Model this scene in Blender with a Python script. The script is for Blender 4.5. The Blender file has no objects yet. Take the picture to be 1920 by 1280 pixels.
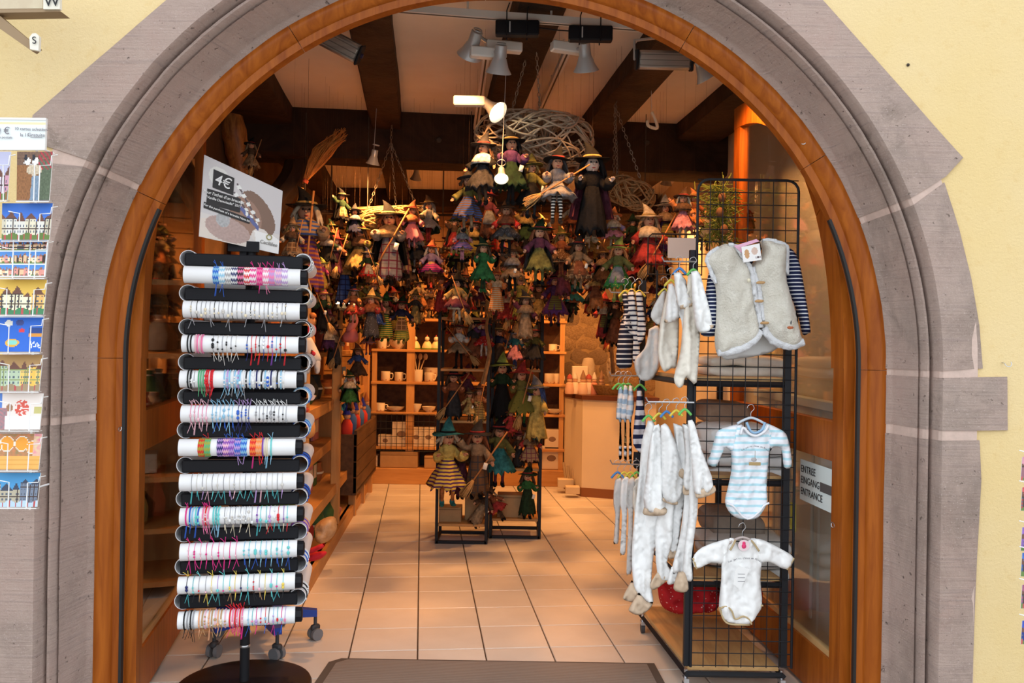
import bpy, bmesh, math, random
import numpy as np
from mathutils import Vector, Matrix, noise
from mathutils.geometry import delaunay_2d_cdt

SC = bpy.context.scene
COL = SC.collection
PI = math.pi
random.seed(7)

# ------------------------------------------------------------------ camera
F, EYE, ROLL, HZ = 1600.0, 1.52, 0.0158, 4.0      # focal length in pixels of the 1920 frame, eye height
cam_d = bpy.data.cameras.new('camera')
cam_d.sensor_width = 36.0
cam_d.lens = F / 1920.0 * 36.0
cam_d.shift_y = HZ / 1920.0
cam_d.clip_start = 0.05
cam_d.clip_end = 200
cam = bpy.data.objects.new('camera', cam_d)
cam.location = (0, 0, EYE)
cam.rotation_euler = (PI / 2, -ROLL, 0)
COL.objects.link(cam)
SC.camera = cam

# ------------------------------------------------------------------ daylight: an even overcast sky
W = bpy.data.worlds.new('overcast_sky')
SC.world = W
W.use_nodes = True
W.node_tree.nodes['Background'].inputs[0].default_value = (0.90, 0.955, 1.0, 1)
W.node_tree.nodes['Background'].inputs[1].default_value = 1.0
SC.view_settings.view_transform = 'Standard'
SC.view_settings.look = 'None'
SC.view_settings.gamma = 1
SC.view_settings.use_curve_mapping = False
SC.view_settings.exposure = 0.98
LAMP_COL = (1.0, 0.44, 0.135)
LAMP_W = 0.62


def at(px, py, d):
    """the point of the place seen at pixel (px, py) of the 1920x1280 frame, d metres into the scene"""
    a, b = px - 960.0, py - 640.0
    c, s = math.cos(ROLL), math.sin(ROLL)
    a0, b0 = a * c + b * s, -a * s + b * c
    return Vector((a0 * d / F, d, EYE - (b0 - HZ) * d / F))


# ------------------------------------------------------------------ materials
MATS = {}


def nd(t, kind, **kw):
    n = t.nodes.new(kind)
    for k, v in kw.items():
        setattr(n, k, v)
    return n


def new_mat(name):
    m = bpy.data.materials.new(name)
    m.use_nodes = True
    t = m.node_tree
    b = t.nodes['Principled BSDF']
    MATS[name] = m
    return m, t, b


def coords(t, kind='Object', scale=(1, 1, 1), rot=(0, 0, 0)):
    tc = nd(t, 'ShaderNodeTexCoord')
    mp = nd(t, 'ShaderNodeMapping')
    mp.inputs['Scale'].default_value = scale
    mp.inputs['Rotation'].default_value = rot
    t.links.new(tc.outputs[kind], mp.inputs['Vector'])
    return mp.outputs[0]


def tex_noise(t, vec, scale, detail=4, rough=.55, dist=0.0):
    n = nd(t, 'ShaderNodeTexNoise')
    n.inputs['Scale'].default_value = scale
    n.inputs['Detail'].default_value = detail
    n.inputs['Roughness'].default_value = rough
    n.inputs['Distortion'].default_value = dist
    t.links.new(vec, n.inputs['Vector'])
    return n.outputs['Fac']


def ramp(t, fac, lo, hi):
    n = nd(t, 'ShaderNodeMapRange')
    n.inputs['From Min'].default_value = lo
    n.inputs['From Max'].default_value = hi
    t.links.new(fac, n.inputs['Value'])
    return n.outputs[0]


def mixc(t, fac, a, b, mode='MIX'):
    n = nd(t, 'ShaderNodeMix', data_type='RGBA', blend_type=mode)
    if isinstance(fac, (int, float)):
        n.inputs['Factor'].default_value = fac
    else:
        t.links.new(fac, n.inputs['Factor'])
    for i, x in ((6, a), (7, b)):
        if isinstance(x, tuple):
            n.inputs[i].default_value = (*x[:3], 1)
        else:
            t.links.new(x, n.inputs[i])
    return n.outputs[2]


def bump(t, b, h, strength=.3, dist=.01):
    n = nd(t, 'ShaderNodeBump')
    n.inputs['Strength'].default_value = strength
    n.inputs['Distance'].default_value = dist
    t.links.new(h, n.inputs['Height'])
    t.links.new(n.outputs[0], b.inputs['Normal'])


def M(name, c1, c2=None, rough=.7, scale=8, lo=.35, hi=.65, stretch=(1, 1, 1), bmp=0.0, bscale=None, bdist=.004,
      metal=0.0, spec=.3, kind='Object', detail=4, dist=0.0):
    """a principled material, two tones mixed by (stretched) noise, with fine relief"""
    if name in MATS:
        return MATS[name]
    m, t, b = new_mat(name)
    b.inputs['Roughness'].default_value = rough
    b.inputs['Metallic'].default_value = metal
    b.inputs['Specular IOR Level'].default_value = spec
    if c2 is None:
        b.inputs['Base Color'].default_value = (*c1, 1)
        if bmp:
            v = coords(t, kind, stretch)
    else:
        v = coords(t, kind, stretch)
        f = ramp(t, tex_noise(t, v, scale, detail, .6, dist), lo, hi)
        t.links.new(mixc(t, f, c1, c2), b.inputs['Base Color'])
    if bmp:
        bump(t, b, tex_noise(t, v, bscale or scale * 3, 6, .65), bmp, bdist)
    return m


def flat(c, rough=.75, name=None):
    name = name or 'paint_%02d_%02d_%02d_%02d' % (*[int(x * 99) for x in c], int(rough * 99))
    return M(name, c, rough=rough)


def pattern_mat(name, c1, c2, kind='stripe', n=10.0, duty=.5, axis='Z', space='Object', rough=.85, c3=None, rot=0.0):
    """woven or printed cloth: stripes, checks, plaid, dots, zigzag"""
    if name in MATS:
        return MATS[name]
    m, t, b = new_mat(name)
    b.inputs['Roughness'].default_value = rough
    b.inputs['Specular IOR Level'].default_value = .2
    v = coords(t, space, (1, 1, 1), (0, 0, rot))
    sp = nd(t, 'ShaderNodeSeparateXYZ')
    t.links.new(v, sp.inputs[0])

    def mth(op, a, bb):
        q = nd(t, 'ShaderNodeMath', operation=op)
        for i, x in ((0, a), (1, bb)):
            if isinstance(x, (int, float)):
                q.inputs[i].default_value = x
            else:
                t.links.new(x, q.inputs[i])
        return q.outputs[0]

    def band(ax, nn, dd):
        return mth('LESS_THAN', mth('FRACT', mth('MULTIPLY', sp.outputs[ax], nn), 0), dd)
    if kind == 'stripe':
        f = band(axis, n, duty)
        col = mixc(t, f, c1, c2)
    elif kind == 'plaid':
        col = mixc(t, band('Z', n, duty), c1, c2)
        col = mixc(t, band('X', n, duty), col, c2)
        col = mixc(t, band('Z', n * 2.3, duty * .4), col, c3 or c2)
    elif kind == 'check':
        f = mth('ABSOLUTE', mth('SUBTRACT', band('X', n, .5), band('Z', n, .5)), 0)
        col = mixc(t, f, c1, c2)
    elif kind == 'dots':
        vo = nd(t, 'ShaderNodeTexVoronoi')
        vo.inputs['Scale'].default_value = n
        t.links.new(v, vo.inputs['Vector'])
        col = mixc(t, mth('LESS_THAN', vo.outputs['Distance'], duty), c1, c2)
    else:                                               # zigzag along the angle round a tube (UV: x along, y around)
        z = mth('PINGPONG', mth('MULTIPLY', sp.outputs['X'], n), .5)
        f = mth('LESS_THAN', mth('FRACT', mth('ADD', z, mth('MULTIPLY', sp.outputs['Y'], 9.0)), 0), duty)
        col = mixc(t, f, c1, c2)
    t.links.new(col, b.inputs['Base Color'])
    bump(t, b, tex_noise(t, v, 60, 3), .15, .003)
    return m


def attr_mat():
    if 'printed_card' in MATS:
        return MATS['printed_card']
    m, t, b = new_mat('printed_card')
    a = nd(t, 'ShaderNodeAttribute', attribute_name='Col')
    t.links.new(a.outputs['Color'], b.inputs['Base Color'])
    b.inputs['Roughness'].default_value = .45
    b.inputs['Specular IOR Level'].default_value = .3
    return m


def glow(name, col, strength):
    if name in MATS:
        return MATS[name]
    m, t, b = new_mat(name)
    b.inputs['Base Color'].default_value = (*col, 1)
    b.inputs['Emission Color'].default_value = (*col, 1)
    b.inputs['Emission Strength'].default_value = strength
    return m


def glass_mat():
    m, t, b = new_mat('window_glass')
    t.nodes.remove(b)
    out = t.nodes['Material Output']
    tr = nd(t, 'ShaderNodeBsdfTransparent')
    tr.inputs[0].default_value = (.955, .975, .97, 1)
    gl = nd(t, 'ShaderNodeBsdfGlossy')
    gl.inputs['Roughness'].default_value = 0.02
    lw = nd(t, 'ShaderNodeLayerWeight')
    lw.inputs['Blend'].default_value = .5
    pw = nd(t, 'ShaderNodeMath', operation='POWER')
    pw.inputs[1].default_value = 4.0
    t.links.new(lw.outputs['Facing'], pw.inputs[0])
    fr = nd(t, 'ShaderNodeMapRange')
    fr.inputs['To Min'].default_value = .07
    t.links.new(pw.outputs[0], fr.inputs['Value'])
    mx = nd(t, 'ShaderNodeMixShader')
    t.links.new(fr.outputs[0], mx.inputs[0])
    t.links.new(tr.outputs[0], mx.inputs[1])
    t.links.new(gl.outputs[0], mx.inputs[2])
    t.links.new(mx.outputs[0], out.inputs['Surface'])
    return m


# ------------------------------------------------------------------ geometry
class G:
    """collects shapes, then links them as ONE mesh object"""
    def __init__(s):
        s.v, s.f, s.m, s.uv = [], [], [], None

    def add(s, vs, fs, mi=0):
        o = len(s.v)
        s.v += [tuple(x) for x in vs]
        s.f += [tuple(i + o for i in f) for f in fs]
        s.m += [mi] * len(fs)
        return s

    def box(s, c, size, rz=0.0, mi=0, mat=None, bev=0.0):
        x, y, z = [q / 2 for q in size]
        R = mat or Matrix.Rotation(rz, 3, 'Z')
        c = Vector(c)
        if not bev:
            P = [(-x, -y, -z), (x, -y, -z), (x, y, -z), (-x, y, -z), (-x, -y, z), (x, -y, z), (x, y, z), (-x, y, z)]
            fs = [(0, 3, 2, 1), (4, 5, 6, 7), (0, 1, 5, 4), (1, 2, 6, 5), (2, 3, 7, 6), (3, 0, 4, 7)]
        else:
            e = min(bev, x * .95, y * .95, z * .95)
            P = []
            for sx in (-1, 1):
                for sy in (-1, 1):
                    for sz in (-1, 1):
                        P += [(sx * (x - e), sy * (y - e), sz * z), (sx * (x - e), sy * y, sz * (z - e)), (sx * x, sy * (y - e), sz * (z - e))]
            bm = bmesh.new()
            for p in P:
                bm.verts.new(p)
            r = bmesh.ops.convex_hull(bm, input=bm.verts)
            bm.verts.index_update()
            P = [v.co.copy() for v in bm.verts]
            fs = [tuple(v.index for v in f.verts) for f in bm.faces]
            bm.free()
        return s.add([c + R @ Vector(p) for p in P], fs, mi)

    def cyl(s, p0, p1, r0, r1=None, n=10, caps=True, mi=0):
        return s.tube([p0, p1], [r0, r0 if r1 is None else r1], n, caps, mi)

    def tube(s, path, r, n=8, caps=True, mi=0, closed=False):
        path = [Vector(p) for p in path]
        k = len(path)
        rs = [r] * k if isinstance(r, (int, float)) else list(r)
        vs, fs = [], []
        up = None
        for i, p in enumerate(path):
            if closed:
                tg = path[(i + 1) % k] - path[i - 1]
            else:
                tg = path[min(i + 1, k - 1)] - path[max(i - 1, 0)]
            tg = tg.normalized() if tg.length > 1e-9 else Vector((0, 0, 1))
            if up is None:
                up = Vector((0, 0, 1)) if abs(tg.z) < .9 else Vector((1, 0, 0))
            a = tg.cross(up)
            a = a.normalized() if a.length > 1e-6 else Vector((1, 0, 0))
            up = a.cross(tg).normalized()
            for j in range(n):
                q = 2 * PI * j / n
                vs.append(p + (a * math.cos(q) + up * math.sin(q)) * rs[i])
        for i in range(k if closed else k - 1):
            for j in range(n):
                i2, j2 = (i + 1) % k, (j + 1) % n
                fs.append((i * n + j, i * n + j2, i2 * n + j2, i2 * n + j))
        if caps and not closed:
            fs.append(tuple(range(n - 1, -1, -1)))
            fs.append(tuple((k - 1) * n + j for j in range(n)))
        return s.add(vs, fs, mi)

    def lathe(s, prof, n=16, c=(0, 0, 0), wave=None, mi=0, cap0=False, cap1=False, arc=(0, 2 * PI)):
        """prof: (radius, z); wave(i, angle) -> radius factor"""
        c = Vector(c)
        vs, fs = [], []
        full = arc[1] - arc[0] > 6.28
        m = n if full else n + 1
        for i, (r, z) in enumerate(prof):
            for j in range(m):
                q = arc[0] + (arc[1] - arc[0]) * j / n
                w = wave(i, q) if wave else 1
                vs.append(c + Vector((r * w * math.cos(q), r * w * math.sin(q), z)))
        for i in range(len(prof) - 1):
            for j in range(n):
                j2 = (j + 1) % m
                fs.append((i * m + j, i * m + j2, (i + 1) * m + j2, (i + 1) * m + j))
        if cap0:
            fs.append(tuple(range(m - 1, -1, -1)))
        if cap1:
            fs.append(tuple((len(prof) - 1) * m + j for j in range(m)))
        return s.add(vs, fs, mi)

    def ball(s, c, r, nu=10, nv=7, mi=0, sc=(1, 1, 1)):
        c = Vector(c)
        pr = [(math.sin(PI * i / nv), -math.cos(PI * i / nv)) for i in range(nv + 1)]
        vs, fs = [], []
        for i, (q, z) in enumerate(pr):
            for j in range(nu):
                an = 2 * PI * j / nu
                vs.append(c + Vector((q * math.cos(an) * r * sc[0], q * math.sin(an) * r * sc[1], z * r * sc[2])))
        for i in range(nv):
            for j in range(nu):
                j2 = (j + 1) % nu
                if i == 0:
                    fs.append((j, nu + j2, nu + j))
                elif i == nv - 1:
                    fs.append((i * nu + j, i * nu + j2, (i + 1) * nu + j))
                else:
                    fs.append((i * nu + j, i * nu + j2, (i + 1) * nu + j2, (i + 1) * nu + j))
        return s.add(vs, fs, mi)

    def prism(s, pts, vec, mi=0):
        """a flat polygon of 3-D points extruded by vec"""
        vec = Vector(vec)
        k = len(pts)
        vs = [Vector(p) for p in pts] + [Vector(p) + vec for p in pts]
        fs = [tuple(range(k)), tuple(range(2 * k - 1, k - 1, -1))]
        fs += [(i, k + i, k + (i + 1) % k, (i + 1) % k) for i in range(k)]
        return s.add(vs, fs, mi)

    def xform(s, m):
        s.v = [tuple(m @ Vector(p)) for p in s.v]
        return s

    def mesh(s, name, mats=None, smooth=False, fix=True):
        me = bpy.data.meshes.new(name)
        me.from_pydata(s.v, [], s.f)
        if fix:
            bm = bmesh.new()
            bm.from_mesh(me)
            bmesh.ops.recalc_face_normals(bm, faces=bm.faces)
            bm.to_mesh(me)
            bm.free()
        for q in (mats if isinstance(mats, (list, tuple)) else [mats]):
            me.materials.append(q)
        if max(s.m, default=0) > 0:
            me.polygons.foreach_set('material_index', s.m)
        if s.uv:
            ul = me.uv_layers.new(name='UVMap')
            for lp in me.loops:
                ul.data[lp.index].uv = s.uv[lp.vertex_index]
        if smooth:
            me.shade_smooth()
            if smooth != 'all':
                me.set_sharp_from_angle(angle=math.radians(40))
        return me

    def build(s, name, mat, parent=None, smooth=False, loc=None, rz=None):
        return link(name, s.mesh(name, mat, smooth), parent, loc, rz)


def link(name, me, parent=None, loc=None, rz=None, mat=None, mx=None):
    o = bpy.data.objects.new(name, me)
    COL.objects.link(o)
    if parent is not None:
        o.parent = parent
    if mx is not None:
        o.matrix_local = mx
    else:
        if loc is not None:
            o.location = loc
        if rz is not None:
            o.rotation_euler.z = rz
    if mat is not None:
        o.material_slots[0].link = 'OBJECT'
        o.material_slots[0].material = mat
    return o


LABELS = {}


def tag(o, label, cat, group=None, kind=None):
    o['label'] = label
    o['category'] = cat
    if group:
        o['group'] = group
    if kind:
        o['kind'] = kind
    LABELS.setdefault(label, []).append(o)
    return o


def thing(name, label, cat, loc=(0, 0, 0), rz=0.0, group=None):
    o = bpy.data.objects.new(name, None)
    o.empty_display_size = .05
    COL.objects.link(o)
    o.location = loc
    o.rotation_euler.z = rz
    return tag(o, label, cat, group)


def struct(o, label=None):
    o['kind'] = 'structure'
    if label:
        o['label'] = label
    return o


def root(name, loc=(0, 0, 0)):
    o = bpy.data.objects.new(name, None)
    COL.objects.link(o)
    o.location = loc
    return o


def rel(parent, g):
    """shift a shape built in place into its parent's own frame"""
    return g.xform(parent.matrix_basis.inverted())


def bez(pts, n=8):
    """smooth path through points (Catmull-Rom)"""
    P = [Vector(p) for p in pts]
    P = [P[0] * 2 - P[1]] + P + [P[-1] * 2 - P[-2]]
    out = []
    for i in range(1, len(P) - 2):
        for k in range(n):
            u = k / n
            a, b, c, d = P[i - 1:i + 3]
            out.append(.5 * ((2 * b) + (c - a) * u + (2 * a - 5 * b + 4 * c - d) * u * u + (3 * b - a - 3 * c + d) * u ** 3))
    out.append(P[-2])
    return out


def cloth(name, outline, d, mat, parent=None, th=.02, w=None, step=7.0, fold=0.0, ffreq=(.05, .01), seed=0, dk=0.0, smooth_out=True, rough_amp=0.0, off=0.0, wr=0.0):
    """a soft padded piece of cloth with the given silhouette (frame pixels), hung at distance d, with folds and thickness"""
    if smooth_out:
        q = [Vector((x, y, 0)) for x, y in outline]
        q = bez(q + [q[0]], 3)[:-1]
        outline = [(p.x, p.y) for p in q]
    bd = []
    k = len(outline)
    for i in range(k):
        a, b = Vector(outline[i]), Vector(outline[(i + 1) % k])
        m = max(1, int((b - a).length / step))
        for j in range(m):
            bd.append(a + (b - a) * j / m)
    nb = len(bd)
    B = np.array([(p.x, p.y) for p in bd])
    B2 = np.roll(B, -1, axis=0)
    x0, y0 = B.min(0)
    x1, y1 = B.max(0)
    rnd = random.Random(seed)
    pts = []
    yy = y0 + step * .5
    row = 0
    while yy < y1:
        xx = x0 + (step * .5 if row % 2 else step)
        while xx < x1:
            c = (B[:, 1] > yy) != (B2[:, 1] > yy)
            xi = B[c, 0] + (yy - B[c, 1]) / (B2[c, 1] - B[c, 1]) * (B2[c, 0] - B[c, 0])
            if (xi > xx).sum() % 2:
                pts.append((xx, yy))
            xx += step
        yy += step * .87
        row += 1
    if pts:
        Pn = np.array(pts)
        ab = B2 - B
        L2 = (ab ** 2).sum(1) + 1e-9
        tt = np.clip(((Pn[:, None, :] - B[None]) * ab[None]).sum(2) / L2[None], 0, 1)
        ds = np.sqrt((((B[None] + tt[..., None] * ab[None]) - Pn[:, None, :]) ** 2).sum(2)).min(1)
        keep = ds > step * .4
        Pn, ds = Pn[keep], ds[keep]
    else:
        Pn, ds = np.zeros((0, 2)), np.zeros(0)
    V2 = [Vector(p) for p in bd] + [Vector((float(p[0]), float(p[1]))) for p in Pn]
    res = delaunay_2d_cdt(V2, [], [list(range(nb))], 1, 1e-5)
    VV, FF, org = res[0], res[2], res[3]
    if w is None:
        w = max(6.0, (ds.max() if len(ds) else 6) * .9)
    dist = np.zeros(len(VV))
    for i, o in enumerate(org):
        o = [q for q in o if q >= nb]
        if o and o[0] - nb < len(ds):
            dist[i] = ds[o[0] - nb]
    cx, cy = (x0 + x1) / 2, (y0 + y1) / 2
    vf, vb, uv = [], [], []
    for i, p in enumerate(VV):
        h = th * math.sqrt(max(0.0, 1 - (1 - min(dist[i], w) / w) ** 2))
        pos = at(p.x, p.y, d) + Vector((0, dk * (p.x - cx) * d / F, 0))
        fo = 0.0
        if fold:
            fo = fold * (noise.noise(Vector((p.x * ffreq[0], p.y * ffreq[1], seed * 3.7))) + .35 * noise.noise(Vector((p.x * ffreq[0] * 2.7, p.y * ffreq[1] * 2.7, seed * 1.3 + 9))))
            fo *= min(1.0, dist[i] / 8.0) if dist[i] else 0
        if wr and dist[i] > 0:
            fo += wr * abs(noise.noise(Vector((p.x * .10 + p.y * .06, p.y * .07 - p.x * .04, seed + 4)))) * min(1.0, dist[i] / 6.0)
        if rough_amp and dist[i] > 0:
            fo += rough_amp * noise.noise(Vector((p.x * .33, p.y * .33, seed)))
        vf.append(pos + Vector((0, -h + fo - off, 0)))
        vb.append(pos + Vector((0, h * .8 + fo - off, 0)))
        uv.append(((p.x - cx) * d / F, (cy - p.y) * d / F))
    n = len(vf)
    isb = [dist[i] == 0 for i in range(n)]
    idx = [i if isb[i] else n + i for i in range(n)]
    g = G()
    fs = [tuple(f) for f in FF]
    fs += [tuple(idx[i] for i in reversed(f)) for f in FF]
    vs = vf + vb
    used = sorted({i for f in fs for i in f})
    mp = {q: i for i, q in enumerate(used)}
    g.add([vs[q] for q in used], [tuple(mp[i] for i in f) for f in fs])
    uvs = uv + uv
    g.uv = [uvs[q] for q in used]
    if parent is not None:
        rel(parent, g)
    return g.build(name, mat, parent, 'all')


FONT_CACHE = {}


def text(name, body, size, mat, mx, parent=None, th=.0006, align='CENTER', shear=0.0, bold=0.0):
    cu = bpy.data.curves.new(name, 'FONT')
    cu.body = body
    cu.size = size
    cu.align_x = align
    cu.align_y = 'CENTER'
    cu.extrude = th
    cu.shear = shear
    cu.offset = bold
    cu.resolution_u = 3
    o = bpy.data.objects.new(name, cu)
    COL.objects.link(o)
    dg = bpy.context.evaluated_depsgraph_get()
    me = bpy.data.meshes.new_from_object(o.evaluated_get(dg))
    bpy.data.objects.remove(o)
    me.materials.clear()
    me.materials.append(mat)
    me.transform(mx)
    if parent is not None:
        me.transform(parent.matrix_basis.inverted())
    return link(name, me, parent)


def frame_mx(o, x, y):
    """matrix whose local x and y axes run along the given directions at point o (normal = x cross y)"""
    x = Vector(x).normalized()
    z = x.cross(Vector(y)).normalized()
    y = z.cross(x)
    return Matrix(((x.x, y.x, z.x, o[0]), (x.y, y.y, z.y, o[1]), (x.z, y.z, z.z, o[2]), (0, 0, 0, 1)))


def printed(name, c, nx, ny, fn, parent=None, th=.0015, bend=0.0):
    """a thin card (corners c: lower left, lower right, upper right, upper left) with a printed picture fn(u, v)->rgb"""
    c = [Vector(p) for p in c]
    nrm = (c[1] - c[0]).cross(c[3] - c[0]).normalized()
    g = G()
    vs, fs, cols = [], [], []
    for j in range(ny + 1):
        for i in range(nx + 1):
            u, v = i / nx, j / ny
            p = (c[0] * (1 - u) + c[1] * u) * (1 - v) + (c[3] * (1 - u) + c[2] * u) * v
            vs.append(p + nrm * bend * math.sin(PI * u))
    for j in range(ny):
        for i in range(nx):
            a = j * (nx + 1) + i
            fs.append((a, a + 1, a + nx + 2, a + nx + 1))
            cols.append(fn((i + .5) / nx, (j + .5) / ny))
    m = len(vs)
    ring = list(range(nx + 1)) + [j * (nx + 1) + nx for j in range(1, ny + 1)] + [ny * (nx + 1) + i for i in range(nx - 1, -1, -1)] + [j * (nx + 1) for j in range(ny - 1, 0, -1)]
    vs += [vs[q] - nrm * th for q in ring]
    k = len(ring)
    for i in range(k):
        fs.append((ring[i], m + i, m + (i + 1) % k, ring[(i + 1) % k]))
        cols.append((.85, .85, .85))
    fs.append(tuple(m + i for i in reversed(range(k))))
    cols.append((.85, .85, .85))
    g.add(vs, fs)
    if parent is not None:
        rel(parent, g)
    me = g.mesh(name, attr_mat(), fix=False)
    at_ = me.color_attributes.new('Col', 'FLOAT_COLOR', 'CORNER')
    for p in me.polygons:
        for li in p.loop_indices:
            at_.data[li].color = (*cols[p.index], 1)
    return link(name, me, parent)
# ================================================================== the setting
stone_m = None


def make_stone():
    m, t, b = new_mat('pink_sandstone')
    v = coords(t, 'Object', (1, 1, 1))
    big = ramp(t, tex_noise(t, v, 2.2, 5, .6), .38, .62)
    base = mixc(t, big, (.55, .395, .342), (.465, .362, .315))
    mid = ramp(t, tex_noise(t, v, 9, 6, .7), .40, .72)
    base = mixc(t, mid, base, (.58, .44, .38))
    dark = ramp(t, tex_noise(t, v, 4.3, 6, .7, .6), .60, .78)
    base = mixc(t, dark, base, (.24, .185, .15))
    pit = ramp(t, tex_noise(t, v, 42, 3, .6), .66, .74)
    base = mixc(t, pit, base, (.20, .15, .13))
    st2 = ramp(t, tex_noise(t, v, 1.1, 7, .75, .4), .50, .66)
    base = mixc(t, st2, base, mixc(t, .5, base, (.21, .16, .13)))
    v2 = coords(t, 'Object', (4, 4, 130))
    ln = tex_noise(t, v2, 1.0, 2, .4)
    base = mixc(t, ramp(t, ln, .56, .80), base, (.44, .335, .30))
    sp = ramp(t, tex_noise(t, v, 150, 2, .5), .62, .75)
    base = mixc(t, sp, base, (.60, .48, .44))
    t.links.new(base, b.inputs['Base Color'])
    b.inputs['Roughness'].default_value = .93
    b.inputs['Specular IOR Level'].default_value = .15
    h = mixc(t, .30, tex_noise(t, v, 45, 8, .8), ln)
    h = mixc(t, pit, h, (0, 0, 0))
    bump(t, b, h, .9, .018)
    return m


stone_m = make_stone()
mortar_m = M('pinkish_mortar', (.60, .45, .39), (.53, .40, .345), rough=.95, scale=30, bmp=.4, bscale=80)


def make_plaster():
    m, t, b = new_mat('yellow_render')
    v = coords(t, 'Object')
    base = mixc(t, ramp(t, tex_noise(t, v, 1.6, 4, .6), .35, .7), (.76, .575, .285), (.78, .61, .345))
    base = mixc(t, ramp(t, tex_noise(t, v, 26, 6, .7), .55, .8), base, (.72, .52, .245))
    t.links.new(base, b.inputs['Base Color'])
    b.inputs['Roughness'].default_value = .95
    b.inputs['Specular IOR Level'].default_value = .1
    bump(t, b, tex_noise(t, v, 85, 6, .7), .55, .008)
    return m


plaster_m = make_plaster()
wood_door = M('varnished_orange_wood', (.40, .108, .012), (.25, .056, .006), rough=.36, scale=2.2, lo=.35, hi=.68, stretch=(9, 9, .8), bmp=.05, bscale=6, spec=.18, dist=1.2)
seal_m = flat((.02, .018, .018), .5, 'dark_seal')
beam_m = M('dark_oak_beam', (.050, .024, .012), (.020, .010, .006), rough=.75, scale=2.5, stretch=(1, 1, 1), bmp=.5, bscale=14, bdist=.02, dist=2)
ceil_m = M('cream_ceiling_plaster', (.80, .74, .66), (.72, .66, .58), rough=.95, scale=2, bmp=.15, bscale=40)
wall_m = M('cream_wall_plaster', (.72, .62, .46), (.64, .54, .40), rough=.95, scale=2, bmp=.15, bscale=40)
tile_m = M('beige_floor_tile', (.70, .615, .53), (.60, .52, .44), rough=.36, scale=5, lo=.3, hi=.75, bmp=.04, bscale=30, spec=.4, kind='Object')
grout_m = M('dark_grout', (.07, .05, .035), (.10, .07, .05), rough=.95, scale=20)
pine_m = M('pine_board', (.56, .285, .095), (.42, .185, .055), rough=.5, scale=1.6, stretch=(1, 9, 9), lo=.3, hi=.7, bmp=.05, bscale=5, dist=1.0)
pine_y = M('pine_board_lengthways', (.56, .285, .095), (.42, .185, .055), rough=.5, scale=1.6, stretch=(9, 1, 9), lo=.3, hi=.7, bmp=.05, bscale=5, dist=1.0)
pine_z = M('pine_post', (.56, .30, .11), (.43, .20, .065), rough=.5, scale=1.6, stretch=(9, 9, 1), lo=.3, hi=.7, bmp=.05, bscale=5, dist=1.0)
dark_board = M('dark_stained_board', (.13, .065, .028), (.07, .035, .016), rough=.55, scale=2, stretch=(9, 1, 9), bmp=.1, bscale=8)
black_metal = M('black_metal', (.014, .014, .017), rough=.5, spec=.2)
black_plastic = M('black_plastic', (.010, .010, .013), rough=.55, spec=.18)
white_wire = M('white_wire', (.86, .86, .87), rough=.4)
steel_m = M('steel_wire', (.55, .55, .57), rough=.3, metal=.9)
iron_m = M('old_iron', (.10, .085, .07), (.06, .05, .04), rough=.6, scale=30, metal=.6)
white_paint = M('white_enamel', (.72, .70, .67), rough=.4)
grey_lamp = M('grey_lamp_metal', (.50, .49, .49), rough=.35, metal=.3)
cardboard = M('brown_cardboard', (.42, .25, .12), (.36, .21, .10), rough=.85, scale=10, bmp=.1)
white_pl = M('white_plastic_tube', (.83, .83, .85), rough=.45)
paper_m = flat((.86, .86, .86), .6, 'white_paper')
ink_m = flat((.02, .02, .025), .6, 'black_ink')
GLASS = glass_mat()

# arch geometry, facade faces the camera square on
DW = 3.38                                         # front of the wooden frame
AC = at(922, 682, DW)
XC, ZC = AC.x, AC.z
RW = 735.0 / F * DW


def arch_pt(kind, t, r, d):
    """kind 'L'/'R' straight jamb (t = height), 'A' arc (t = degrees from the right)"""
    if kind == 'L':
        return Vector((XC - r, d, t))
    if kind == 'R':
        return Vector((XC + r, d, t))
    q = math.radians(t)
    return Vector((XC + r * math.cos(q), d, ZC + r * math.sin(q)))


DF = 3.118                                        # face of the stone surround
PROF = [(RW - .03, 3.50), (RW - .012, 3.385), (1.574, 3.362), (1.5785, 3.352), (1.604, 3.200), (1.606, 3.218), (1.612, 3.218), (1.615, 3.184), (1.622, 3.168), (1.630, 3.168), (1.636, 3.182), (1.638, 3.205), (1.645, 3.205), (1.648, 3.130), (1.656, DF)]


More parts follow.
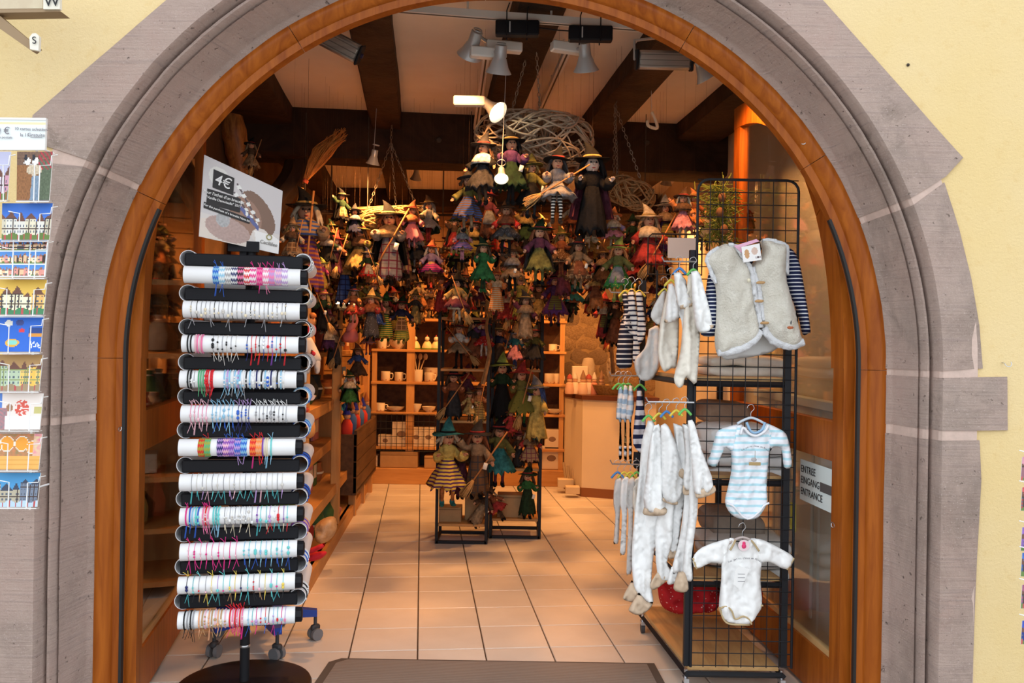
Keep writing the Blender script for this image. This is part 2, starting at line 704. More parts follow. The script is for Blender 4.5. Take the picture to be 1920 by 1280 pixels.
def stone(kind, t0, t1, outer, parent, n=10, gap=.0065, name='stone', mat=None, inset=0.0, seed=0):
    """one block of the surround: moulded inner profile swept along the arch, face out to its own outline"""
    g = G()
    K = len(PROF) + 4
    ts = [t0 + (t1 - t0) * i / n for i in range(n + 1)]
    ob = [Vector(p) for p in outer]
    L = [0.0]
    for a, b in zip(ob, ob[1:]):
        L.append(L[-1] + (b - a).length)
    for i, tt in enumerate(ts):
        e = i / n
        s_ = e * L[-1]
        k = max(j for j in range(len(L) - 1) if L[j] <= s_ + 1e-9) if len(L) > 1 else 0
        u = (s_ - L[k]) / max(1e-9, L[k + 1] - L[k])
        o = ob[k].lerp(ob[k + 1], u)
        # snap the sample nearest to each corner onto it
        for j in range(1, len(L) - 1):
            if abs(s_ - L[j]) <= L[-1] / n * .5:
                o = ob[j].copy()
        row = []
        for (r, d) in PROF:
            p = arch_pt(kind, tt, r + inset, d + inset)
            w = .004 * noise.noise(Vector((p.x * 7, p.z * 7, seed + r * 9)))
            p.y += w
            p.x += .6 * w
            row.append(p)
        inn = row[-1]
        mid = inn.lerp(o, .5)
        for q in (mid, o):
            q.y = DF + inset + .004 * noise.noise(Vector((q.x * 5, q.z * 5, seed)))
        row += [mid, o + Vector((0, .004, 0)), o + Vector((0, .06, 0)), arch_pt(kind, tt, RW + .06, 3.49)]
        g.v += [tuple(p) for p in row]
    # pull the two ends in a little so that a joint stays open
    for end, nb in ((0, 1), (n, n - 1)):
        for k in range(K):
            a, b = Vector(g.v[end * K + k]), Vector(g.v[nb * K + k])
            dv = b - a
            g.v[end * K + k] = tuple(a + dv.normalized() * min(gap, dv.length * .4) if dv.length > 1e-6 else a)
    for i in range(n):
        for k in range(K):
            k2 = (k + 1) % K
            g.f.append((i * K + k, i * K + k2, (i + 1) * K + k2, (i + 1) * K + k))
    g.f.append(tuple(range(K)))
    g.f.append(tuple(n * K + k for k in reversed(range(K))))
    g.m = [0] * len(g.f)
    me = g.mesh(name, mat or stone_m, 'sharp')
    return link(name, me, parent)


def fp(px, py):
    p = at(px, py, DF)
    return Vector((p.x, DF, p.z))


def zf(px, py):
    return at(px, py, DF).z


surround = struct(root('trim_1'), 'grey pink sandstone surround of the arched shop entrance')
zl1, zl2, zl3 = zf(130, 797), zf(130, 787), zf(130, 664)
zr1, zr2, zr3 = zf(1720, 822), zf(1720, 812), zf(1720, 702)
stone('L', -.05, zl1, [fp(-40, 1330), fp(-40, 900), fp(-20, 800)], surround, 8, seed=1)
stone('L', zl2 - .004, zl3, [fp(-60, 787), fp(-60, 664)], surround, 4, seed=2)
stone('L', zl3 + .006, ZC, [fp(-10, 660), fp(-8, 648)], surround, 2, gap=0, seed=3) if zl3 + .02 < ZC else None
stone('A', 180.0, 154.6, [fp(-10, 655), fp(10, 590), fp(35, 470), fp(72, 300)], surround, 12, seed=3)
stone('A', 154.1, 97, [fp(75, 272), fp(38, 234), fp(60, 215), fp(310, 0), fp(560, -215), fp(800, -330)], surround, 30, seed=4)
stone('A', 96.8, 83.2, [fp(806, -330), fp(1040, -330)], surround, 4, seed=5)
stone('A', 83, 22.4, [fp(1046, -330), fp(1290, -290), fp(1545, 0), fp(1807, 295), fp(1772, 333)], surround, 30, seed=6)
stone('A', 21.9, 0.0, [fp(1771, 338), fp(1800, 430), fp(1822, 520), fp(1838, 610), fp(1845, 694)], surround, 12, seed=7)
stone('R', zr3 - .004, zr2 + .004, [fp(1890, 703), fp(1891, 810)], surround, 4, seed=8)
stone('R', zr1, -.05, [fp(1838, 822), fp(1841, 900), fp(1833, 1050), fp(1822, 1330)], surround, 10, seed=9)
mo = G()
for kind, a, b in (('L', -.05, ZC), ('A', 180, 0), ('R', ZC, -.05)):
    n = 60 if kind == 'A' else 4
    prof = [(r + .002, d + .0035) for r, d in PROF] + [(1.785, DF + .0045), (1.785, 3.2)]
    vs = [arch_pt(kind, a + (b - a) * i / n, r, d) for i in range(n + 1) for r, d in prof]
    K = len(prof)
    mo.add(vs, [(i * K + k, i * K + k + 1, (i + 1) * K + k + 1, (i + 1) * K + k) for i in range(n) for k in range(K - 1)])
mo.build('mortar', mortar_m, surround)

# front wall: a thick plate with the arch cut out
wall = G()
ring = [(XC - 1.70, 0.0)] + [(XC - 1.70, ZC)] + [(XC + 1.70 * math.cos(q), ZC + 1.70 * math.sin(q)) for q in [PI - PI * i / 40 for i in range(1, 40)]] + [(XC + 1.70, ZC), (XC + 1.70, 0.0)]
out = []
for x, z in ring:
    if z <= ZC + .01:
        out.append((-7 if x < XC else 7, z))
    else:
        q = math.atan2(z - ZC, x - XC)
        k = min(7 / max(1e-6, abs(math.cos(q))), 5.5 / max(1e-6, math.sin(q)))
        out.append((XC + math.cos(q) * k, ZC + math.sin(q) * k))
n = len(ring)
for d in (3.13, 3.52):
    wall.v += [(x, d, z) for x, z in ring] + [(x, d, z) for x, z in out]
for i in range(n - 1):
    wall.f.append((i, i + 1, n + i + 1, n + i))
    wall.f.append((2 * n + i, 3 * n + i, 3 * n + i + 1, 2 * n + i + 1))
    wall.f.append((i, 2 * n + i, 2 * n + i + 1, i + 1))
wall.m = [0] * len(wall.f)
struct(wall.build('wall_front', plaster_m), 'pale yellow rendered shop front')

# street paving
pave = G()
struct(pave.box((0, -3.2, -.06), (30, 13.0, .10)).build('floor_street', M('grey_paving', (.36, .34, .31), (.28, .26, .24), rough=.9, scale=3, bmp=.3)), 'grey street paving before the shop')

# interior: plan axes of the tiled floor
UX, UY = Vector((.9945, .1051, 0)), Vector((-.1051, .9945, 0))
RZ = math.atan2(.1051, .9945)
WL = [(-1.98, 3.5), (-2.16, 9.9)]
WR = [(1.62, 3.5), (1.66, 9.9)]
CZ = 3.22
fl = G()
fl.prism([(-2.6, 3.3, -.012), (2.3, 3.3, -.012), (2.3, 10.2, -.012), (-2.6, 10.2, -.012)], (0, 0, -.1))
floor = struct(fl.build('floor', grout_m), 'beige tiled shop floor with dark joints')
T = .33
tg = G()
tg.box((0, 0, -.008), (T - .007, T - .007, .016), bev=.0025)
tile_mes = []
for k in range(4):
    tile_mes.append(tg.mesh('tile', M('beige_floor_tile_%d' % k, [(.70, .635, .57), (.68, .62, .56), (.72, .66, .60), (.665, .60, .54)][k], [(.62, .555, .495), (.63, .565, .505), (.64, .575, .51), (.59, .525, .46)][k], rough=.34, scale=4.5, lo=.3, hi=.75, bmp=.04, bscale=30, spec=.4)))
o0 = at(783, 1218, 1600 * 1.52 / (1218 - 641.2))
for i in range(-8, 10):
    for j in range(-3, 19):
        p = o0 + UX * (T * (i + .5)) + UY * (T * (j + .5))
        if -2.25 < p.x < 1.9 and 3.48 < p.y < 10.0:
            link('tile', random.choice(tile_mes), floor, (p.x, p.y, 0), RZ + random.choice((0, PI / 2, PI, -PI / 2)))
struct(G().box((-.1, 3.40, -.02), (3.3, .2, .05)).build('trim_2', M('sandstone_sill', (.36, .29, .26), (.28, .23, .21), rough=.9, scale=8, bmp=.3)), 'worn sandstone threshold')

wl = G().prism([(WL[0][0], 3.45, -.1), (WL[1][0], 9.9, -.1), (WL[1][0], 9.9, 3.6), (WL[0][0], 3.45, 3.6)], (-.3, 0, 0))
struct(wl.build('wall_left', M('darkened_plaster', (.16, .085, .04), (.09, .048, .022), rough=.95, scale=3, bmp=.2)), 'shaded plaster wall behind the left shelving')  # shade behind the left door is put into this dark plaster colour
wr = G().prism([(WR[0][0], 3.45, -.1), (WR[1][0], 9.9, -.1), (WR[1][0], 9.9, 3.6), (WR[0][0], 3.45, 3.6)], (.3, 0, 0))
struct(wr.build('wall_right', wall_m), 'cream plaster wall seen through the glass door')
# back wall: backing, pine boards on the left two thirds, rough stones at the right
wb = struct(G().box((-.2, 9.95, 1.6), (4.6, .2, 3.9)).build('wall_back', M('lime_mortar', (.36, .24, .13), (.28, .18, .09), rough=.95, scale=12, bmp=.5)), 'pine boarded and rubble stone back wall')
for k in range(19):
    z = .08 + k * .168
    link('plank', G().box((0, 0, 0), (2.72, .022, .163), bev=.006).mesh('plank', pine_m, True) if k == 0 else plank_me, wb, (-.83 + random.uniform(-.01, .01), 9.83, z))
    if k == 0:
        plank_me = wb.children[0].data
rub = M('rubble_stone', (.40, .27, .15), (.26, .16, .085), rough=.95, scale=6, bmp=.6, bscale=25, bdist=.02)
rub2 = M('rubble_stone_dark', (.28, .19, .12), (.20, .13, .08), rough=.95, scale=6, bmp=.6, bscale=25, bdist=.02)
rub_me = []
for k in range(6):
    g = G().ball((0, 0, 0), 1, 9, 6)
    rr = random.Random(k)
    g.v = [tuple(Vector(p) * (1 + .38 * noise.noise(Vector(p) * 1.7 + Vector((k * 7, 0, 0))))) for p in g.v]
    rub_me.append(g.mesh('stone', rub if k % 3 else rub2, 'all'))
z = .05
while z < 3.0:
    h = random.uniform(.10, .17)
    x = .56 + random.uniform(0, .1)
    while x < 1.66:
        w = random.uniform(.14, .28)
        mx = Matrix.Translation((x + w / 2, 9.86, z + h / 2)) @ Matrix.Rotation(random.uniform(-.12, .12), 4, 'Y') @ Matrix.Diagonal((w * .60, .022, h * .62, 1))
        link('stone', random.choice(rub_me), wb, mx=mx)
        x += w
    z += h
struct(G().box((-.2, 6.7, CZ + .08), (5.2, 6.7, .16)).build('ceiling', ceil_m), 'cream plaster ceiling between dark beams')


def beam(name, p0, p1, w, h, label, seed=0, mat=None):
    """a rough hewn timber: wobbly rectangular section; p0, p1 on the axis of its underside"""
    p0, p1 = Vector(p0), Vector(p1)
    ax = (p1 - p0).normalized()
    side = ax.cross(Vector((0, 0, 1))).normalized()
    up = side.cross(ax)
    g = G()
    n = 16
    sec = [(-.5, .06), (-.44, 0), (.44, 0), (.5, .06), (.5, 1), (-.5, 1)]
    for i in range(n + 1):
        c = p0.lerp(p1, i / n)
        for k, (a, b) in enumerate(sec):
            nz = noise.noise(Vector((i * .45, k * 1.7, seed)))
            nz2 = noise.noise(Vector((i * .45 + 50, k * 1.7, seed)))
            g.v.append(tuple(c + side * (a * w + nz * .012) + up * (b * h + nz2 * .010)))
    K = len(sec)
    for i in range(n):
        for k in range(K):
            g.f.append((i * K + k, i * K + (k + 1) % K, (i + 1) * K + (k + 1) % K, (i + 1) * K + k))
    g.f += [tuple(range(K)), tuple(n * K + k for k in reversed(range(K)))]
    g.m = [0] * len(g.f)
    return struct(g.build(name, mat or beam_m, None, True), label)


# joists: run into depth along the floor axis; pixel x where each crosses the main beam at y about 210
def joist(name, pxa, pxb, d, label, seed, far=9.85):
    a, b = at(pxa, 215, d), at(pxb, 215, d)
    c, w = (a + b) / 2, (b - a).length
    s = -.1056
    y0, y1 = 3.5, far
    beam(name, (c.x + s * (y0 - d), y0, CZ - .13), (c.x + s * (y1 - d), y1, CZ - .13), w * .98, .2, label, seed)


joist('trim_3', 425, 552, 6.3, 'dark oak joist at the far left of the ceiling', 1)
joist('trim_4', 697, 753, 6.3, 'dark oak joist left of the spotlight track', 2)
joist('trim_5', 905, 965, 6.3, 'dark oak joist behind the white spotlights', 3)
joist('trim_6', 1095, 1160, 6.3, 'dark oak joist carrying the hook of the small wicker ring', 4)
joist('trim_7', 1285, 1375, 6.3, 'dark oak joist beside the right wall', 5)
bl, br = at(462, 300, 6.35), at(1362, 352, 6.75)
beam('trim_8', (bl.x - .05, bl.y, at(462, 296, 6.35).z), (br.x + .05, br.y, at(1362, 338, 6.75).z), .34, .40, 'massive dark oak beam across the shop', 6)
beam('trim_9', (-2.1, 9.6, at(800, 395, 9.6).z), (1.6, 9.7, at(1100, 395, 9.7).z), .3, .28, 'dark oak beam along the back wall', 7)
for k, (px, y) in enumerate(((645, 262), (823, 263), (1213, 268))):
    dd = 6.35 + .4 * (px - 462) / 900 - .185
    g = G()
    p = at(px, y, dd)
    g.lathe([(.018, 0), (.022, .008), (.015, .014), (0.001, .014)], 10)
    g.xform(Matrix.Translation(p) @ Matrix.Rotation(PI / 2, 4, 'X'))
    tag(g.build('beam_bolt', iron_m), ['round iron bolt head on the beam near the straw broom', 'round iron bolt head on the beam left of the white lamp track', 'round iron bolt head on the beam at the right'][k], 'bolt', 'bolt heads in the beam')
# leaning natural post at the left under the beam, and wood cladding
g = G()
pp = [at(430, 170, 6.0), at(436, 235, 6.0), at(448, 300, 6.05), at(455, 420, 6.1), at(450, 700, 6.1)]
pp.append(Vector((pp[-1].x, pp[-1].y, 0)))
g.tube(bez(pp, 6), [.085 + .03 * noise.noise(Vector((i * .35, 3, 1))) for i in range(31)], 12)
struct(g.build('trim_10', M('knotty_post', (.50, .22, .06), (.22, .085, .022), rough=.45, scale=2.5, stretch=(6, 6, 1.2), bmp=.3, bscale=8, dist=3, spec=.4), None, True), 'knotty round wooden post beside the big beam')
g = G()
g.tube(bez([at(560, 300, 6.45), at(548, 335, 6.45), at(505, 400, 6.4), at(490, 480, 6.4)], 5), .10, 8)
struct(g.build('trim_11', beam_m, None, True), 'dark curved brace under the beam')

# ------------------------------------------------------------------ wooden arch frame and door leaves
frame = struct(root('trim_12'), 'varnished orange wooden arch frame')
FP = [(RW + .012, DW + .02), (RW + .012, DW - .004), (RW - .004, DW - .012), (RW - .022, DW - .010), (RW - .040, DW + .004), (RW - .050, DW + .012), (RW - .054, DW + .026), (RW - .068, DW + .028), (RW - .082, DW + .030), (RW - .084, DW + .075), (RW + .012, DW + .075)]


def sweep_frame(kind, a, b, n, prof, name, mat, parent):
    g = G()
    K = len(prof)
    for i in range(n + 1):
        for r, d in prof:
            g.v.append(tuple(arch_pt(kind, a + (b - a) * i / n, r, d)))
    for i in range(n):
        for k in range(K):
            g.f.append((i * K + k, i * K + (k + 1) % K, (i + 1) * K + (k + 1) % K, (i + 1) * K + k))
    g.f += [tuple(range(K)), tuple(n * K + k for k in reversed(range(K)))]
    g.m = [0] * len(g.f)
    return g.build(name, mat, parent, True)


sweep_frame('L', 0, ZC - .002, 3, FP, 'frame_segment', wood_door, frame)
for a, b in ((180, 155), (154.9, 122), (121.9, 92), (91.9, 60), (59.9, 33), (32.9, 0)):
    sweep_frame('A', a, b, 14, FP, 'frame_segment', wood_door, frame)
sweep_frame('R', 0, ZC - .002, 3, FP, 'frame_segment', wood_door, frame)
SP = [(RW - .080, DW + .026), (RW - .090, DW + .028), (RW - .090, DW + .05), (RW - .080, DW + .05)]
sweep_frame('L', 0, ZC, 2, SP, 'seal', seal_m, frame)
sweep_frame('R', 0, ZC, 2, SP, 'seal', seal_m, frame)
sweep_frame('A', 180, 156, 12, SP, 'seal', seal_m, frame)
sweep_frame('A', 24, 0, 12, SP, 'seal', seal_m, frame)


def door_leaf(name, hx, fx, label, mid=True):
    """half of an arched double door, swung into the shop; hinge at hx, free edge at fx"""
    WD = 1.45
    h, f = Vector((hx, 3.47, 0)), Vector((fx, 3.47 + 1.44, 0))
    ax = (f - h).normalized()
    nn = Vector((ax.y, -ax.x, 0)) * .024
    r = struct(root(name), label)

    def P(s, z, o=0.0):
        return h + ax * s + Vector((0, 0, z)) + nn * o

    def piece(nm, poly, th=1.0, mat=wood_door):
        g = G()
        k = len(poly)
        g.v = [tuple(P(s, z, -th)) for s, z in poly] + [tuple(P(s, z, th)) for s, z in poly]
        g.f = [tuple(range(k)), tuple(range(2 * k - 1, k - 1, -1))] + [(i, (i + 1) % k, k + (i + 1) % k, k + i) for i in range(k)]
        g.m = [0] * len(g.f)
        return g.build(nm, mat, r)
    ZS = ZC
    sw = .10
    piece('hinge_stile', [(0, .02), (sw, .02), (sw, ZS), (0, ZS)])
    top_free = ZS + math.sqrt(1.45 ** 2 - .0)
    piece('meeting_stile', [(WD - sw, .02), (WD, .02), (WD, ZS + 1.45), (WD - sw, ZS + math.sqrt(1.45 ** 2 - sw ** 2))])
    # curved top rail, three joined segments
    for a0, a1 in ((90, 62), (61.8, 30), (29.8, 0)):
        an = [math.radians(a0 + (a1 - a0) * i / 10) for i in range(11)]
        # the rail between outer and inner radius, s measured from the hinge
        outer = [(WD - 1.45 * math.cos(PI / 2 - q) if False else WD - 1.45 * math.cos(q), ZS + 1.45 * math.sin(q)) for q in an]
        inner = [(WD - 1.33 * math.cos(q), ZS + 1.33 * math.sin(q)) for q in reversed(an)]
        piece('top_rail', outer + inner, 1.06)
    piece('bottom_rail', [(sw, .02), (WD - sw, .02), (WD - sw, .22), (sw, .22)], .98)
    piece('bottom_bead', [(sw, .22), (WD - sw, .22), (WD - sw, .245), (sw, .245)], .5, M('pale_wood_bead', (.55, .33, .14), rough=.4))
    piece('middle_rail', [(sw, 1.05), (WD - sw, 1.05), (WD - sw, 1.215), (sw, 1.215)], .98)
    piece('pane', [(sw - .01, .24), (WD - sw + .01, .24), (WD - sw + .01, 1.06), (sw - .01, 1.06)], .12, GLASS)
    an = [PI / 2 * i / 16 for i in range(17)]
    arc = [(WD - 1.34 * math.cos(q), ZS + 1.34 * math.sin(q)) for q in an if WD - 1.34 * math.cos(q) < WD - sw]
    piece('pane', [(sw - .01, 1.205), (WD - sw + .01, 1.205), (WD - sw + .01, ZS + 1.33)] + list(reversed(arc)), .12, GLASS)
    g = G()
    g.box(P(WD - .05, 1.08, 1.3), (.03, .03, .16))
    hd = G().tube(bez([P(WD - .05, 1.1, 1.0), P(WD - .05, 1.1, 2.6), P(WD - .12, 1.1, 2.7)], 5), .010, 8)
    hd.build('handle', steel_m, r, True)
    return r, P


door_l, PL = door_leaf('door_1', XC - RW + .098, -1.80, 'glazed arched door leaf opened inward at the left')
door_r, PR = door_leaf('door_2', XC + RW - .098, 1.285, 'glazed arched door leaf opened inward at the right')

# pale panelling low on the right wall, seen through the door glass
pan = struct(root('trim_13'), 'pale grey green panelling on the right wall behind the glass door')
pale_p = M('pale_grey_paint', (.76, .80, .78), (.70, .74, .72), rough=.6, scale=3)
for k in range(5):
    G().box((1.57, 3.72 + .36 * k, .62), (.05, .345, 1.20), bev=.01).build('panel', pale_p, pan)
    G().box((1.54, 3.72 + .36 * k, .62), (.02, .22, .95), bev=.008).build('raised_field', pale_p, pan)
G().box((1.56, 4.45, 1.24), (.07, 1.84, .04)).build('cap_rail', pale_p, pan)
# ================================================================== things at the entrance
# ---- floor mat
mg = G()
ml, mr, mt, mb = at(622, 1238, 4.09), at(1228, 1238, 4.05), 4.07, 3.50
poly = [(ml.x - .02, mb, 0), (mr.x + .02, mb, 0), (mr.x, mt, 0), (ml.x + .05, mt, 0), (ml.x, mt - .05, 0)]
mat_t = thing('door_mat', 'brown ribbed rubber backed door mat inside the threshold', 'mat', ((ml.x + mr.x) / 2, 3.8, .001))
border = M('mat_rubber', (.10, .075, .06), rough=.85)
rel(mat_t, mg.prism([(x, y, .0) for x, y, z in poly], (0, 0, .008))).build('border', border, mat_t)
cen = Vector(((ml.x + mr.x) / 2, (mt + mb) / 2, 0))
carpet, tt_, bb_ = new_mat('mat_carpet')
v = coords(tt_, 'Object')
wv = nd(tt_, 'ShaderNodeTexWave', wave_type='BANDS', bands_direction='Y')
wv.inputs['Scale'].default_value = 40
wv.inputs['Distortion'].default_value = 1.0
tt_.links.new(v, wv.inputs['Vector'])
tt_.links.new(mixc(tt_, wv.outputs['Fac'], (.17, .13, .105), (.30, .24, .20)), bb_.inputs['Base Color'])
bb_.inputs['Roughness'].default_value = .95
bump(tt_, bb_, wv.outputs['Fac'], .6, .005)
rel(mat_t, G().prism([(cen.x + (x - cen.x) * .95, cen.y + (y - cen.y) * .92, .008) for x, y, z in poly], (0, 0, .004))).build('carpet', carpet, mat_t)

# ---- bracelet stand
ST = Vector((at(458, 1280, 3.75).x, 3.75, 0))
SYAW = math.radians(10)
stand = thing('bracelet_stand', 'tall black rotating stand of white tubes hung with cord bracelets', 'display stand', ST, SYAW)
g = G()
g.lathe([(.0, .024), (.10, .022), (.26, .016), (.285, .010), (.29, 0.0), (.0, 0.0)], 40)
g.build('base', M('dark_brown_base', (.018, .012, .010), rough=.35), stand, True)
ztop = at(458, 470, 3.75).z
G().cyl((0, 0, .02), (0, 0, ztop), .021, n=16).build('pole', black_metal, stand, True)
G().lathe([(.022, 0), (.0235, .002), (.0235, .010), (.022, .012)], 16, (0, 0, .17)).build('ring', steel_m, stand, True)
TUBE_Y = [518, 582, 645, 710, 774, 836, 900, 962, 1027, 1088, 1152]
TUBE_ZF = [at(430, y, 3.55).z for y in TUBE_Y]
TR, TL = .035, .46
g = G()
ring_o, ring_i = TR, TR - .0022
g.lathe([(ring_i, -TL / 2), (ring_o, -TL / 2), (ring_o, TL / 2), (ring_i, TL / 2), (ring_i, -TL / 2)], 28)
g.xform(Matrix.Rotation(PI / 2, 4, 'Y'))
tube_me = g.mesh('tube', white_pl, True)
tube_side = g.xform(Matrix.Rotation(PI / 2, 4, 'Z')).mesh('tube', white_pl, True)
bar_me = G().box((0, 0, 0), (.47, .018, .052), bev=.004).mesh('bar', black_plastic)
plug_me = G().lathe([(0, -.02), (TR - .004, -.02), (TR - .004, .014), (TR - .012, .018), (0, .018)], 8).xform(Matrix.Rotation(PI / 2, 4, 'Y')).mesh('end_plug', black_plastic)
arm_me = G().box((0, 0, 0), (.03, .40, .04), bev=.004).mesh('arm', black_plastic)
sideplate_me = G().box((0, 0, 0), (.018, .36, .045), bev=.004).mesh('arm', black_plastic)
FY = -.238
XO = [(0, 0), (0, 0), (-.003, 0), (-.009, .01), (-.002, -.01), (-.009, .0), (-.003, .03), (0, .03), (.003, .05), (-.003, .04), (-.001, .05)]
TUBES = []
for k, z in enumerate(TUBE_ZF):
    dx, dy = XO[k]
    TUBES.append(link('tube', tube_me, stand, mx=Matrix.Translation((dx, FY, z)) @ Matrix.Rotation(dy * .8, 4, 'Z')))
    link('tube', tube_me, stand, (0, -FY, z))
    link('end_plug', plug_me, stand, (TL / 2 + dx + .012, FY + dy * .18, z))
    link('arm', arm_me, stand, (0, 0, z - .01))
    zs = z + .068 - .0035 * (k > 5)
    for s_ in (-1, 1):
        link('tube', tube_side, stand, (s_ * .235 + (.012 if s_ < 0 else 0), .03, zs))
        link('bar', bar_me, stand, (0, s_ * .205 + .005, zs - .004))
# bracelets
RNDB = random.Random(11)
tor = {}


def torus(R, r, n=20, m=6):
    g = G()
    g.tube([(0, R * math.cos(2 * PI * i / n), R * math.sin(2 * PI * i / n)) for i in range(n)], r, m, closed=True)
    return g


cord_me = torus(TR + .0012, .0013).mesh('bracelet', ink_m, 'all')
thick_me = torus(TR + .002, .0031).mesh('bracelet', ink_m, 'all')


def band_mesh(w):
    g = G()
    n, R = 28, TR + .0012
    vs, fs, uv = [], [], []
    for (x, r) in ((-w / 2, R - .001), (-w / 2, R + .0014), (w / 2, R + .0014), (w / 2, R - .001)):
        for j in range(n + 1):
            q = 2 * PI * j / n
            vs.append((x, r * math.cos(q), r * math.sin(q)))
            uv.append((x, j / n))
    for i in range(4):
        for j in range(n):
            a, b = i, (i + 1) % 4
            fs.append((a * (n + 1) + j, a * (n + 1) + j + 1, b * (n + 1) + j + 1, b * (n + 1) + j))
    g.add(vs, fs)
    g.uv = uv
    return g.mesh('bracelet', ink_m)


band_me = band_mesh(.0235)
bead_me = [G().ball((0, 0, 0), .0042, 8, 5).mesh('bead', ink_m, 'all'), G().box((0, 0, 0), (.006, .006, .006), bev=.0012).mesh('bead', ink_m), G().ball((0, 0, 0), .006, 8, 5, sc=(1, .5, 1.2)).mesh('bead', ink_m, 'all')]
tail_me = []
for k in range(7):
    rr = random.Random(k + 40)
    g = G()
    for s_ in (-1, 1):
        L = rr.uniform(.022, .055)
        e = rr.uniform(-.012, .012)
        g2 = [(s_ * .001, -.012, -TR), (s_ * .002 + e * .3, -.014, -TR - L * .4), (s_ * .004 + e, -.012 + rr.uniform(-.005, .004), -TR - L)]
        g.tube(bez(g2, 4), .0011, 5)
    tail_me.append(g.mesh('thread', ink_m, 'all'))
tail_up = []
for k in range(4):
    rr = random.Random(k + 80)
    g = G()
    for s_ in (-1, 1):
        e = rr.uniform(-.02, .01)
        g.tube(bez([(s_ * .001, 0, TR), (s_ * .002 + e * .4, -.006, TR + .012), (s_ * .004 + e, -.010, TR + rr.uniform(.016, .028))], 4), .0012, 5)
    tail_up.append(g.mesh('thread', ink_m, 'all'))
BC = {'light blue': (.28, .55, .75), 'blue': (.03, .12, .55), 'navy': (.015, .02, .12), 'pink': (.85, .22, .40), 'pale pink': (.85, .50, .58), 'magenta': (.75, .03, .25), 'red': (.70, .02, .03),
      'lilac': (.50, .32, .65), 'purple': (.22, .06, .40), 'teal': (.08, .45, .48), 'turquoise': (.15, .62, .62), 'green': (.10, .42, .20), 'olive': (.38, .36, .05), 'orange': (.90, .25, .06),
      'peach': (.80, .40, .22), 'tan': (.50, .30, .14), 'yellow': (.85, .65, .12), 'white': (.85, .85, .85), 'grey': (.35, .35, .37), 'black': (.015, .015, .017), 'cream': (.78, .68, .50), 'clear': (.65, .62, .58)}
BR = {}
ORD = ['topmost', 'second', 'third', 'fourth', 'fifth', 'sixth', 'seventh', 'eighth', 'ninth', 'tenth', 'lowest']


def bracelet(k, f, kind, col, bead=None, tail=None, up=None, side=None, pat=None, what=None):
    z = TUBE_ZF[k]
    if side is None:
        dx, dy = XO[k]
        x = dx + (f - .5) * TL
        mxs = Matrix.Translation((x, FY + (x - dx) * dy * .8, z)) @ Matrix.Rotation(RNDB.uniform(-.05, .05), 4, 'Z') @ Matrix.Rotation(RNDB.uniform(-.15, .15), 4, 'X')
        where = f'on the {ORD[k]} tube'
    else:
        mxs = Matrix.Translation((.235, (f - .5) * TL + .03, z + .068 - .0035 * (k > 5))) @ Matrix.Rotation(PI / 2, 4, 'Z')
        where = f'on {ORD[k]} right side tube'
    me = {'cord': cord_me, 'thick': thick_me, 'band': band_me}[kind]
    m = pat or flat(BC[col], .6)
    noun = {'cord': f'thin {col} bracelet', 'thick': f'thick {col} bracelet', 'band': f'wide woven {what or col} bracelet'}[kind]
    if bead:
        noun += f' with {bead} beads'
    o = link('bracelet', me, None, mat=m, mx=stand.matrix_basis @ mxs)
    tag(o, f'{noun} {where}', 'bracelet', f'cord bracelets {where}')
    BR.setdefault(f'{noun} {where}', []).append((f, o))
    if bead:
        bm = flat(BC[bead], .35)
        bme = RNDB.choice(bead_me)
        for q in range(RNDB.choice((1, 2, 3))):
            a = -PI / 2 - .45 + q * .32 + RNDB.uniform(-.2, .3)
            link('bead', bme, o, (0, (TR + .003) * math.sin(a), (TR + .003) * math.cos(a)), mat=bm)
    if tail:
        link('thread', RNDB.choice(tail_me), o, mat=flat(BC[tail], .6))
    if up:
        link('thread', RNDB.choice(tail_up), o, mat=flat(BC[up], .6))


def run(k, f0, f1, n, kind, cols, beads=(None,), tails=(None,), ups=(None,), side=None):
    for i in range(n):
        f = f0 + (f1 - f0) * (i + .5) / n + RNDB.uniform(-.004, .004)
        bracelet(k, f, kind, cols[i % len(cols)], beads[i % len(beads)], tails[i % len(tails)], ups[i % len(ups)], side)


def zig(n, c1, c2):
    return pattern_mat('woven_' + n.replace(' ', '_'), BC[c1], BC[c2], 'zigzag', 150, .5, space='UV')


def bands(k, spec):
    for f, c1, c2, tl, upc in spec:
        bracelet(k, f, 'band', c1, None, tl, upc, None, zig(f'{c1}_{c2}', c1, c2), f'{c1} and {c2}')


bands(0, [(.275, 'light blue', 'blue', 'blue', 'blue'), (.325, 'light blue', 'white', 'blue', 'blue'), (.38, 'grey', 'white', None, None), (.43, 'navy', 'white', None, None),
          (.485, 'black', 'pink', None, None), (.54, 'red', 'white', None, None), (.59, 'magenta', 'white', None, 'magenta'), (.645, 'pink', 'magenta', 'magenta', 'pink'), (.70, 'pink', 'white', 'pink', 'magenta'),
          (.755, 'pink', 'lilac', None, 'magenta'), (.81, 'lilac', 'pale pink', None, 'lilac'), (.865, 'lilac', 'white', None, 'lilac')])
run(1, .06, .90, 22, 'cord', ('grey', 'black', 'grey', 'grey'), ('cream', 'clear', 'cream'), ('grey', None, None, None))
run(2, .04, .10, 2, 'thick', ('black',))
run(2, .11, .19, 4, 'thick', ('pale pink', 'pink'))
run(2, .25, .48, 6, 'cord', ('grey', 'clear'), ('black',), ('clear',))
run(2, .54, .90, 10, 'cord', ('navy', 'red', 'red', 'black', 'blue', 'red', 'magenta', 'light blue'), ('blue', 'red', 'red', 'black', 'white', 'red'), ('navy', 'red', 'red', 'red', 'navy', 'red', 'purple', 'light blue'))
run(3, .06, .10, 2, 'thick', ('black',), ('black',))
run(3, .10, .14, 2, 'cord', ('grey',), ('white',))
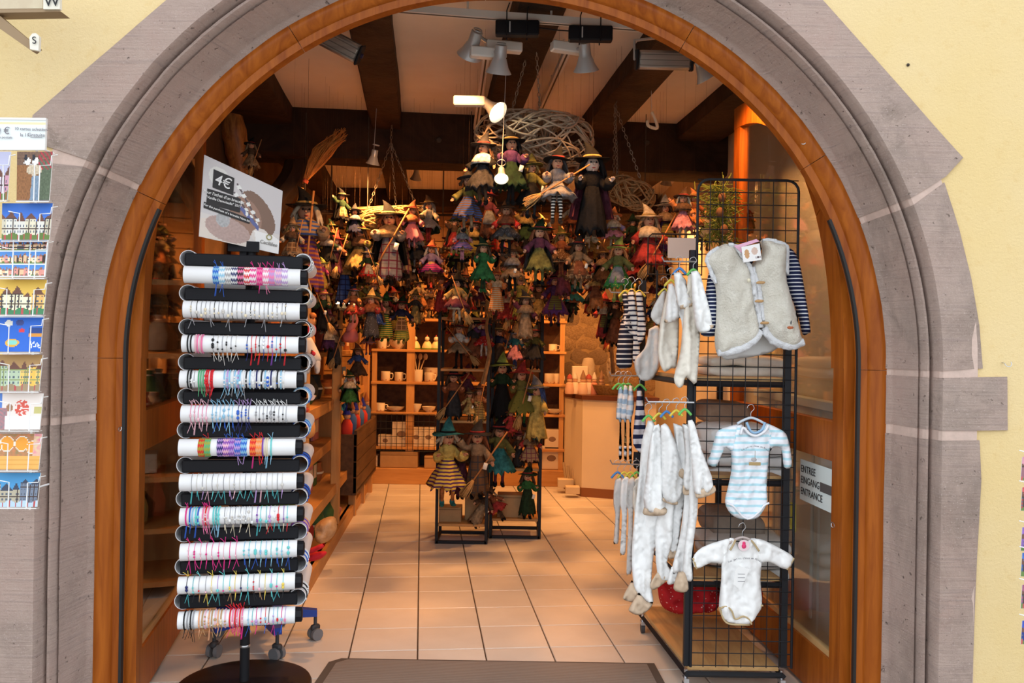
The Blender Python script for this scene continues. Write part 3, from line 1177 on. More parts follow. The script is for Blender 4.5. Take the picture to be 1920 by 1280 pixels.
run(3, .15, .21, 3, 'thick', ('green',), (None,), ('green',))
run(3, .215, .29, 4, 'thick', ('red',), ('red',), ('red',))
run(3, .37, .55, 8, 'thick', ('light blue', 'lilac', 'light blue', 'white'), ('white', 'light blue'), ('light blue', 'grey'))
run(3, .56, .90, 13, 'thick', ('black', 'light blue', 'white', 'navy', 'white'), ('clear', 'blue', 'white'))
run(4, .07, .23, 5, 'cord', ('pink',), ('pale pink',), ('pale pink',), ('pale pink',))
run(4, .25, .46, 6, 'cord', ('light blue',), ('light blue',), ('light blue', 'blue'), ('light blue',))
run(4, .47, .60, 4, 'cord', ('navy',), ('blue',), ('navy',), ('lilac',))
run(4, .62, .92, 9, 'cord', ('grey',), ('grey', 'black'), (None,), ('white',))
bands(5, [(.195, 'olive', 'red', None, None), (.245, 'olive', 'green', None, 'red'), (.35, 'navy', 'lilac', None, None), (.40, 'purple', 'pale pink', None, 'blue'), (.45, 'purple', 'lilac', None, 'blue'),
          (.50, 'lilac', 'blue', 'lilac', 'blue'), (.555, 'blue', 'light blue', 'lilac', 'blue'), (.635, 'red', 'orange', 'magenta', 'red'), (.685, 'orange', 'peach', 'red', 'red')])
run(5, .71, .73, 1, 'thick', ('purple',), (None,), ('red',), ('red',))
run(5, .735, .765, 2, 'thick', ('cream',), (None,), ('light blue',))
run(5, .77, .80, 1, 'thick', ('turquoise',), (None,), ('light blue',), ('light blue',))
run(6, .08, .90, 18, 'cord', ('grey', 'clear'), (None, None, 'clear'), ('teal', 'teal', 'lilac', 'pale pink', 'turquoise'))
run(7, .05, .07, 1, 'thick', ('magenta',), (None,), ('blue',), ('magenta',))
run(7, .08, .17, 4, 'thick', ('blue', 'light blue', 'turquoise'), ('turquoise',), ('blue', None), (None,))
run(7, .19, .26, 3, 'thick', ('pink', 'red'), ('pale pink',), ('pink',), ('magenta',))
run(7, .27, .35, 3, 'thick', ('turquoise', 'teal'), ('turquoise',), ('light blue',))
run(7, .37, .62, 11, 'cord', ('grey', 'white'), ('white', 'clear'), ('cream', None, None))
run(7, .64, .94, 8, 'cord', ('purple', 'turquoise', 'teal', 'lilac', 'white', 'red'), ('purple', 'turquoise', 'turquoise', 'lilac', 'white', 'red'), ('teal', 'teal', 'cream', 'red'))
run(8, .05, .50, 9, 'cord', ('pink', 'pink', 'pale pink', 'magenta'), ('pale pink', 'magenta'), ('magenta',), ('magenta', None))
run(8, .52, .95, 9, 'cord', ('light blue', 'turquoise'), ('turquoise', 'light blue'), ('blue', 'light blue'))
run(9, .06, .92, 17, 'cord', ('black', 'teal', 'grey', 'grey', 'yellow', 'lilac', 'turquoise', 'turquoise', 'yellow'), ('navy', 'turquoise', 'red', 'pale pink', 'cream', 'turquoise', 'magenta', 'yellow', 'pink'), ('teal', 'black', 'tan', 'yellow', 'turquoise'), ('yellow', None, 'turquoise', None))
run(10, .05, .15, 4, 'thick', ('black', 'grey'), ('black', 'grey'), ('black',))
run(10, .17, .41, 9, 'thick', ('peach', 'tan', 'pale pink'), ('peach', 'cream', 'tan'), ('peach', 'tan', None))
run(10, .43, .56, 6, 'thick', ('red', 'pink'), ('red', 'pale pink'), ('magenta',), ('red',))
run(10, .58, .94, 10, 'cord', ('light blue', 'teal', 'magenta', 'lilac', 'red', 'black'), ('light blue', 'pink', 'lilac', 'red'), ('blue', None, 'magenta', None))
SIDEC = [('grey', 'white'), ('cream', 'grey'), ('black', 'white'), ('grey', 'black'), ('light blue', 'blue'), ('blue', 'light blue'), ('blue', 'navy'), ('navy', 'blue'), ('purple', 'peach'), ('blue', 'white'), ('black', 'white')]
for k in range(11):
    a, b = SIDEC[k]
    run(k, .03, .30, 4, 'thick', (a, b), (b,), (None,), side=True)

NTH = ['first', 'second', 'third', 'fourth', 'fifth', 'sixth', 'seventh', 'eighth', 'ninth', 'tenth', 'eleventh', 'twelfth', 'thirteenth', 'fourteenth', 'fifteenth']
for lab, lst in BR.items():
    if len(lst) > 1:
        for i, (f, o) in enumerate(sorted(lst, key=lambda q: q[0])):
            o['label'] = lab + ', ' + NTH[i] + (' from front' if 'side tube' in lab else ' from left')

# sign clipped on top of the stand
sg = thing('price_sign', 'tilted card sign reading 4 euro above the bracelet stand', 'sign', at(455, 462, 3.72))
cA, cB, cC, cD = at(373, 443, 3.58), at(522, 476, 3.80), at(530, 358, 3.80), at(383, 290, 3.58)


def sign_fn(u, v):
    def el(cx, cy, rx, ry, rot=0.0):
        x, y = u - cx, v - cy
        x, y = x * math.cos(rot) + y * math.sin(rot), -x * math.sin(rot) + y * math.cos(rot)
        return (x / rx) ** 2 + (y / ry) ** 2 < 1
    c = (.60, .57, .58) if v > .3 else (.66, .62, .60)
    n_ = noise.noise(Vector((u * 40, v * 40, 0)))
    if v < .22 + .05 * math.sin(u * 9) and u < .6:
        c = (.70, .62, .56)
    if el(.20, .80, .13, .13):
        c = (.72, .71, .68)
    if el(.70, .50, .20, .32, .5):
        c = (.22, .135, .10)
    if el(.55, .42, .20, .26, .3):
        c = (.33, .20, .15)
    if el(.34, .17, .28, .16, -.1):
        c = tuple(q * (1 + .15 * n_) for q in (.46, .33, .30))
    if el(.27, .28, .085, .09):
        c = tuple(q * (1 + .3 * n_) for q in (.42, .42, .43))
    if el(.75, .20, .11, .12, -.6):
        c = (.72, .66, .62)
    for (x0, y0, x1, y1) in ((.43, .80, .70, .42), (.40, .68, .68, .36)):
        t_ = ((u - x0) * (x1 - x0) + (v - y0) * (y1 - y0)) / ((x1 - x0) ** 2 + (y1 - y0) ** 2)
        if -.05 < t_ < 1.05:
            dd = math.hypot(u - x0 - t_ * (x1 - x0), v - y0 - t_ * (y1 - y0))
            if dd < .012:
                c = (.12, .09, .10)
            if dd < .028 and (t_ * 4.2) % 1 < .42:
                c = (.78, .78, .76)
    if abs((v - .50) + .9 * (u - .50)) < .035 and .45 < u < .72:
        c = (.12, .14, .33)
    if el(.56, .46, .02, .03):
        c = (.8, .8, .8)
    if v < .26 and u > .66 + (.30 - v) * .18 and v < .05 + (1.3 - u) * .55:
        c = (.84, .83, .82)
    return c


printed('card', [cA, cB, cC, cD], 90, 80, sign_fn, sg, .004)


def on_sign(u, v, e=.002):
    p = (cA * (1 - u) + cB * u) * (1 - v) + (cD * (1 - u) + cC * u) * v
    nrm = (cB - cA).cross(cD - cA).normalized()
    return p + nrm * e


def sign_patch(name, u0, v0, u1, v1, mat, sl=0.0):
    g = G()
    k = [on_sign(u0, v0), on_sign(u1, v0 + sl), on_sign(u1, v1 + sl), on_sign(u0, v1)]
    nrm = (k[1] - k[0]).cross(k[3] - k[0]).normalized()
    rel(sg, g.prism(k, nrm * .0012)).build(name, mat, sg)


chalk = flat((.035, .033, .034), .6, 'chalkboard_black')
chalkw = flat((.80, .80, .80), .7, 'chalk_white')
sign_patch('label', .12, .645, .375, .875, chalk)
sign_patch('label', .06, .48, .47, .61, chalk, .025)
sign_patch('label', .06, .42, .47, .485, chalk, .025)
sign_patch('label', .03, .36, .60, .435, chalk, -.03)


def sign_text(u, v, body, size, mat, du=1.0, dv=0.0):
    o = on_sign(u, v, .004)
    x = on_sign(u + .1 * du, v + .1 * dv) - on_sign(u, v)
    y = on_sign(u, v + .1) - on_sign(u, v)
    text('lettering', body, size, mat, frame_mx(o, x, y), sg, .0003, bold=.0002)


sign_text(.245, .76, '4€', .062, chalkw)
sign_text(.265, .575, "Pour l'achat d'un bracelet", .0175, chalkw, 1, .06)
sign_text(.265, .515, '"Vanille Demoiselle" 2017', .0148, chalkw, 1, .06)
sign_text(.315, .385, 'For the purchase of a bracelet Nana bis', .0128, chalkw, 1, -.06)
sign_text(.86, .125, 'Cecilàlee', .022, flat((.25, .25, .24), .6))
sign_text(.86, .215, 'O', .036, flat((.33, .30, .10), .6))
g = G().box(at(457, 462, 3.715), (.13, .02, .045), rz=.2)
rel(sg, g).build('clip', black_plastic, sg)
rel(sg, G().box(at(457, 478, 3.73), (.03, .025, .07))).build('stem', black_plastic, sg)

# ---- blue star base on castors behind the stand
blue_m = M('blue_painted_steel', (.015, .05, .30), rough=.35, spec=.5)
CB = Vector((at(490, 1215, 4.28).x, 4.28, 0))
sb = thing('swivel_chair_base', 'blue five legged swivel base on grey castors behind the bracelet stand', 'chair base', CB)
cz = .155
for k in range(5):
    a = math.radians(14 + 72 * k)
    ax = Vector((math.cos(a), math.sin(a), 0))
    g = G()
    side = Vector((-ax.y, ax.x, 0))
    vs = []
    for s_, hw, z0, z1 in ((.03, .024, cz - .03, cz + .03), (.27, .020, cz - .035, cz - .002)):
        c = ax * s_
        vs += [c + side * hw + Vector((0, 0, z0)), c - side * hw + Vector((0, 0, z0)), c - side * hw + Vector((0, 0, z1)), c + side * hw + Vector((0, 0, z1))]
    g.add(vs, [(0, 1, 2, 3), (4, 7, 6, 5), (0, 4, 5, 1), (1, 5, 6, 2), (2, 6, 7, 3), (3, 7, 4, 0)])
    leg = g.build('leg', blue_m, sb)
    c = ax * .262
    cs = G().cyl(c + Vector((0, 0, .05)), c + Vector((0, 0, cz - .02)), .009, n=8)
    cs.box(c + Vector((0, 0, .062)), (.05, .03, .03), rz=a + .6, bev=.008)
    co = cs.build('castor', M('grey_castor', (.045, .045, .05), rough=.45), leg, True)
    wx = Vector((math.cos(a + 2.1), math.sin(a + 2.1), 0))
    for s_ in (-1, 1):
        G().cyl(c + wx * .009 * s_ + Vector((0, 0, .03)), c + wx * .028 * s_ + Vector((0, 0, .03)), .030, n=18).build('wheel', M('grey_wheel', (.16, .16, .17), rough=.5), leg, True)
G().lathe([(.0, .10), (.045, .10), (.05, .12), (.05, .19), (.03, .22), (.024, .22), (.024, .40), (0, .40)], 18).build('column', black_plastic, sb, True)
G().box((0, 0, .41), (.16, .16, .02), bev=.006).build('mounting_plate', black_plastic, sb)

# ---- postcard stand at the left edge
PD = 2.6
rk = thing('postcard_rack', 'white wire postcard stand against the left stone jamb', 'rack', Vector((at(20, 1280, PD).x, PD, 0)))
g = G()
wires = G()
for px in (62, -60):
    a, b = at(px + 8, 225, PD + .05), at(px - 6, 955, PD + .05)
    wires.tube([a + Vector((0, .48, 0)), a, b, b + Vector((0, .48, 0))] if px < 0 else [a, b], .0035, 6)
wires.cyl(at(70, 232, PD + .05), at(-52, 230, PD + .05), .0035, n=6).cyl(at(56, 950, PD + .05), at(-66, 950, PD + .05), .0035, n=6)
rel(rk, wires).build('upright', white_wire, rk, True)
hdr = [at(-120, 281, PD), at(84, 281, PD), at(86, 221, PD), at(-120, 219, PD)]


def hdr_fn(u, v):
    return (.80, .72, .45) if .80 < v < .86 else (.80, .86, .86)


printed('header_board', hdr, 20, 14, hdr_fn, rk, .01)
bt = flat((.22, .20, .24), .6, 'grey_print')


def hdr_text(px, py, body, size, under=False):
    o = at(px, py, PD - .004)
    text('lettering', body, size, bt, frame_mx(o, (1, 0, ROLL * -1), (0, 0, 1)), rk, .0003)


hdr_text(-6, 245, '0,50 €', .030)
hdr_text(2, 257, 'la carte postale', .011)
hdr_text(58, 242, '10 cartes achetées', .0135)
hdr_text(46, 253, 'la 11', .0145)
hdr_text(68, 253, 'Gratuite', .0155)
rel(rk, G().box(at(68, 257.5, PD - .003), (.036, .001, .001))).build('underline', bt, rk)
rel(rk, G().box(at(-18, 222, PD), (.34, .006, .006))).build('header_rail', white_wire, rk)


def hsv(h, s_, v):
    import colorsys
    return colorsys.hsv_to_rgb(h, s_, v)


def town(sky, seed, cols, roof=(.16, .07, .05), ground=(.12, .20, .05), timber=(.06, .035, .03)):
    rr = random.Random(seed)
    hs = []
    x = -.1
    while x < 1.1:
        w = rr.uniform(.14, .30)
        hs.append((x, x + w, rr.uniform(.45, .68), rr.uniform(.12, .25), rr.choice(cols)))
        x += w

    def fn(u, v):
        c = tuple(q * (.75 + .35 * (1 - v)) for q in sky)
        for x0, x1, h, rh, wc in hs:
            if x0 <= u < x1:
                m = abs((u - x0) / (x1 - x0) - .5) * 2
                if v < h:
                    c = wc
                    fx, fy = ((u - x0) / (x1 - x0) * 3) % 1, (v * 7) % 1
                    if fx < .14 or fy < .16:
                        c = timber
                    elif .4 < fx < .72 and .4 < fy < .8:
                        c = (.10, .12, .16)
                elif v < h + rh * (1 - m):
                    c = roof
        if v < .16 + .04 * math.sin(u * 21 + seed):
            c = ground if (int(u * 37 + seed) % 5) else (.45, .08, .08)
        return c
    return fn


def mosaic(seed):
    sub = [town((.10, .30, .75), seed + i, [(.75, .5, .3), (.8, .7, .5), (.7, .3, .25)], roof=(.35, .14, .08)) for i in range(9)]

    def fn(u, v):
        i, j = min(2, int(u * 3)), min(2, int(v * 3))
        a, b = u * 3 - i, v * 3 - j
        if a < .05 or a > .95 or b < .07 or b > .93:
            return (.75, .85, .95)
        return sub[j * 3 + i](a, b)
    return fn


def stork(u, v):
    c = (.16, .09, .06) if v > .72 else (.26, .11, .04)
    n_ = noise.noise(Vector((u * 25, v * 25, 2)))
    if u > .62 and v < .8:
        c = (.10, .13, .08)
    if v > .62 and u > .6 and int((u + v) * 22) % 3 == 0:
        c = (.40, .03, .05)
    if (u - .5) ** 2 / .05 + (v - .62) ** 2 / .012 < 1:
        c = (.55, .45, .33)
    for cx in (.30, .52):
        if (u - cx) ** 2 / .008 + (v - .80) ** 2 / .006 < 1:
            c = (.85, .85, .85)
        if (u - cx + .05) ** 2 / .002 + (v - .87) ** 2 / .004 < 1:
            c = (.02, .02, .03)
    if v < .5 and abs(u - .55) < .10 + .10 * (.5 - v):
        c = (.20, .28, .38)
    return tuple(q * (1 + .45 * n_) for q in c)


def cartoon(u, v):
    c = (.03, .14, .60)
    if (u - .42) ** 2 / .02 + (v - .24) ** 2 / .012 < 1:
        c = (.80, .42, .05)
    if (u - .42) ** 2 / .010 + (v - .25) ** 2 / .006 < 1:
        c = (.25, .65, .55)
    if (u - .34) ** 2 / .006 + (v - .78) ** 2 / .008 < 1:
        c = (.75, .72, .65)
    if (u - .55) ** 2 / .006 + (v - .80) ** 2 / .008 < 1:
        c = (.05, .07, .25)
    if (u - .60) ** 2 / .003 + (v - .58) ** 2 / .004 < 1:
        c = (.70, .05, .06)
    if u > .74 and .42 < v < .66:
        c = (.70, .30, .05) if v < .50 else (.02, .06, .25)
    if u > .78 and .08 < v < .28 and noise.noise(Vector((u * 40, v * 40, 5))) > .05:
        c = (.80, .85, .90)
    if v > .95:
        c = (.65, .75, .95)
    return c


def food(u, v):
    c = (.80, .72, .68) if u > .2 else (.10, .22, .60)
    n_ = noise.noise(Vector((u * 18, v * 18, 3)))
    if u < .3 and v < .6:
        c = (.35 + .3 * n_, .20, .22)
    if (u - .60) ** 2 / .022 + (v - .60) ** 2 / .05 < 1 and n_ > -.1:
        c = (.65, .10, .07)
    if (u - .35) ** 2 / .004 + (v - .60) ** 2 / .012 < 1:
        c = (.35, .18, .10)
    if u > .84 and .45 < v < .62:
        c = (.55, .50, .20)
    if v < .36 and u > .25:
        c = (.82, .78, .80)
    return c


def ginger(u, v):
    n_ = noise.noise(Vector((u * 14, v * 14, 7)))
    if v < .36:
        return (.78, .42, .11) if int(v * 40) % 5 else (.70, .35, .08)
    c = (.45 + .25 * n_, .22, .10)
    for cx, cy, q in ((.33, .72, .016), (.62, .72, .015), (.82, .62, .010), (.12, .65, .01)):
        dd = (u - cx) ** 2 / q + (v - cy) ** 2 / (q * 2.6)
        if dd < 1:
            c = (.85, .35, .04)
        elif dd < 1.25:
            c = (.85, .78, .7)
    if u > .85:
        c = (.75, .45 + .3 * n_, .35)
    return c


CARDS = [
    # x-left, x-right (frame pixels), y-top, y-bottom, picture, columns, label
    (32, 99, 284, 375, stork, 'portrait postcard of storks and a woman in a blue skirt'),
    (-62, 20, 284, 374, town((.55, .55, .75), 5, [(.7, .6, .7), (.6, .3, .4)]), 'portrait postcard with pink and violet houses cut by the left edge'),
    (4, 99, 381, 449, town((.06, .20, .72), 3, [(.72, .66, .50), (.70, .68, .62), (.60, .55, .42)]), 'postcard of a half timbered house with turret under deep blue sky'),
    (-8, 91, 447, 519, mosaic(20), 'postcard divided into nine small blue town views'),
    (-20, 88, 524, 589, town((.85, .55, .10), 8, [(.75, .65, .25), (.85, .80, .55), (.75, .45, .15)], ground=(.06, .22, .10)), 'postcard of yellow houses above a green canal'),
    (-16, 82, 591, 659, cartoon, 'bright blue cartoon map postcard'),
    (-16, 80, 665, 732, town((.50, .30, .12), 12, [(.80, .50, .10), (.85, .55, .15), (.45, .55, .40)], ground=(.35, .25, .15), timber=(.25, .30, .12)), 'postcard of an orange and yellow street with a green tree'),
    (-14, 81, 737, 805, food, 'pale postcard with red flowers beside a blue strip'),
    (-18, 79, 813, 880, ginger, 'postcard of orange gingerbread hearts in a wooden box'),
    (-16, 76, 886, 950, town((.08, .35, .70), 31, [(.18, .22, .30), (.10, .14, .22), (.45, .40, .30)], roof=(.05, .06, .10), ground=(.45, .60, .75)), 'postcard of dark gabled houses under blue sky, lowest in the rack'),
]
for k, (x0, x1, y0, y1, fn, lab) in enumerate(CARDS):
    d0 = PD - .012
    lean = .03
    c = [at(x0 - 1, y1, d0 - lean), at(x1 - 7, y1, d0 - lean), at(x1, y0, d0), at(x0, y0, d0)]
    o = printed('postcard', c, 46, 32, fn, None, .004)
    tag(o, lab, 'postcard', 'picture postcards in the white wire rack')
    w = G()
    ym = y0 + (y1 - y0) * .28
    dd = d0 - lean - .008
    P = [at(x1 + 9, y0 + 6, PD - .01), at(x1 - 2, y0 + 8, dd), at(x1 - 4, ym, dd), at(x1 - 24, ym + 1, dd), at(x1 - 27, y1 + 3, dd), at(x1 - 27, y1 + 5, PD + .04)]
    w.tube(P, .0017, 6)
    P = [at(x0 + 12, ym - 4, dd), at(x0 + 33, ym, dd), at(x0 + 31, y1 + 3, dd), at(x0 + 31, y1 + 5, PD + .04)] if k != 1 else [at(-20, ym, dd), at(6, ym, dd), at(6, y1 + 2, dd), at(6, y1 + 4, PD + .04)]
    w.tube(P, .0017, 6)
    w.tube([at(x0 - 2, y1 + 3, dd), at(x1 - 8, y1 + 3, dd), at(x1 - 3, y1 + 2, PD + .02)], .0017, 6)
    rel(rk, w).build('wire_pocket', white_wire, rk, True)

# ---- a second postcard stand, of which only the left tips show at the right edge
rk2 = thing('postcard_rack', 'white wire postcard stand just reaching in at the right edge', 'rack', Vector((at(2000, 1280, PD).x, PD, 0)))
w = G()
for px in (1958,):
    a, b = at(px, 830, PD + .04), at(px, 1220, PD + .04)
    w.tube([a, b], .0035, 6)
rel(rk2, w).build('upright', white_wire, rk2, True)
RC = [(858, 'dusky pink', (.45, .20, .25)), (915, 'red', (.55, .10, .10)), (990, 'violet', (.20, .10, .35)), (1038, 'blue', (.06, .15, .50)), (1098, 'plum', (.28, .08, .16)), (1165, 'navy', (.03, .06, .35))]
for k, (y, nm, c) in enumerate(RC):
    fn = town(tuple(min(1, q * 1.6) for q in c), 60 + k, [c, tuple(q * .6 for q in c)])
    o = printed('postcard', [at(1914, y + 42, PD - .03), at(2010, y + 44, PD - .03), at(2012, y, PD), at(1917, y - 2, PD)], 30, 20, fn, None, .003)
    tag(o, f'sliver of a {nm} postcard at the right edge, ' + ['highest visible', 'second from top', 'third from top', 'fourth from top', 'second lowest', 'lowest visible'][k], 'postcard', 'postcards at the right edge')
    w = G().tube([at(1911, y - 14, PD - .03), at(1935, y - 8, PD - .04), at(1930, y + 10, PD - .04), at(1934, y + 46, PD - .04), at(1950, y + 50, PD + .04)], .0017, 6)
    rel(rk2, w).build('wire_pocket', white_wire, rk2, True)

# ---- compass arms of a vane sign top left
cv = thing('compass_sign', 'wooden compass sign with the letters W and S on the yellow wall', 'sign', at(0, 20, 2.9))
tanw = M('pale_painted_wood', (.66, .58, .42), (.58, .48, .34), rough=.7, scale=14)
brw = M('brown_wood_edge', (.32, .22, .13), rough=.7)


def slab(pts, d, th, mat, name):
    rel(cv, G().prism([at(x, y, d) for x, y in pts], (0, th, 0))).build(name, mat, cv)


slab([(-60, 17), (108, 17), (114, 22), (-60, 25)], 2.86, .06, brw, 'arm_edge')
slab([(-60, -30), (80, -30), (80, 16), (-60, 17)], 2.87, .012, tanw, 'arm')
slab([(81, -30), (112, -30), (112, 17), (81, 17)], 2.85, .014, M('cream_board', (.80, .76, .66), rough=.6), 'end_board')
slab([(-40, 15), (-30, 5), (70, 88), (60, 96), (-10, 47)], 2.87, .03, brw, 'arm')
slab([(56, 92), (55, 70), (60, 63), (67, 62), (73, 68), (72, 95)], 2.85, .014, M('cream_board', (.80, .76, .66), rough=.6), 'end_board')
text('lettering', 'W', .050, ink_m, frame_mx(at(97, 3, 2.845), (1, 0, .05), (0, 0, 1)), cv)
text('lettering', 'S', .034, ink_m, frame_mx(at(64, 76, 2.845), (1, 0, .1), (0, 0, 1)), cv)
# bracket that carries the sign on the wall
rel(cv, G().cyl(at(-50, 0, 2.88), at(-50, 0, 3.14), .012, n=8)).build('bracket', iron_m, cv, True)

# ---- small hooks and a nail
for k, (px, py, d, lab, nrm) in enumerate(((1702, 122, 3.13, 'small dark nail hole plug in the yellow wall', None), )):
    g = G().lathe([(.005, 0), (.006, .004), (.002, .008), (0, .008)], 8).xform(Matrix.Translation(at(px, py, d)) @ Matrix.Rotation(PI / 2, 4, 'X'))
    tag(g.build('nail', iron_m), lab, 'nail')


def hook(px, py, d, lab, s_=1, r=.010):
    p = at(px, py, d)
    g = G().tube(bez([p + Vector((0, .03, 0)), p, p + Vector((s_ * r * .2, -.012, -r)), p + Vector((s_ * r, -.02, -r * 1.3)), p + Vector((s_ * r * 1.7, -.02, -r * .6)), p + Vector((s_ * r * 1.6, -.018, r * .4))], 4), .0018, 6)
    tag(g.build('hook', steel_m, None, True), lab, 'hook')


hook(1882, 680, 3.12, 'bent wire hook in the yellow wall above the projecting stone', 1)
hook(224, 801, 3.40, 'ring hook screwed in the left wooden frame')
hook(250, 785, 3.50, 'upper brass hook on the left door stile', 1, .012)
hook(248, 1088, 3.50, 'lower brass hook on the left door stile', 1, .012)
hook(1500, 266, 3.40, 'small screw hook in the arch frame at upper right')
hook(1563, 981, 3.52, 'brass hook on the right door stile', -1)

# ---- entrance notice on the right door pane
ns = thing('entrance_notice', 'white notice ENTREE EINGANG ENTRANCE on the right door glass', 'sign', PR(.33, .80, -.3))
c = [PR(.105, .825, -.2), PR(.47, .825, -.2), PR(.47, 1.01, -.2), PR(.105, 1.01, -.2)]
axn = (c[1] - c[0]).normalized()
# read from the shop side: the lines run from the free edge towards the hinge
rel(ns, G().prism(c, Vector((-.002, 0, 0)))).build('sheet', M('notice_sheet', (.74, .82, .82), rough=.4), ns)
for z, bd in ((.968, 'ENTREE'), (.918, 'EINGANG'), (.866, 'ENTRANCE')):
    o = PR(.458, z, -.2) + Vector((-.004, 0, 0))
    text('lettering', bd, .046, ink_m, frame_mx(o, -axn, (0, 0, 1)), ns, .0004, 'LEFT')
rel(ns, G().prism([PR(.11, .898, -.2), PR(.25, .898, -.2), PR(.25, .938, -.2), PR(.11, .938, -.2)], Vector((-.0035, 0, 0)))).build('bar', flat((.10, .09, .09), .6), ns)

for k, (s_, z) in enumerate(((.62, .66), (.52, .66))):
    g = G().prism([PR(s_, z, -.2), PR(s_ + .06, z, -.2), PR(s_ + .06, z + .13, -.2), PR(s_, z + .13, -.2)], Vector((-.0015, 0, 0)))
    tag(g.build('sticker', flat((.62, .58, .08), .5)), ['far yellow sticker on the right door glass', 'near yellow sticker on the right door glass'][k], 'sticker')
# ================================================================== rolling rack with baby clothes
white_c = M('white_cotton', (.90, .90, .90), (.87, .87, .87), rough=.9, scale=60, bmp=.12, bscale=300, spec=.1)
cream_c = M('cream_cotton', (.84, .79, .70), (.79, .73, .64), rough=.9, scale=40, bmp=.12, bscale=300, spec=.1)
greyw_c = M('pale_grey_cotton', (.70, .68, .66), (.64, .62, .60), rough=.9, scale=40, bmp=.12, bscale=300, spec=.1)
beige_c = M('beige_cotton', (.62, .47, .34), rough=.9, spec=.1)
trimb_c = M('ochre_trim', (.50, .38, .22), rough=.9, spec=.1)
fleece = M('cream_fleece', (.88, .84, .75), (.80, .75, .65), rough=1.0, scale=14, bmp=1.0, bscale=130, bdist=.012, spec=.05)
fleece_w = M('white_fleece', (.90, .91, .94), (.85, .86, .90), rough=1.0, scale=20, bmp=1.0, bscale=130, bdist=.012, spec=.05)
navy_st = pattern_mat('navy_white_stripes', (.012, .018, .06), (.75, .76, .80), 'stripe', 1 / .0165, .28, 'Y', 'UV')
navy_w = pattern_mat('white_navy_stripes', (.78, .74, .70), (.02, .022, .05), 'stripe', 1 / .026, .36, 'Y', 'UV')
navy_d = pattern_mat('dark_navy_stripes', (.018, .018, .035), (.70, .66, .62), 'stripe', 1 / .026, .30, 'Y', 'UV')
blue_st = pattern_mat('pale_blue_stripes', (.84, .86, .92), (.46, .72, .82), 'stripe', 1 / .030, .34, 'Y', 'UV')
blue_w = pattern_mat('pale_blue_soft_stripes', (.74, .75, .78), (.36, .50, .66), 'stripe', 1 / .05, .48, 'Y', 'UV')

RX0, RX1, RY0, RY1 = at(1297, 700, 3.74).x, at(1478, 700, 3.74).x, 3.74, 4.62
RB = -.095                                             # the rack stands slightly askew: x shift per metre of depth


def RP(x, y, z):
    return Vector((x + RB * (y - RY0), y, z))


rack = thing('clothes_rack', 'black steel rolling rack with wire grid front hung with baby clothes', 'clothes rack', RP((RX0 + RX1) / 2, RY0, 0))
RT = at(1400, 338, 3.74).z


def rbuild(g, name, mat, sm=False, parent=None):
    return rel(rack, g).build(name, mat, parent or rack, sm)


for x in (RX0, RX1):
    for y in (RY0 + .012, RY1):
        h = at(1400, 500, 3.74).z if y > 4 else at(1400, 470, 3.74).z
        rbuild(G().box((RP(x, y, 0) + Vector((0, 0, h / 2 + .06))), (.028, .028, h - .12)), 'post', black_metal)
SHZ = [at(1390, y, 3.80).z for y in (1252, 1085, 897, 714)]
wood_sh = M('rack_shelf_wood', (.60, .36, .15), (.48, .26, .10), rough=.5, scale=1.8, stretch=(9, 1, 9), bmp=.05, dist=1)
for z in SHZ:
    c = RP((RX0 + RX1) / 2, (RY0 + RY1) / 2, z)
    g = G()
    vs = [RP(RX0 + .01, RY0 + .03, z), RP(RX1 - .01, RY0 + .03, z), RP(RX1 - .01, RY1, z), RP(RX0 + .01, RY1, z)]
    g.prism(vs, (0, 0, .018))
    rbuild(g, 'shelf', wood_sh)
    g = G()
    for a, b in ((RP(RX0, RY0 + .012, z - .012), RP(RX1, RY0 + .012, z - .012)), (RP(RX0, RY1, z - .012), RP(RX1, RY1, z - .012)), (RP(RX0, RY0, z - .012), RP(RX0, RY1, z - .012)), (RP(RX1, RY0, z - .012), RP(RX1, RY1, z - .012))):
        g.tube([a, b], .013, 4)
    rbuild(g, 'shelf_frame', black_metal)
for x in (RX0, RX1):
    for y in (RY0 + .02, RY1 - .1):
        p = RP(x, y, 0)
        g = G().cyl(p + Vector((0, 0, .05)), p + Vector((0, 0, .10)), .008, n=8)
        g.box(p + Vector((0, 0, .055)), (.022, .045, .018))
        cst = rbuild(g, 'castor', steel_m)
        rbuild(G().cyl(p + Vector((-.010, 0, .027)), p + Vector((.010, 0, .027)), .026, n=16), 'wheel', M('dark_wheel', (.05, .05, .055), rough=.5), True, cst).matrix_parent_inverse = Matrix()
# wire grid across the front with rounded top corners
GX0, GX1 = RX0 + .012, RX1 + .030
gy = RY0 - .008
g = G()
z0, z1 = .12, RT
rc = .05
path = [RP(GX0, gy, z0), RP(GX0, gy, z1 - rc)] + [RP(GX0 + rc - rc * math.cos(q), gy, z1 - rc + rc * math.sin(q)) for q in (.4, .8, 1.2)] + [RP(GX0 + rc, gy, z1), RP(GX1 - rc, gy, z1)] + [RP(GX1 - rc + rc * math.sin(q), gy, z1 - rc + rc * math.cos(q)) for q in (.4, .8, 1.2)] + [RP(GX1, gy, z1 - rc), RP(GX1, gy, z0)]
g.tube(path, .0062, 8)
nx = 8
for i in range(1, nx):
    x = GX0 + (GX1 - GX0) * i / nx
    g.cyl(RP(x, gy, z0), RP(x, gy, z1), .0022, n=5, caps=False)
nz = int((z1 - z0) / .0545)
for i in range(nz + 1):
    z = z1 - .0545 * i
    g.cyl(RP(GX0, gy + .003, z), RP(GX1, gy + .003, z), .0022, n=5, caps=False)
rbuild(g, 'wire_grid', black_metal, True)
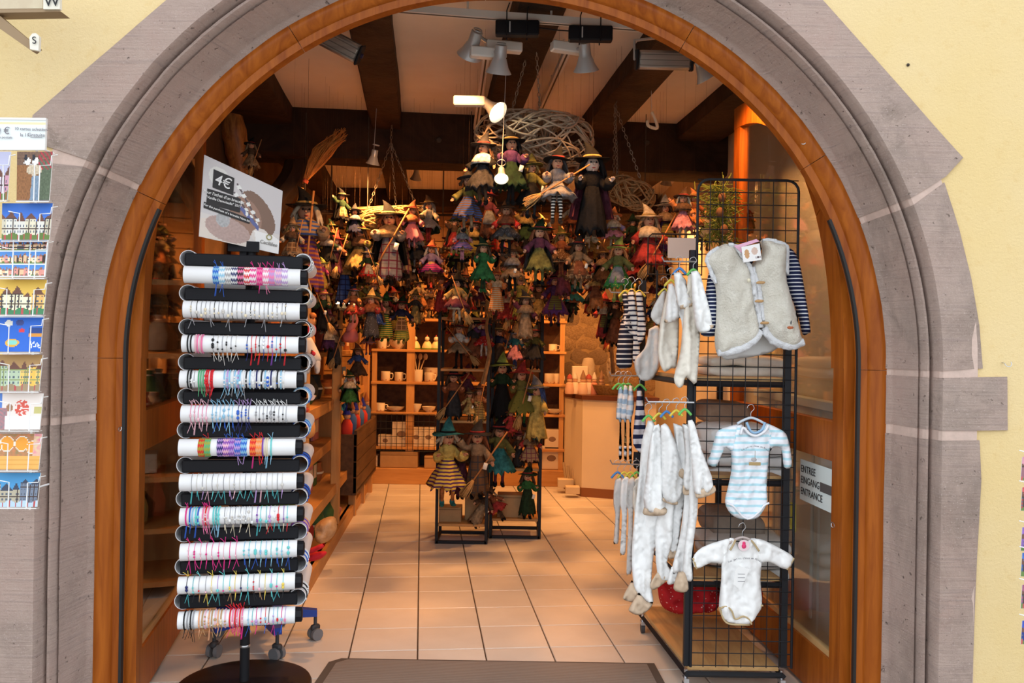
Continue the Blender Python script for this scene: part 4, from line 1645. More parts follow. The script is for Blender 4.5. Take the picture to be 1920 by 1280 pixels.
# second, lower grid on the shop side end and basket grid with a card
g = G()
bx0, bx1 = at(1212, 480, 4.5).x, at(1312, 480, 4.5).x
bz0, bz1 = at(1260, 516, 4.5).z, at(1260, 441, 4.5).z
by = 4.45
rc = .02
g.tube([(bx0, by, bz0), (bx0, by, bz1 - rc), (bx0 + rc, by, bz1), (bx1 - rc, by, bz1), (bx1, by, bz1 - rc), (bx1, by, bz0)], .005, 6, closed=True)
for i in range(1, 7):
    x = bx0 + (bx1 - bx0) * i / 7
    g.cyl((x, by, bz0), (x, by, bz1), .002, n=5, caps=False)
for i in range(1, 4):
    z = bz0 + (bz1 - bz0) * i / 4
    g.cyl((bx0, by, z), (bx1, by, z), .002, n=5, caps=False)
g.cyl((bx0 + .05, by, bz0 - .35), (bx0 + .05, by, bz0 + .02), .006, n=6)
rbuild(g, 'end_grid', black_metal, True)
sgc = G().box(at(1280, 465, 4.43), (.155, .006, .105))
tag(sgc.build('blank_card', M('pale_card', (.55, .50, .48), rough=.6)), 'blank pale card behind the small black basket grid', 'card')
# hanging rails sticking out to the left
for y, z, ln in ((3.70, at(1230, 752, 3.75).z, .20), (4.5, at(1180, 548, 4.5).z, .20), (4.46, at(1180, 704, 4.46).z, .20), (4.36, at(1180, 870, 4.36).z, .21), (3.70, at(1270, 490, 3.70).z, .14)):
    rbuild(G().tube([RP(RX0, y, z), RP(RX0 - ln, y, z), RP(RX0 - ln - .01, y, z + .02)], .004, 6), 'rail', steel_m, True)

# ---- folded blankets on the shelves


def folded(px0, px1, py0, py1, d, mat, label, layers=3, seed=0):
    a, b = at(px0, py1, d), at(px1, py0, d)
    t = thing('folded_blanket', label, 'blanket', ((a.x + b.x) / 2, d, a.z), group='folded blankets on the rack shelves')
    h = (b.z - a.z) / layers
    for k in range(layers):
        g = G()
        w, dp = (b.x - a.x) * (1 - .04 * ((k * 7 + seed) % 3)), .34
        nx, ny = 14, 8
        sec = 16
        for i in range(nx + 1):
            x = -w / 2 + w * i / nx
            e = 1 - abs(i / nx * 2 - 1) ** 8 * .35
            for j in range(sec):
                q = 2 * PI * j / sec
                cy, cz_ = math.cos(q), math.sin(q)
                yy = math.copysign(abs(cy) ** .35, cy) * dp / 2
                zz = math.copysign(abs(cz_) ** .55, cz_) * h * .53 * e
                nn = noise.noise(Vector((x * 9, yy * 9, k * 5 + seed)))
                g.v.append((x + nn * .004, yy + nn * .012, h * (k + .5) + zz + nn * .010))
        for i in range(nx):
            for j in range(sec):
                g.f.append((i * sec + j, i * sec + (j + 1) % sec, (i + 1) * sec + (j + 1) % sec, (i + 1) * sec + j))
        g.f += [tuple(range(sec)), tuple(nx * sec + j for j in reversed(range(sec)))]
        g.m = [0] * len(g.f)
        g.build('fold', mat, t, 'all')
    return t


folded(1312, 1462, 668, 704, 4.05, cream_c, 'cream folded blankets on the top rack shelf below the vest', 2, 1)
folded(1310, 1462, 830, 888, 4.05, white_c, 'stack of white folded blankets behind the striped bodysuit', 3, 2)
folded(1312, 1392, 752, 832, 4.35, M('brown_blanket', (.36, .24, .17), (.30, .19, .13), rough=.95, scale=20, bmp=.3), 'brown folded blanket behind the white stack on the middle shelf', 2, 3)
folded(1318, 1440, 795, 832, 4.12, white_c, 'loose white blanket on top of the stack behind the striped bodysuit', 1, 6)
folded(1310, 1462, 1000, 1074, 4.05, greyw_c, 'grey white folded blankets behind the white bodysuit', 3, 4)
folded(1318, 1420, 955, 1002, 4.2, M('taupe_blanket', (.33, .26, .21), (.27, .21, .17), rough=.95, scale=20, bmp=.3), 'taupe folded blanket above the grey white stack', 1, 5)
# red bags on the lowest part
redb = pattern_mat('red_dotted_cloth', (.42, .015, .02), (.75, .45, .42), 'dots', 45, .16)
cloth('cloth_bag', [(1232, 1096), (1262, 1090), (1300, 1094), (1338, 1092), (1350, 1120), (1342, 1140), (1300, 1150), (1256, 1146), (1238, 1130)], 4.40, redb, None, .11, fold=.05, ffreq=(.08, .08), seed=3)
tag(bpy.data.objects['cloth_bag'], 'red patterned soft bag lying on the lowest rack shelf', 'bag')
o = cloth('cloth_bag', [(1352, 1085), (1400, 1084), (1426, 1096), (1426, 1130), (1400, 1142), (1360, 1140), (1350, 1115)], 4.36, redb, None, .10, fold=.05, ffreq=(.08, .08), seed=9)
tag(o, 'red patterned soft bag behind the wire grid under the white bodysuit', 'bag')


def S(off, sc, pts):
    return [(off[0] + x * sc, off[1] + y * sc) for x, y in pts]


def pxtube(name, pts, d, r, mat, parent, lift=0.0, n=6):
    P = bez([at(x, y, d) + Vector((0, -lift, 0)) for x, y in pts], 5)
    return rel(parent, G().tube(P, r, n)).build(name, mat, parent, 'all')


def hanger(px, py, d, parent, up=26, colour=None, w=30):
    """small clip hanger: plastic shoulder piece and wire hook"""
    m = colour or M('clear_hanger', (.60, .60, .58), rough=.2)
    P = [at(px - w, py + 8, d), at(px - w * .5, py + 1, d), at(px, py - 3, d), at(px + w * .5, py + 1, d), at(px + w, py + 8, d)]
    h = rel(parent, G().tube(bez(P, 4), .006, 6)).build('hanger', m, parent, 'all')
    Q = [at(px, py - 2, d), at(px, py - up * .45, d), at(px + 6, py - up * .72, d), at(px + 2, py - up, d), at(px - 5, py - up * .92, d), at(px - 7, py - up * .75, d)]
    rel(parent, G().tube(bez(Q, 5), .0016, 6)).build('hook', steel_m, parent, 'all')
    return h


# ---- striped shirt under the fleece vest
V0, VS = (1320, 440), .1875
DV = 3.66
sh = thing('striped_shirt', 'navy and white striped long sleeved shirt under the fleece vest', 'shirt', at(1420, 680, DV))
cloth('sleeve', S(V0, VS, [(800, 120), (850, 130), (905, 170), (950, 260), (990, 450), (1030, 700), (1066, 950), (1045, 985), (985, 995), (945, 830), (880, 640), (815, 480)]), DV, navy_st, sh, .028, fold=.02, seed=1)
cloth('sleeve', S(V0, VS, [(60, 330), (110, 430), (150, 600), (140, 940), (95, 1015), (-30, 1000), (-10, 900), (5, 700), (30, 460)]), DV, navy_st, sh, .026, fold=.02, seed=2)
cloth('body', S(V0, VS, [(290, 130), (420, 320), (560, 260), (700, 150), (800, 300), (850, 900), (740, 1130), (560, 1205), (350, 1235), (180, 1225), (160, 900), (150, 400)]), DV + .01, M('shirt_hem', (.62, .62, .62), rough=.9), sh, .02, seed=4)
cloth('neck', S(V0, VS, [(330, 160), (430, 300), (470, 320), (500, 250), (560, 180), (560, 120)]), DV - .015, flat((.015, .018, .05), .9), sh, .006, seed=4)
vest = thing('fleece_vest', 'cream fleece baby vest with wooden toggles and white trim', 'vest', at(1420, 660, DV - .03))
DVV = DV - .045
LP = [(210, 88), (300, 110), (350, 200), (425, 300), (462, 400), (485, 560), (505, 720), (548, 890), (562, 980), (525, 1060), (430, 1125), (260, 1180), (140, 1205), (105, 1060), (120, 850), (122, 600), (90, 420), (25, 310), (8, 235), (60, 175), (140, 120)]
RPn = [(548, 45), (640, 55), (740, 85), (815, 115), (815, 400), (850, 560), (910, 760), (950, 950), (988, 1060), (960, 1105), (850, 1140), (740, 1112), (650, 1040), (585, 950), (558, 880), (540, 700), (500, 520), (462, 320), (535, 250), (580, 180), (570, 110)]
cloth('front_panel', S(V0, VS, LP), DVV, fleece, vest, .055, w=26, step=4.2, fold=.03, ffreq=(.03, .012), seed=3, rough_amp=.006)
cloth('front_panel', S(V0, VS, RPn), DVV, fleece, vest, .055, w=26, step=4.2, fold=.03, ffreq=(.03, .012), seed=5, rough_amp=.006)


def fuzzy(name, pts, d, r, mat, parent, lift):
    P = bez([at(x, y, d) + Vector((0, -lift, 0)) for x, y in pts], 9)
    g = G().tube(P, [r * (.86 + .14 * math.sin(PI * i / (len(P) - 1))) for i in range(len(P))], 12)
    g.v = [tuple(Vector(p) + Vector((1, 1, 1)) * .006 * noise.noise(Vector(p) * 60)) for p in g.v]
    return rel(parent, g).build(name, mat, parent, 'all')


fuzzy('trim', S(V0, VS, [(120, 1185), (260, 1165), (400, 1115), (495, 1040), (548, 965)]), DVV, .017, fleece_w, vest, .030)
fuzzy('trim', S(V0, VS, [(580, 930), (640, 1030), (740, 1088), (850, 1115), (975, 1070)]), DVV, .017, fleece_w, vest, .030)
fuzzy('trim', S(V0, VS, [(225, 105), (300, 130), (370, 230), (430, 320), (470, 470), (490, 640), (525, 800), (550, 930)]), DVV, .011, fleece_w, vest, .034)
fuzzy('trim', S(V0, VS, [(470, 330), (500, 450), (530, 560), (545, 700), (575, 860)]), DVV, .011, fleece_w, vest, .030)
fuzzy('trim', S(V0, VS, [(140, 130), (50, 190), (20, 260), (60, 370), (110, 490)]), DVV, .009, fleece_w, vest, .020)
fuzzy('trim', S(V0, VS, [(570, 60), (690, 75), (808, 125), (812, 270), (815, 400)]), DVV, .009, fleece_w, vest, .022)
tog = M('toggle_wood', (.55, .33, .15), (.42, .24, .10), rough=.5, scale=30)
for (x, y, r_) in ((525, 488, .05), (510, 670, .1), (563, 885, .1)):
    p = at(V0[0] + x * VS, V0[1] + y * VS, DVV) + Vector((0, -.062, 0))
    rel(vest, G().tube([p + Vector((-.018, 0, -.002)), p + Vector((-.010, 0, 0)), p + Vector((.010, 0, 0)), p + Vector((.018, 0, .001))], [.003, .006, .006, .003], 8)).build('toggle', tog, vest, 'all')
p = at(V0[0] + 410 * VS, V0[1] + 465 * VS, DVV) + Vector((0, -.06, 0))
rel(vest, G().ball(p, .008, 10, 7, sc=(1, .5, 1))).build('button', M('button_cream', (.7, .65, .5), rough=.4), vest, 'all')
p = at(V0[0] + 815 * VS, V0[1] + 930 * VS, DVV) + Vector((0, -.062, 0))
emb = rel(vest, G().ball(p, .014, 10, 6, sc=(1, .25, .5))).build('embroidery', flat((.42, .12, .05), .8), vest, 'all')
rel(vest, G().ball(p + Vector((.001, -.002, .022)), .010, 8, 5, sc=(.4, .3, 1.2))).build('embroidery', flat((.08, .08, .09), .8), vest, 'all')
# tag card on the vest
tc = thing('clothing_tag', 'white printed card tag with a bear on the fleece vest', 'tag', at(1409, 472, DVV - .07))


def tag_fn(u, v):
    c = (.82, .80, .80)
    if (u - .25) ** 2 / .018 + (v - .5) ** 2 / .09 < 1:
        c = (.55, .30, .14)
    if (u - .68) ** 2 / .03 + (v - .60) ** 2 / .05 < 1:
        c = (.62, .45, .38)
    if u > .65 and .12 < v < .26 and int(u * 40) % 3:
        c = (.12, .08, .08)
    return c


printed('card', [at(1394, 492, DVV - .068), at(1428, 487, DVV - .068), at(1424, 456, DVV - .068), at(1390, 463, DVV - .068)], 30, 24, tag_fn, tc, .002)
rel(tc, G().prism([at(1376, 461, DVV - .05), at(1394, 476, DVV - .05), at(1394, 462, DVV - .06), at(1424, 452, DVV - .06), at(1418, 448, DVV - .05)], (0, .003, 0))).build('pink_header', flat((.75, .42, .58), .5), tc)

# ---- bodysuits
O0, OS = (1290, 750), .336
bs = thing('baby_bodysuit', 'pale blue and white striped baby bodysuit on a hanger', 'bodysuit', at(1403, 972, 3.66))
DB = 3.675
cloth('body', S(O0, OS, [(300, 135), (262, 150), (240, 240), (242, 380), (226, 470), (206, 568), (240, 635), (300, 664), (380, 660), (418, 620), (443, 565), (440, 470), (452, 300), (470, 220), (455, 150), (425, 130), (385, 190), (340, 195)]), DB, blue_st, bs, .018, w=7, fold=.022, seed=1, wr=.02, step=5)
cloth('sleeve', S(O0, OS, [(280, 132), (215, 150), (165, 172), (148, 215), (125, 300), (108, 350), (155, 370), (190, 300), (210, 262), (248, 285), (275, 200)]), DB, blue_st, bs, .018, w=8, fold=.022, wr=.02, step=5, seed=2)
cloth('sleeve', S(O0, OS, [(440, 128), (500, 155), (548, 190), (572, 280), (578, 368), (535, 373), (522, 275), (478, 262), (455, 285), (440, 200)]), DB, blue_st, bs, .018, w=8, fold=.022, wr=.02, step=5, seed=3)
plain_w = flat((.82, .83, .88), .9, 'white_rib')
pxtube('binding', S(O0, OS, [(206, 570), (240, 582), (268, 610), (300, 645), (330, 655)]), DB, .0045, plain_w, bs, .024)
pxtube('binding', S(O0, OS, [(443, 567), (415, 582), (390, 615), (350, 648), (320, 656)]), DB, .0045, plain_w, bs, .024)
pxtube('collar', S(O0, OS, [(285, 188), (300, 150), (335, 185), (375, 195), (420, 170), (440, 135)]), DB, .006, plain_w, bs, .024)
pxtube('collar', S(O0, OS, [(322, 122), (345, 170), (375, 180), (410, 160), (425, 122)]), DB, .006, M('blue_rib', (.30, .48, .68), rough=.9), bs, .012)
hanger(1408, 786, DB, bs, 28, M('blue_white_hanger', (.55, .62, .70), rough=.3), 26)


def arc_text(body, pts, d, size, mat, parent, lift):
    P = bez([at(x, y, d) + Vector((0, -lift, 0)) for x, y in pts], 24)
    L = [0]
    for a, b in zip(P, P[1:]):
        L.append(L[-1] + (b - a).length)
    n = len(body)
    for i, ch in enumerate(body):
        if ch == ' ':
            continue
        s_ = L[-1] * (i + .5) / n
        k = next(j for j in range(len(L) - 1) if L[j + 1] >= s_)
        tg = (P[k + 1] - P[k]).normalized()
        text('lettering', ch, size, mat, frame_mx(P[k], tg, (0, 0, 1)), parent, .0005)


grey_ink = flat((.16, .16, .19), .8, 'grey_ink')
arc_text('Les petits choux en Alsace', S(O0, OS, [(285, 272), (325, 254), (365, 250), (405, 258), (440, 280)]), DB, .0115, grey_ink, bs, .040)
p = at(O0[0] + 358 * OS, O0[1] + 340 * OS, DB) + Vector((0, -.040, 0))
rel(bs, G().box(p + Vector((0, 0, -.006)), (.050, .003, .014), bev=.001)).build('motif', flat((.42, .30, .14), .8), bs)
rel(bs, G().ball(p + Vector((-.004, 0, .012)), .012, 8, 5, sc=(1, .2, .8))).build('motif', flat((.45, .42, .42), .8), bs, 'all')
rel(bs, G().cyl(p + Vector((.001, 0, .02)), p + Vector((.001, 0, .05)), .0012, n=5)).build('motif', flat((.30, .25, .20), .8), bs)

ws = thing('baby_bodysuit', 'white baby bodysuit with ochre edging and a pink round hanger tag', 'bodysuit', at(1390, 1168, 3.66))
DB2 = 3.67
cloth('body', S(O0, OS, [(255, 770), (225, 775), (190, 860), (185, 1000), (172, 1148), (195, 1218), (235, 1244), (340, 1248), (382, 1200), (414, 1140), (404, 1000), (412, 880), (390, 780), (340, 775), (315, 825), (285, 825)]), DB2, white_c, ws, .018, w=7, fold=.024, seed=4, wr=.02, step=5)
cloth('sleeve', S(O0, OS, [(240, 772), (200, 778), (80, 820), (27, 880), (47, 940), (130, 906), (200, 905)]), DB2, white_c, ws, .018, w=8, fold=.02, wr=.02, step=5, seed=5)
cloth('sleeve', S(O0, OS, [(370, 772), (420, 780), (520, 830), (590, 880), (550, 944), (450, 902), (395, 905)]), DB2, white_c, ws, .018, w=8, fold=.02, wr=.02, step=5, seed=6)
for pts in ([(172, 1150), (205, 1140), (235, 1165), (255, 1210), (300, 1195), (335, 1215), (345, 1240)], [(414, 1140), (380, 1150), (355, 1185), (335, 1215)], [(172, 1150), (195, 1218), (235, 1244), (340, 1248)]):
    pxtube('edging', S(O0, OS, pts), DB2, .004, trimb_c, ws, .026 if len(pts) > 4 else .012)
for pts in ([(228, 830), (245, 800), (258, 772)], [(345, 775), (365, 800), (388, 835)], [(27, 880), (47, 940)], [(590, 880), (550, 944)]):
    pxtube('edging', S(O0, OS, pts), DB2, .0045, trimb_c, ws, .022 if len(pts) > 2 else .004)
hanger(1392, 1010, DB2, ws, 30, M('pale_hanger', (.50, .42, .40), rough=.3), 26)
p = at(O0[0] + 300 * OS, O0[1] + 800 * OS, DB2) + Vector((0, -.03, 0))
rel(ws, G().cyl(p, p + Vector((0, -.003, 0)), .024, n=20)).build('round_tag', flat((.80, .62, .66), .5), ws)
g = G().ball(p + Vector((0, -.004, -.003)), .010, 8, 5, sc=(1, .2, 1.1)).ball(p + Vector((0, -.004, .010)), .007, 8, 5, sc=(1, .2, 1))
rel(ws, g).build('bear_print', flat((.75, .05, .18), .5), ws, 'all')
arc_text('Les petits choux en Alsace', S(O0, OS, [(212, 888), (260, 872), (310, 868), (360, 872), (402, 892)]), DB2, .0125, grey_ink, ws, .040)
pt = thing('clothing_tag', 'white paper price tag hanging on the white bodysuit', 'tag', at(1387, 1100, 3.62))
rel(pt, G().prism([at(O0[0] + x * OS, O0[1] + y * OS, 3.622) for x, y in ((282, 922), (342, 945), (292, 1058), (252, 1025), (265, 950))], (0, .002, 0))).build('card', paper_m, pt)
rel(pt, G().tube(bez([at(1392, 1050, 3.63), at(1385, 1056, 3.622), at(1386, 1062, 3.621)], 4), .0008, 4)).build('string', paper_m, pt)
for q in (970, 990, 1010):
    rel(pt, G().box(at(O0[0] + 298 * OS, O0[1] + q * OS, 3.621), (.030, .0006, .0015))).build('print_line', grey_ink, pt)

# ---- white footed pyjamas hung sideways
C0, CS = (1140, 700), .453
YC = M('yellow_hanger', (.75, .60, .08), rough=.4)
BCc = M('blue_hanger', (.08, .25, .60), rough=.4)
GCc = M('green_hanger', (.15, .50, .12), rough=.4)


def garment(name, label, cat, base, pieces, d, hang=None, group=None):
    t = thing(name, label, cat, at(base[0], base[1], d), group=group)
    for nm, pts, off, dd, mat, th in pieces:
        cloth(nm, S(off[0], off[1], pts), d + dd, mat, t, th * .5, w=7, step=5.0, fold=.045, ffreq=(.085, .010), wr=.02, seed=len(nm) + int(pts[0][0]))
    if hang:
        x, y, m = hang
        hanger(x, y, d, t, 26, m, 12)
    return t


CC = (C0, CS)
gp = 'white footed pyjamas on the lower rail of the rack'
garment('footed_pyjamas', 'white footed pyjamas hanging nearest the shop, beige soles turned out', 'pyjamas', (1195, 1150), [
    ('body', [(165, 195), (195, 215), (222, 420), (218, 600), (188, 760), (180, 880), (188, 945), (165, 955), (130, 920), (106, 872), (98, 740), (112, 560), (130, 400), (140, 280)], CC, 0, white_c, .045),
    ('sleeve', [(190, 215), (218, 225), (228, 400), (236, 558), (150, 558), (160, 400), (172, 290)], CC, -.06, white_c, .03),
    ('cuff', [(149, 553), (236, 553), (233, 586), (149, 585)], CC, -.06, beige_c, .032),
    ('foot', [(98, 855), (122, 880), (132, 912), (112, 946), (66, 936), (66, 915)], CC, .02, beige_c, .03),
    ('foot', [(128, 905), (160, 945), (186, 945), (172, 975), (130, 1000), (88, 985), (92, 960)], CC, -.03, beige_c, .03)], 3.82, (1216, 782, GCc), gp)
garment('footed_pyjamas', 'white footed pyjamas, second from the shop side on the lower rail', 'pyjamas', (1230, 1110), [
    ('body', [(225, 210), (262, 240), (300, 440), (276, 540), (268, 690), (244, 780), (264, 822), (250, 856), (205, 832), (196, 640), (225, 500)], CC, 0, white_c, .04),
    ('sleeve', [(218, 215), (245, 212), (285, 300), (312, 450), (284, 532), (228, 512), (222, 380)], CC, -.05, white_c, .028),
    ('cuff', [(228, 508), (286, 528), (280, 545), (230, 530)], CC, -.05, beige_c, .03),
    ('foot', [(206, 818), (246, 850), (190, 896), (174, 872)], CC, 0, beige_c, .03)], 3.79, (1236, 778, YC), gp)
garment('footed_pyjamas', 'white footed pyjamas with folded cuff, in the middle of the lower rail', 'pyjamas', (1262, 1060), [
    ('body', [(270, 205), (325, 240), (330, 420), (312, 560), (292, 705), (288, 738), (256, 725), (262, 600), (288, 470)], CC, .02, white_c, .035),
    ('sleeve', [(278, 212), (310, 225), (330, 300), (332, 412), (290, 398), (284, 300)], CC, -.03, white_c, .026),
    ('cuff', [(288, 390), (332, 398), (326, 436), (294, 425)], CC, -.03, beige_c, .028),
    ('foot', [(252, 720), (288, 735), (280, 760), (250, 765)], CC, .02, beige_c, .025)], 3.77, (1250, 774, BCc), gp)
garment('footed_pyjamas', 'white footed pyjamas with narrow sleeve, second from the wire grid', 'pyjamas', (1290, 1100), [
    ('body', [(312, 205), (345, 240), (352, 480), (345, 640), (330, 800), (318, 830), (296, 820), (272, 830), (268, 790), (292, 700), (312, 560), (318, 400)], CC, .02, white_c, .035),
    ('sleeve', [(306, 210), (334, 222), (346, 330), (348, 470), (312, 466), (318, 340)], CC, -.03, white_c, .026),
    ('cuff', [(310, 462), (349, 466), (346, 498), (312, 500)], CC, -.03, beige_c, .028),
    ('foot', [(262, 800), (286, 795), (286, 850), (266, 872), (244, 866)], CC, .02, white_c, .03)], 3.72, (1268, 772, YC), gp)
garment('footed_pyjamas', 'white footed pyjamas nearest the wire grid, wide sleeve and oval beige sole', 'pyjamas', (1305, 1120), [
    ('body', [(330, 195), (358, 220), (372, 520), (362, 640), (346, 760), (350, 850), (328, 858), (308, 835), (318, 700), (335, 560)], CC, .02, white_c, .035),
    ('sleeve', [(330, 195), (356, 202), (390, 320), (436, 466), (362, 498), (345, 360)], CC, -.05, white_c, .03),
    ('cuff', [(358, 490), (434, 464), (441, 494), (372, 518)], CC, -.05, beige_c, .032),
    ('foot', [(290, 822), (318, 824), (333, 892), (302, 906), (270, 888)], CC, -.03, beige_c, .026)], 3.665, (1284, 770, GCc), gp)
# upper group of cream sets
U0, US = (1140, 320), .3125
UU = (U0, US)
gp = 'cream baby sets on the upper rail of the rack'
garment('baby_jacket', 'white baby jacket with wide sleeve and beige cuff beside the fleece vest', 'jacket', (1300, 640), [
    ('body', [(480, 620), (540, 640), (555, 900), (540, 1180), (528, 1290), (505, 1270), (465, 1240), (450, 1290), (420, 1300), (395, 1240), (432, 1090), (450, 900)], UU, .03, cream_c, .035),
    ('sleeve', [(498, 606), (545, 608), (580, 720), (626, 930), (546, 966), (512, 850)], UU, -.04, white_c, .03),
    ('cuff', [(544, 950), (622, 924), (628, 942), (552, 975)], UU, -.04, beige_c, .032)], 3.665, (1300, 508, GCc), gp)
garment('baby_jacket', 'white baby jacket with short hanging sleeve, second on the upper rail', 'jacket', (1280, 600), [
    ('body', [(420, 640), (470, 660), (480, 860), (525, 1010), (480, 1005), (470, 1045), (450, 1040), (440, 900), (400, 800)], UU, .03, white_c, .03),
    ('sleeve', [(395, 612), (440, 615), (470, 700), (500, 800), (432, 820), (405, 740)], UU, -.03, white_c, .03),
    ('cuff', [(430, 808), (500, 792), (502, 812), (440, 832)], UU, -.03, beige_c, .03)], 3.72, (1274, 506, BCc), gp)
garment('baby_trousers', 'cream baby trousers with beige hems behind the white jackets', 'trousers', (1262, 700), [
    ('body', [(360, 700), (420, 800), (425, 1000), (412, 1170), (380, 1185), (345, 1205), (322, 1185), (300, 1090), (315, 900)], UU, .03, cream_c, .04),
    ('sleeve', [(362, 680), (398, 690), (430, 876), (342, 906), (352, 790)], UU, -.03, white_c, .03),
    ('cuff', [(340, 888), (428, 866), (430, 884), (345, 912)], UU, -.03, beige_c, .03)], 3.80, (1258, 528, YC), gp)
garment('baby_jacket', 'grey cream jacket at the shop end of the upper rail', 'jacket', (1235, 610), [
    ('body', [(322, 720), (352, 690), (360, 850), (350, 1050), (320, 1080), (310, 920)], UU, .03, greyw_c, .03),
    ('sleeve', [(318, 735), (345, 715), (340, 830), (312, 925), (256, 876), (280, 800)], UU, -.02, greyw_c, .03)], 3.90, (1246, 545, YC), gp)  # greyer cotton than the other jackets on this rail
garment('baby_bib', 'round cream bib hanging between the striped tops and white jackets', 'bib', (1210, 710), [
    ('bib', [(245, 950), (300, 930), (322, 1020), (325, 1120), (305, 1190), (262, 1250), (205, 1258), (165, 1205), (162, 1130), (215, 1070), (235, 1010)], UU, 0, greyw_c, .03)], 4.3)
# striped groups further in
gp = 'navy striped tops at the far end of the rack'
garment('striped_jersey', 'navy top with thin white stripes, front of the far group', 'top', (1172, 690), [
    ('body', [(82, 722), (115, 740), (135, 850), (150, 1000), (146, 1150), (126, 1182), (50, 1166), (66, 960), (92, 850)], UU, 0, navy_d, .03)], 4.50, (1172, 548, YC), gp)
garment('striped_jersey', 'pink white top with navy stripes, middle of the far group', 'top', (1190, 680), [
    ('body', [(120, 732), (150, 708), (172, 820), (182, 950), (192, 1140), (150, 1145), (152, 1010), (140, 980), (92, 940), (92, 890), (112, 820)], UU, -.03, navy_w, .03)], 4.52, (1184, 545, YC), gp)
garment('striped_jersey', 'white top with navy stripes, rightmost of the far group', 'top', (1205, 640), [
    ('body', [(165, 732), (200, 725), (214, 830), (228, 960), (198, 1035), (176, 1010), (178, 880)], UU, -.04, navy_w, .03)], 4.50, (1198, 548, YC), gp)
D0, DS = (1020, 440), .391
DD = (D0, DS)
gp = 'small striped rompers on the middle far rail'
for k, (x, nm) in enumerate(((360, 'leftmost'), (384, 'middle'), (408, 'rightmost'))):
    garment('striped_romper', f'pale blue striped romper, {nm} of three on the middle far rail', 'romper', (1160 + k * 9, 870), [
        ('body', [(x, 722), (x + 16, 725), (x + 24, 830), (x + 10, 900), (x + 14, 1040), (x + 10, 1075 + k * 12), (x - 2, 1060), (x + 2, 900), (x - 15, 880), (x - 10, 800)], DD, -.01 * k, blue_w, .02)], 4.46, (1160 + k * 9, 722, GCc), gp)
garment('striped_romper', 'navy and white striped romper right of the pale blue ones', 'romper', (1200, 850), [
    ('body', [(446, 728), (466, 735), (478, 820), (488, 890), (476, 1040), (428, 1005), (432, 900), (442, 800)], DD, 0, pattern_mat('romper_navy', (.70, .70, .76), (.02, .025, .07), 'stripe', 1 / .05, .45, 'Y', 'UV'), .022)], 4.44, (1200, 724, GCc), gp)
garment('dark_romper', 'small dark patterned romper under the navy striped romper', 'romper', (1196, 890), [
    ('body', [(430, 1040), (462, 1045), (468, 1090), (450, 1120), (428, 1110)], DD, 0, pattern_mat('dark_dots', (.02, .02, .025), (.5, .5, .5), 'dots', 60, .2), .02)], 4.46)
gp = 'pale rompers on the lowest far rail'
for k, (x, y1, nm) in enumerate(((38, 705, 'leftmost'), (66, 750, 'second'), (92, 830, 'third'), (118, 700, 'rightmost'))):
    garment('pale_romper', f'plain pale grey romper, {nm} of four on the lowest far rail', 'romper', (1155 + k * 11, 1000), [
        ('body', [(x - 8, 440), (x + 14, 425), (x + 24, 460), (x + 14, 560), (x + 10, y1 - 100), (x + 6, y1 - 10), (x - 8, y1), (x - 16, y1 - 10), (x - 8, 590), (x - 16, 540), (x - 14, 480)], CC, -.012 * k, (greyw_c, white_c, greyw_c, cream_c)[k], .02)], 4.36, (1158 + k * 12, 888, (BCc, YC, YC, GCc)[k]), gp)
# ================================================================== shop furniture
ceramic = M('cream_ceramic', (.74, .62, .46), rough=.25, spec=.5)
ceramic2 = pattern_mat('printed_ceramic', (.74, .62, .46), (.45, .20, .12), 'dots', 22, .18, rough=.3)
BD = 9.15


def bp(px, py, d=BD):
    return at(px, py, d)


bshelf = thing('back_shelving', 'tall pine shelving with ceramics along the back wall', 'shelving', bp(880, 908))
BX0, BX1 = bp(694, 800).x, bp(1060, 800).x
LEV = [bp(765, y).z for y in (838, 773, 716, 655, 597)]


def bb(g, name, mat, sm=False):
    return rel(bshelf, g).build(name, mat, bshelf, sm)


for i, z in enumerate(LEV):
    x0 = BX0 if i < 4 else bp(762, 600).x
    bb(G().box(((x0 + BX1) / 2, BD + .17, z - .012), (BX1 - x0, .36, .028), bev=.004), 'shelf', pine_m)
for px, y0 in ((768, 597), (1052, 597), (700, 655)):
    z1 = bp(px, y0).z
    bb(G().box((bp(px, 800).x, BD + .02, z1 / 2), (.085 if px == 768 else .05, .03, z1)), 'upright', pine_z)
bb(G().box(((BX0 + BX1) / 2, BD + .10, .085), (BX1 - BX0, .28, .17), bev=.005), 'plinth', pine_m)
bb(G().box(((BX0 + BX1) / 2, BD + .36, .95), (BX1 - BX0, .02, 1.7)), 'back_panel', dark_board)
g = G()
gz0, gz1 = bp(760, 845).z, bp(760, 776).z
for i in range(13):
    x = BX0 + (bp(815, 800).x - BX0) * i / 12
    g.cyl((x, BD - .02, gz0), (x, BD - .02, gz1), .003, n=5)
for i in range(6):
    z = gz0 + (gz1 - gz0) * i / 5
    g.cyl((BX0, BD - .02, z), (bp(815, 800).x, BD - .02, z), .003, n=5)
bb(g, 'wire_grid', black_metal)


def mug(px, lev, d, h, r, label, mat=None, side=1, group='cream mugs on the back shelving'):
    p = Vector((bp(px, 700, d).x, d, LEV[lev]))
    t = thing('mug', label, 'mug', p + Vector((0, 0, .003)), group=group)
    G().lathe([(0, 0), (r * .8, 0), (r, h * .12), (r, h), (r * .92, h), (r * .9, h * .15), (0, h * .12)], 18).build('cup', mat or ceramic2, t, True)
    G().tube(bez([(side * r * .95, 0, h * .8), (side * r * 1.5, 0, h * .78), (side * r * 1.6, 0, h * .5), (side * r * 1.4, 0, h * .25), (side * r * .95, 0, h * .25)], 4), r * .12, 6).build('handle', ceramic, t, 'all')
    return t


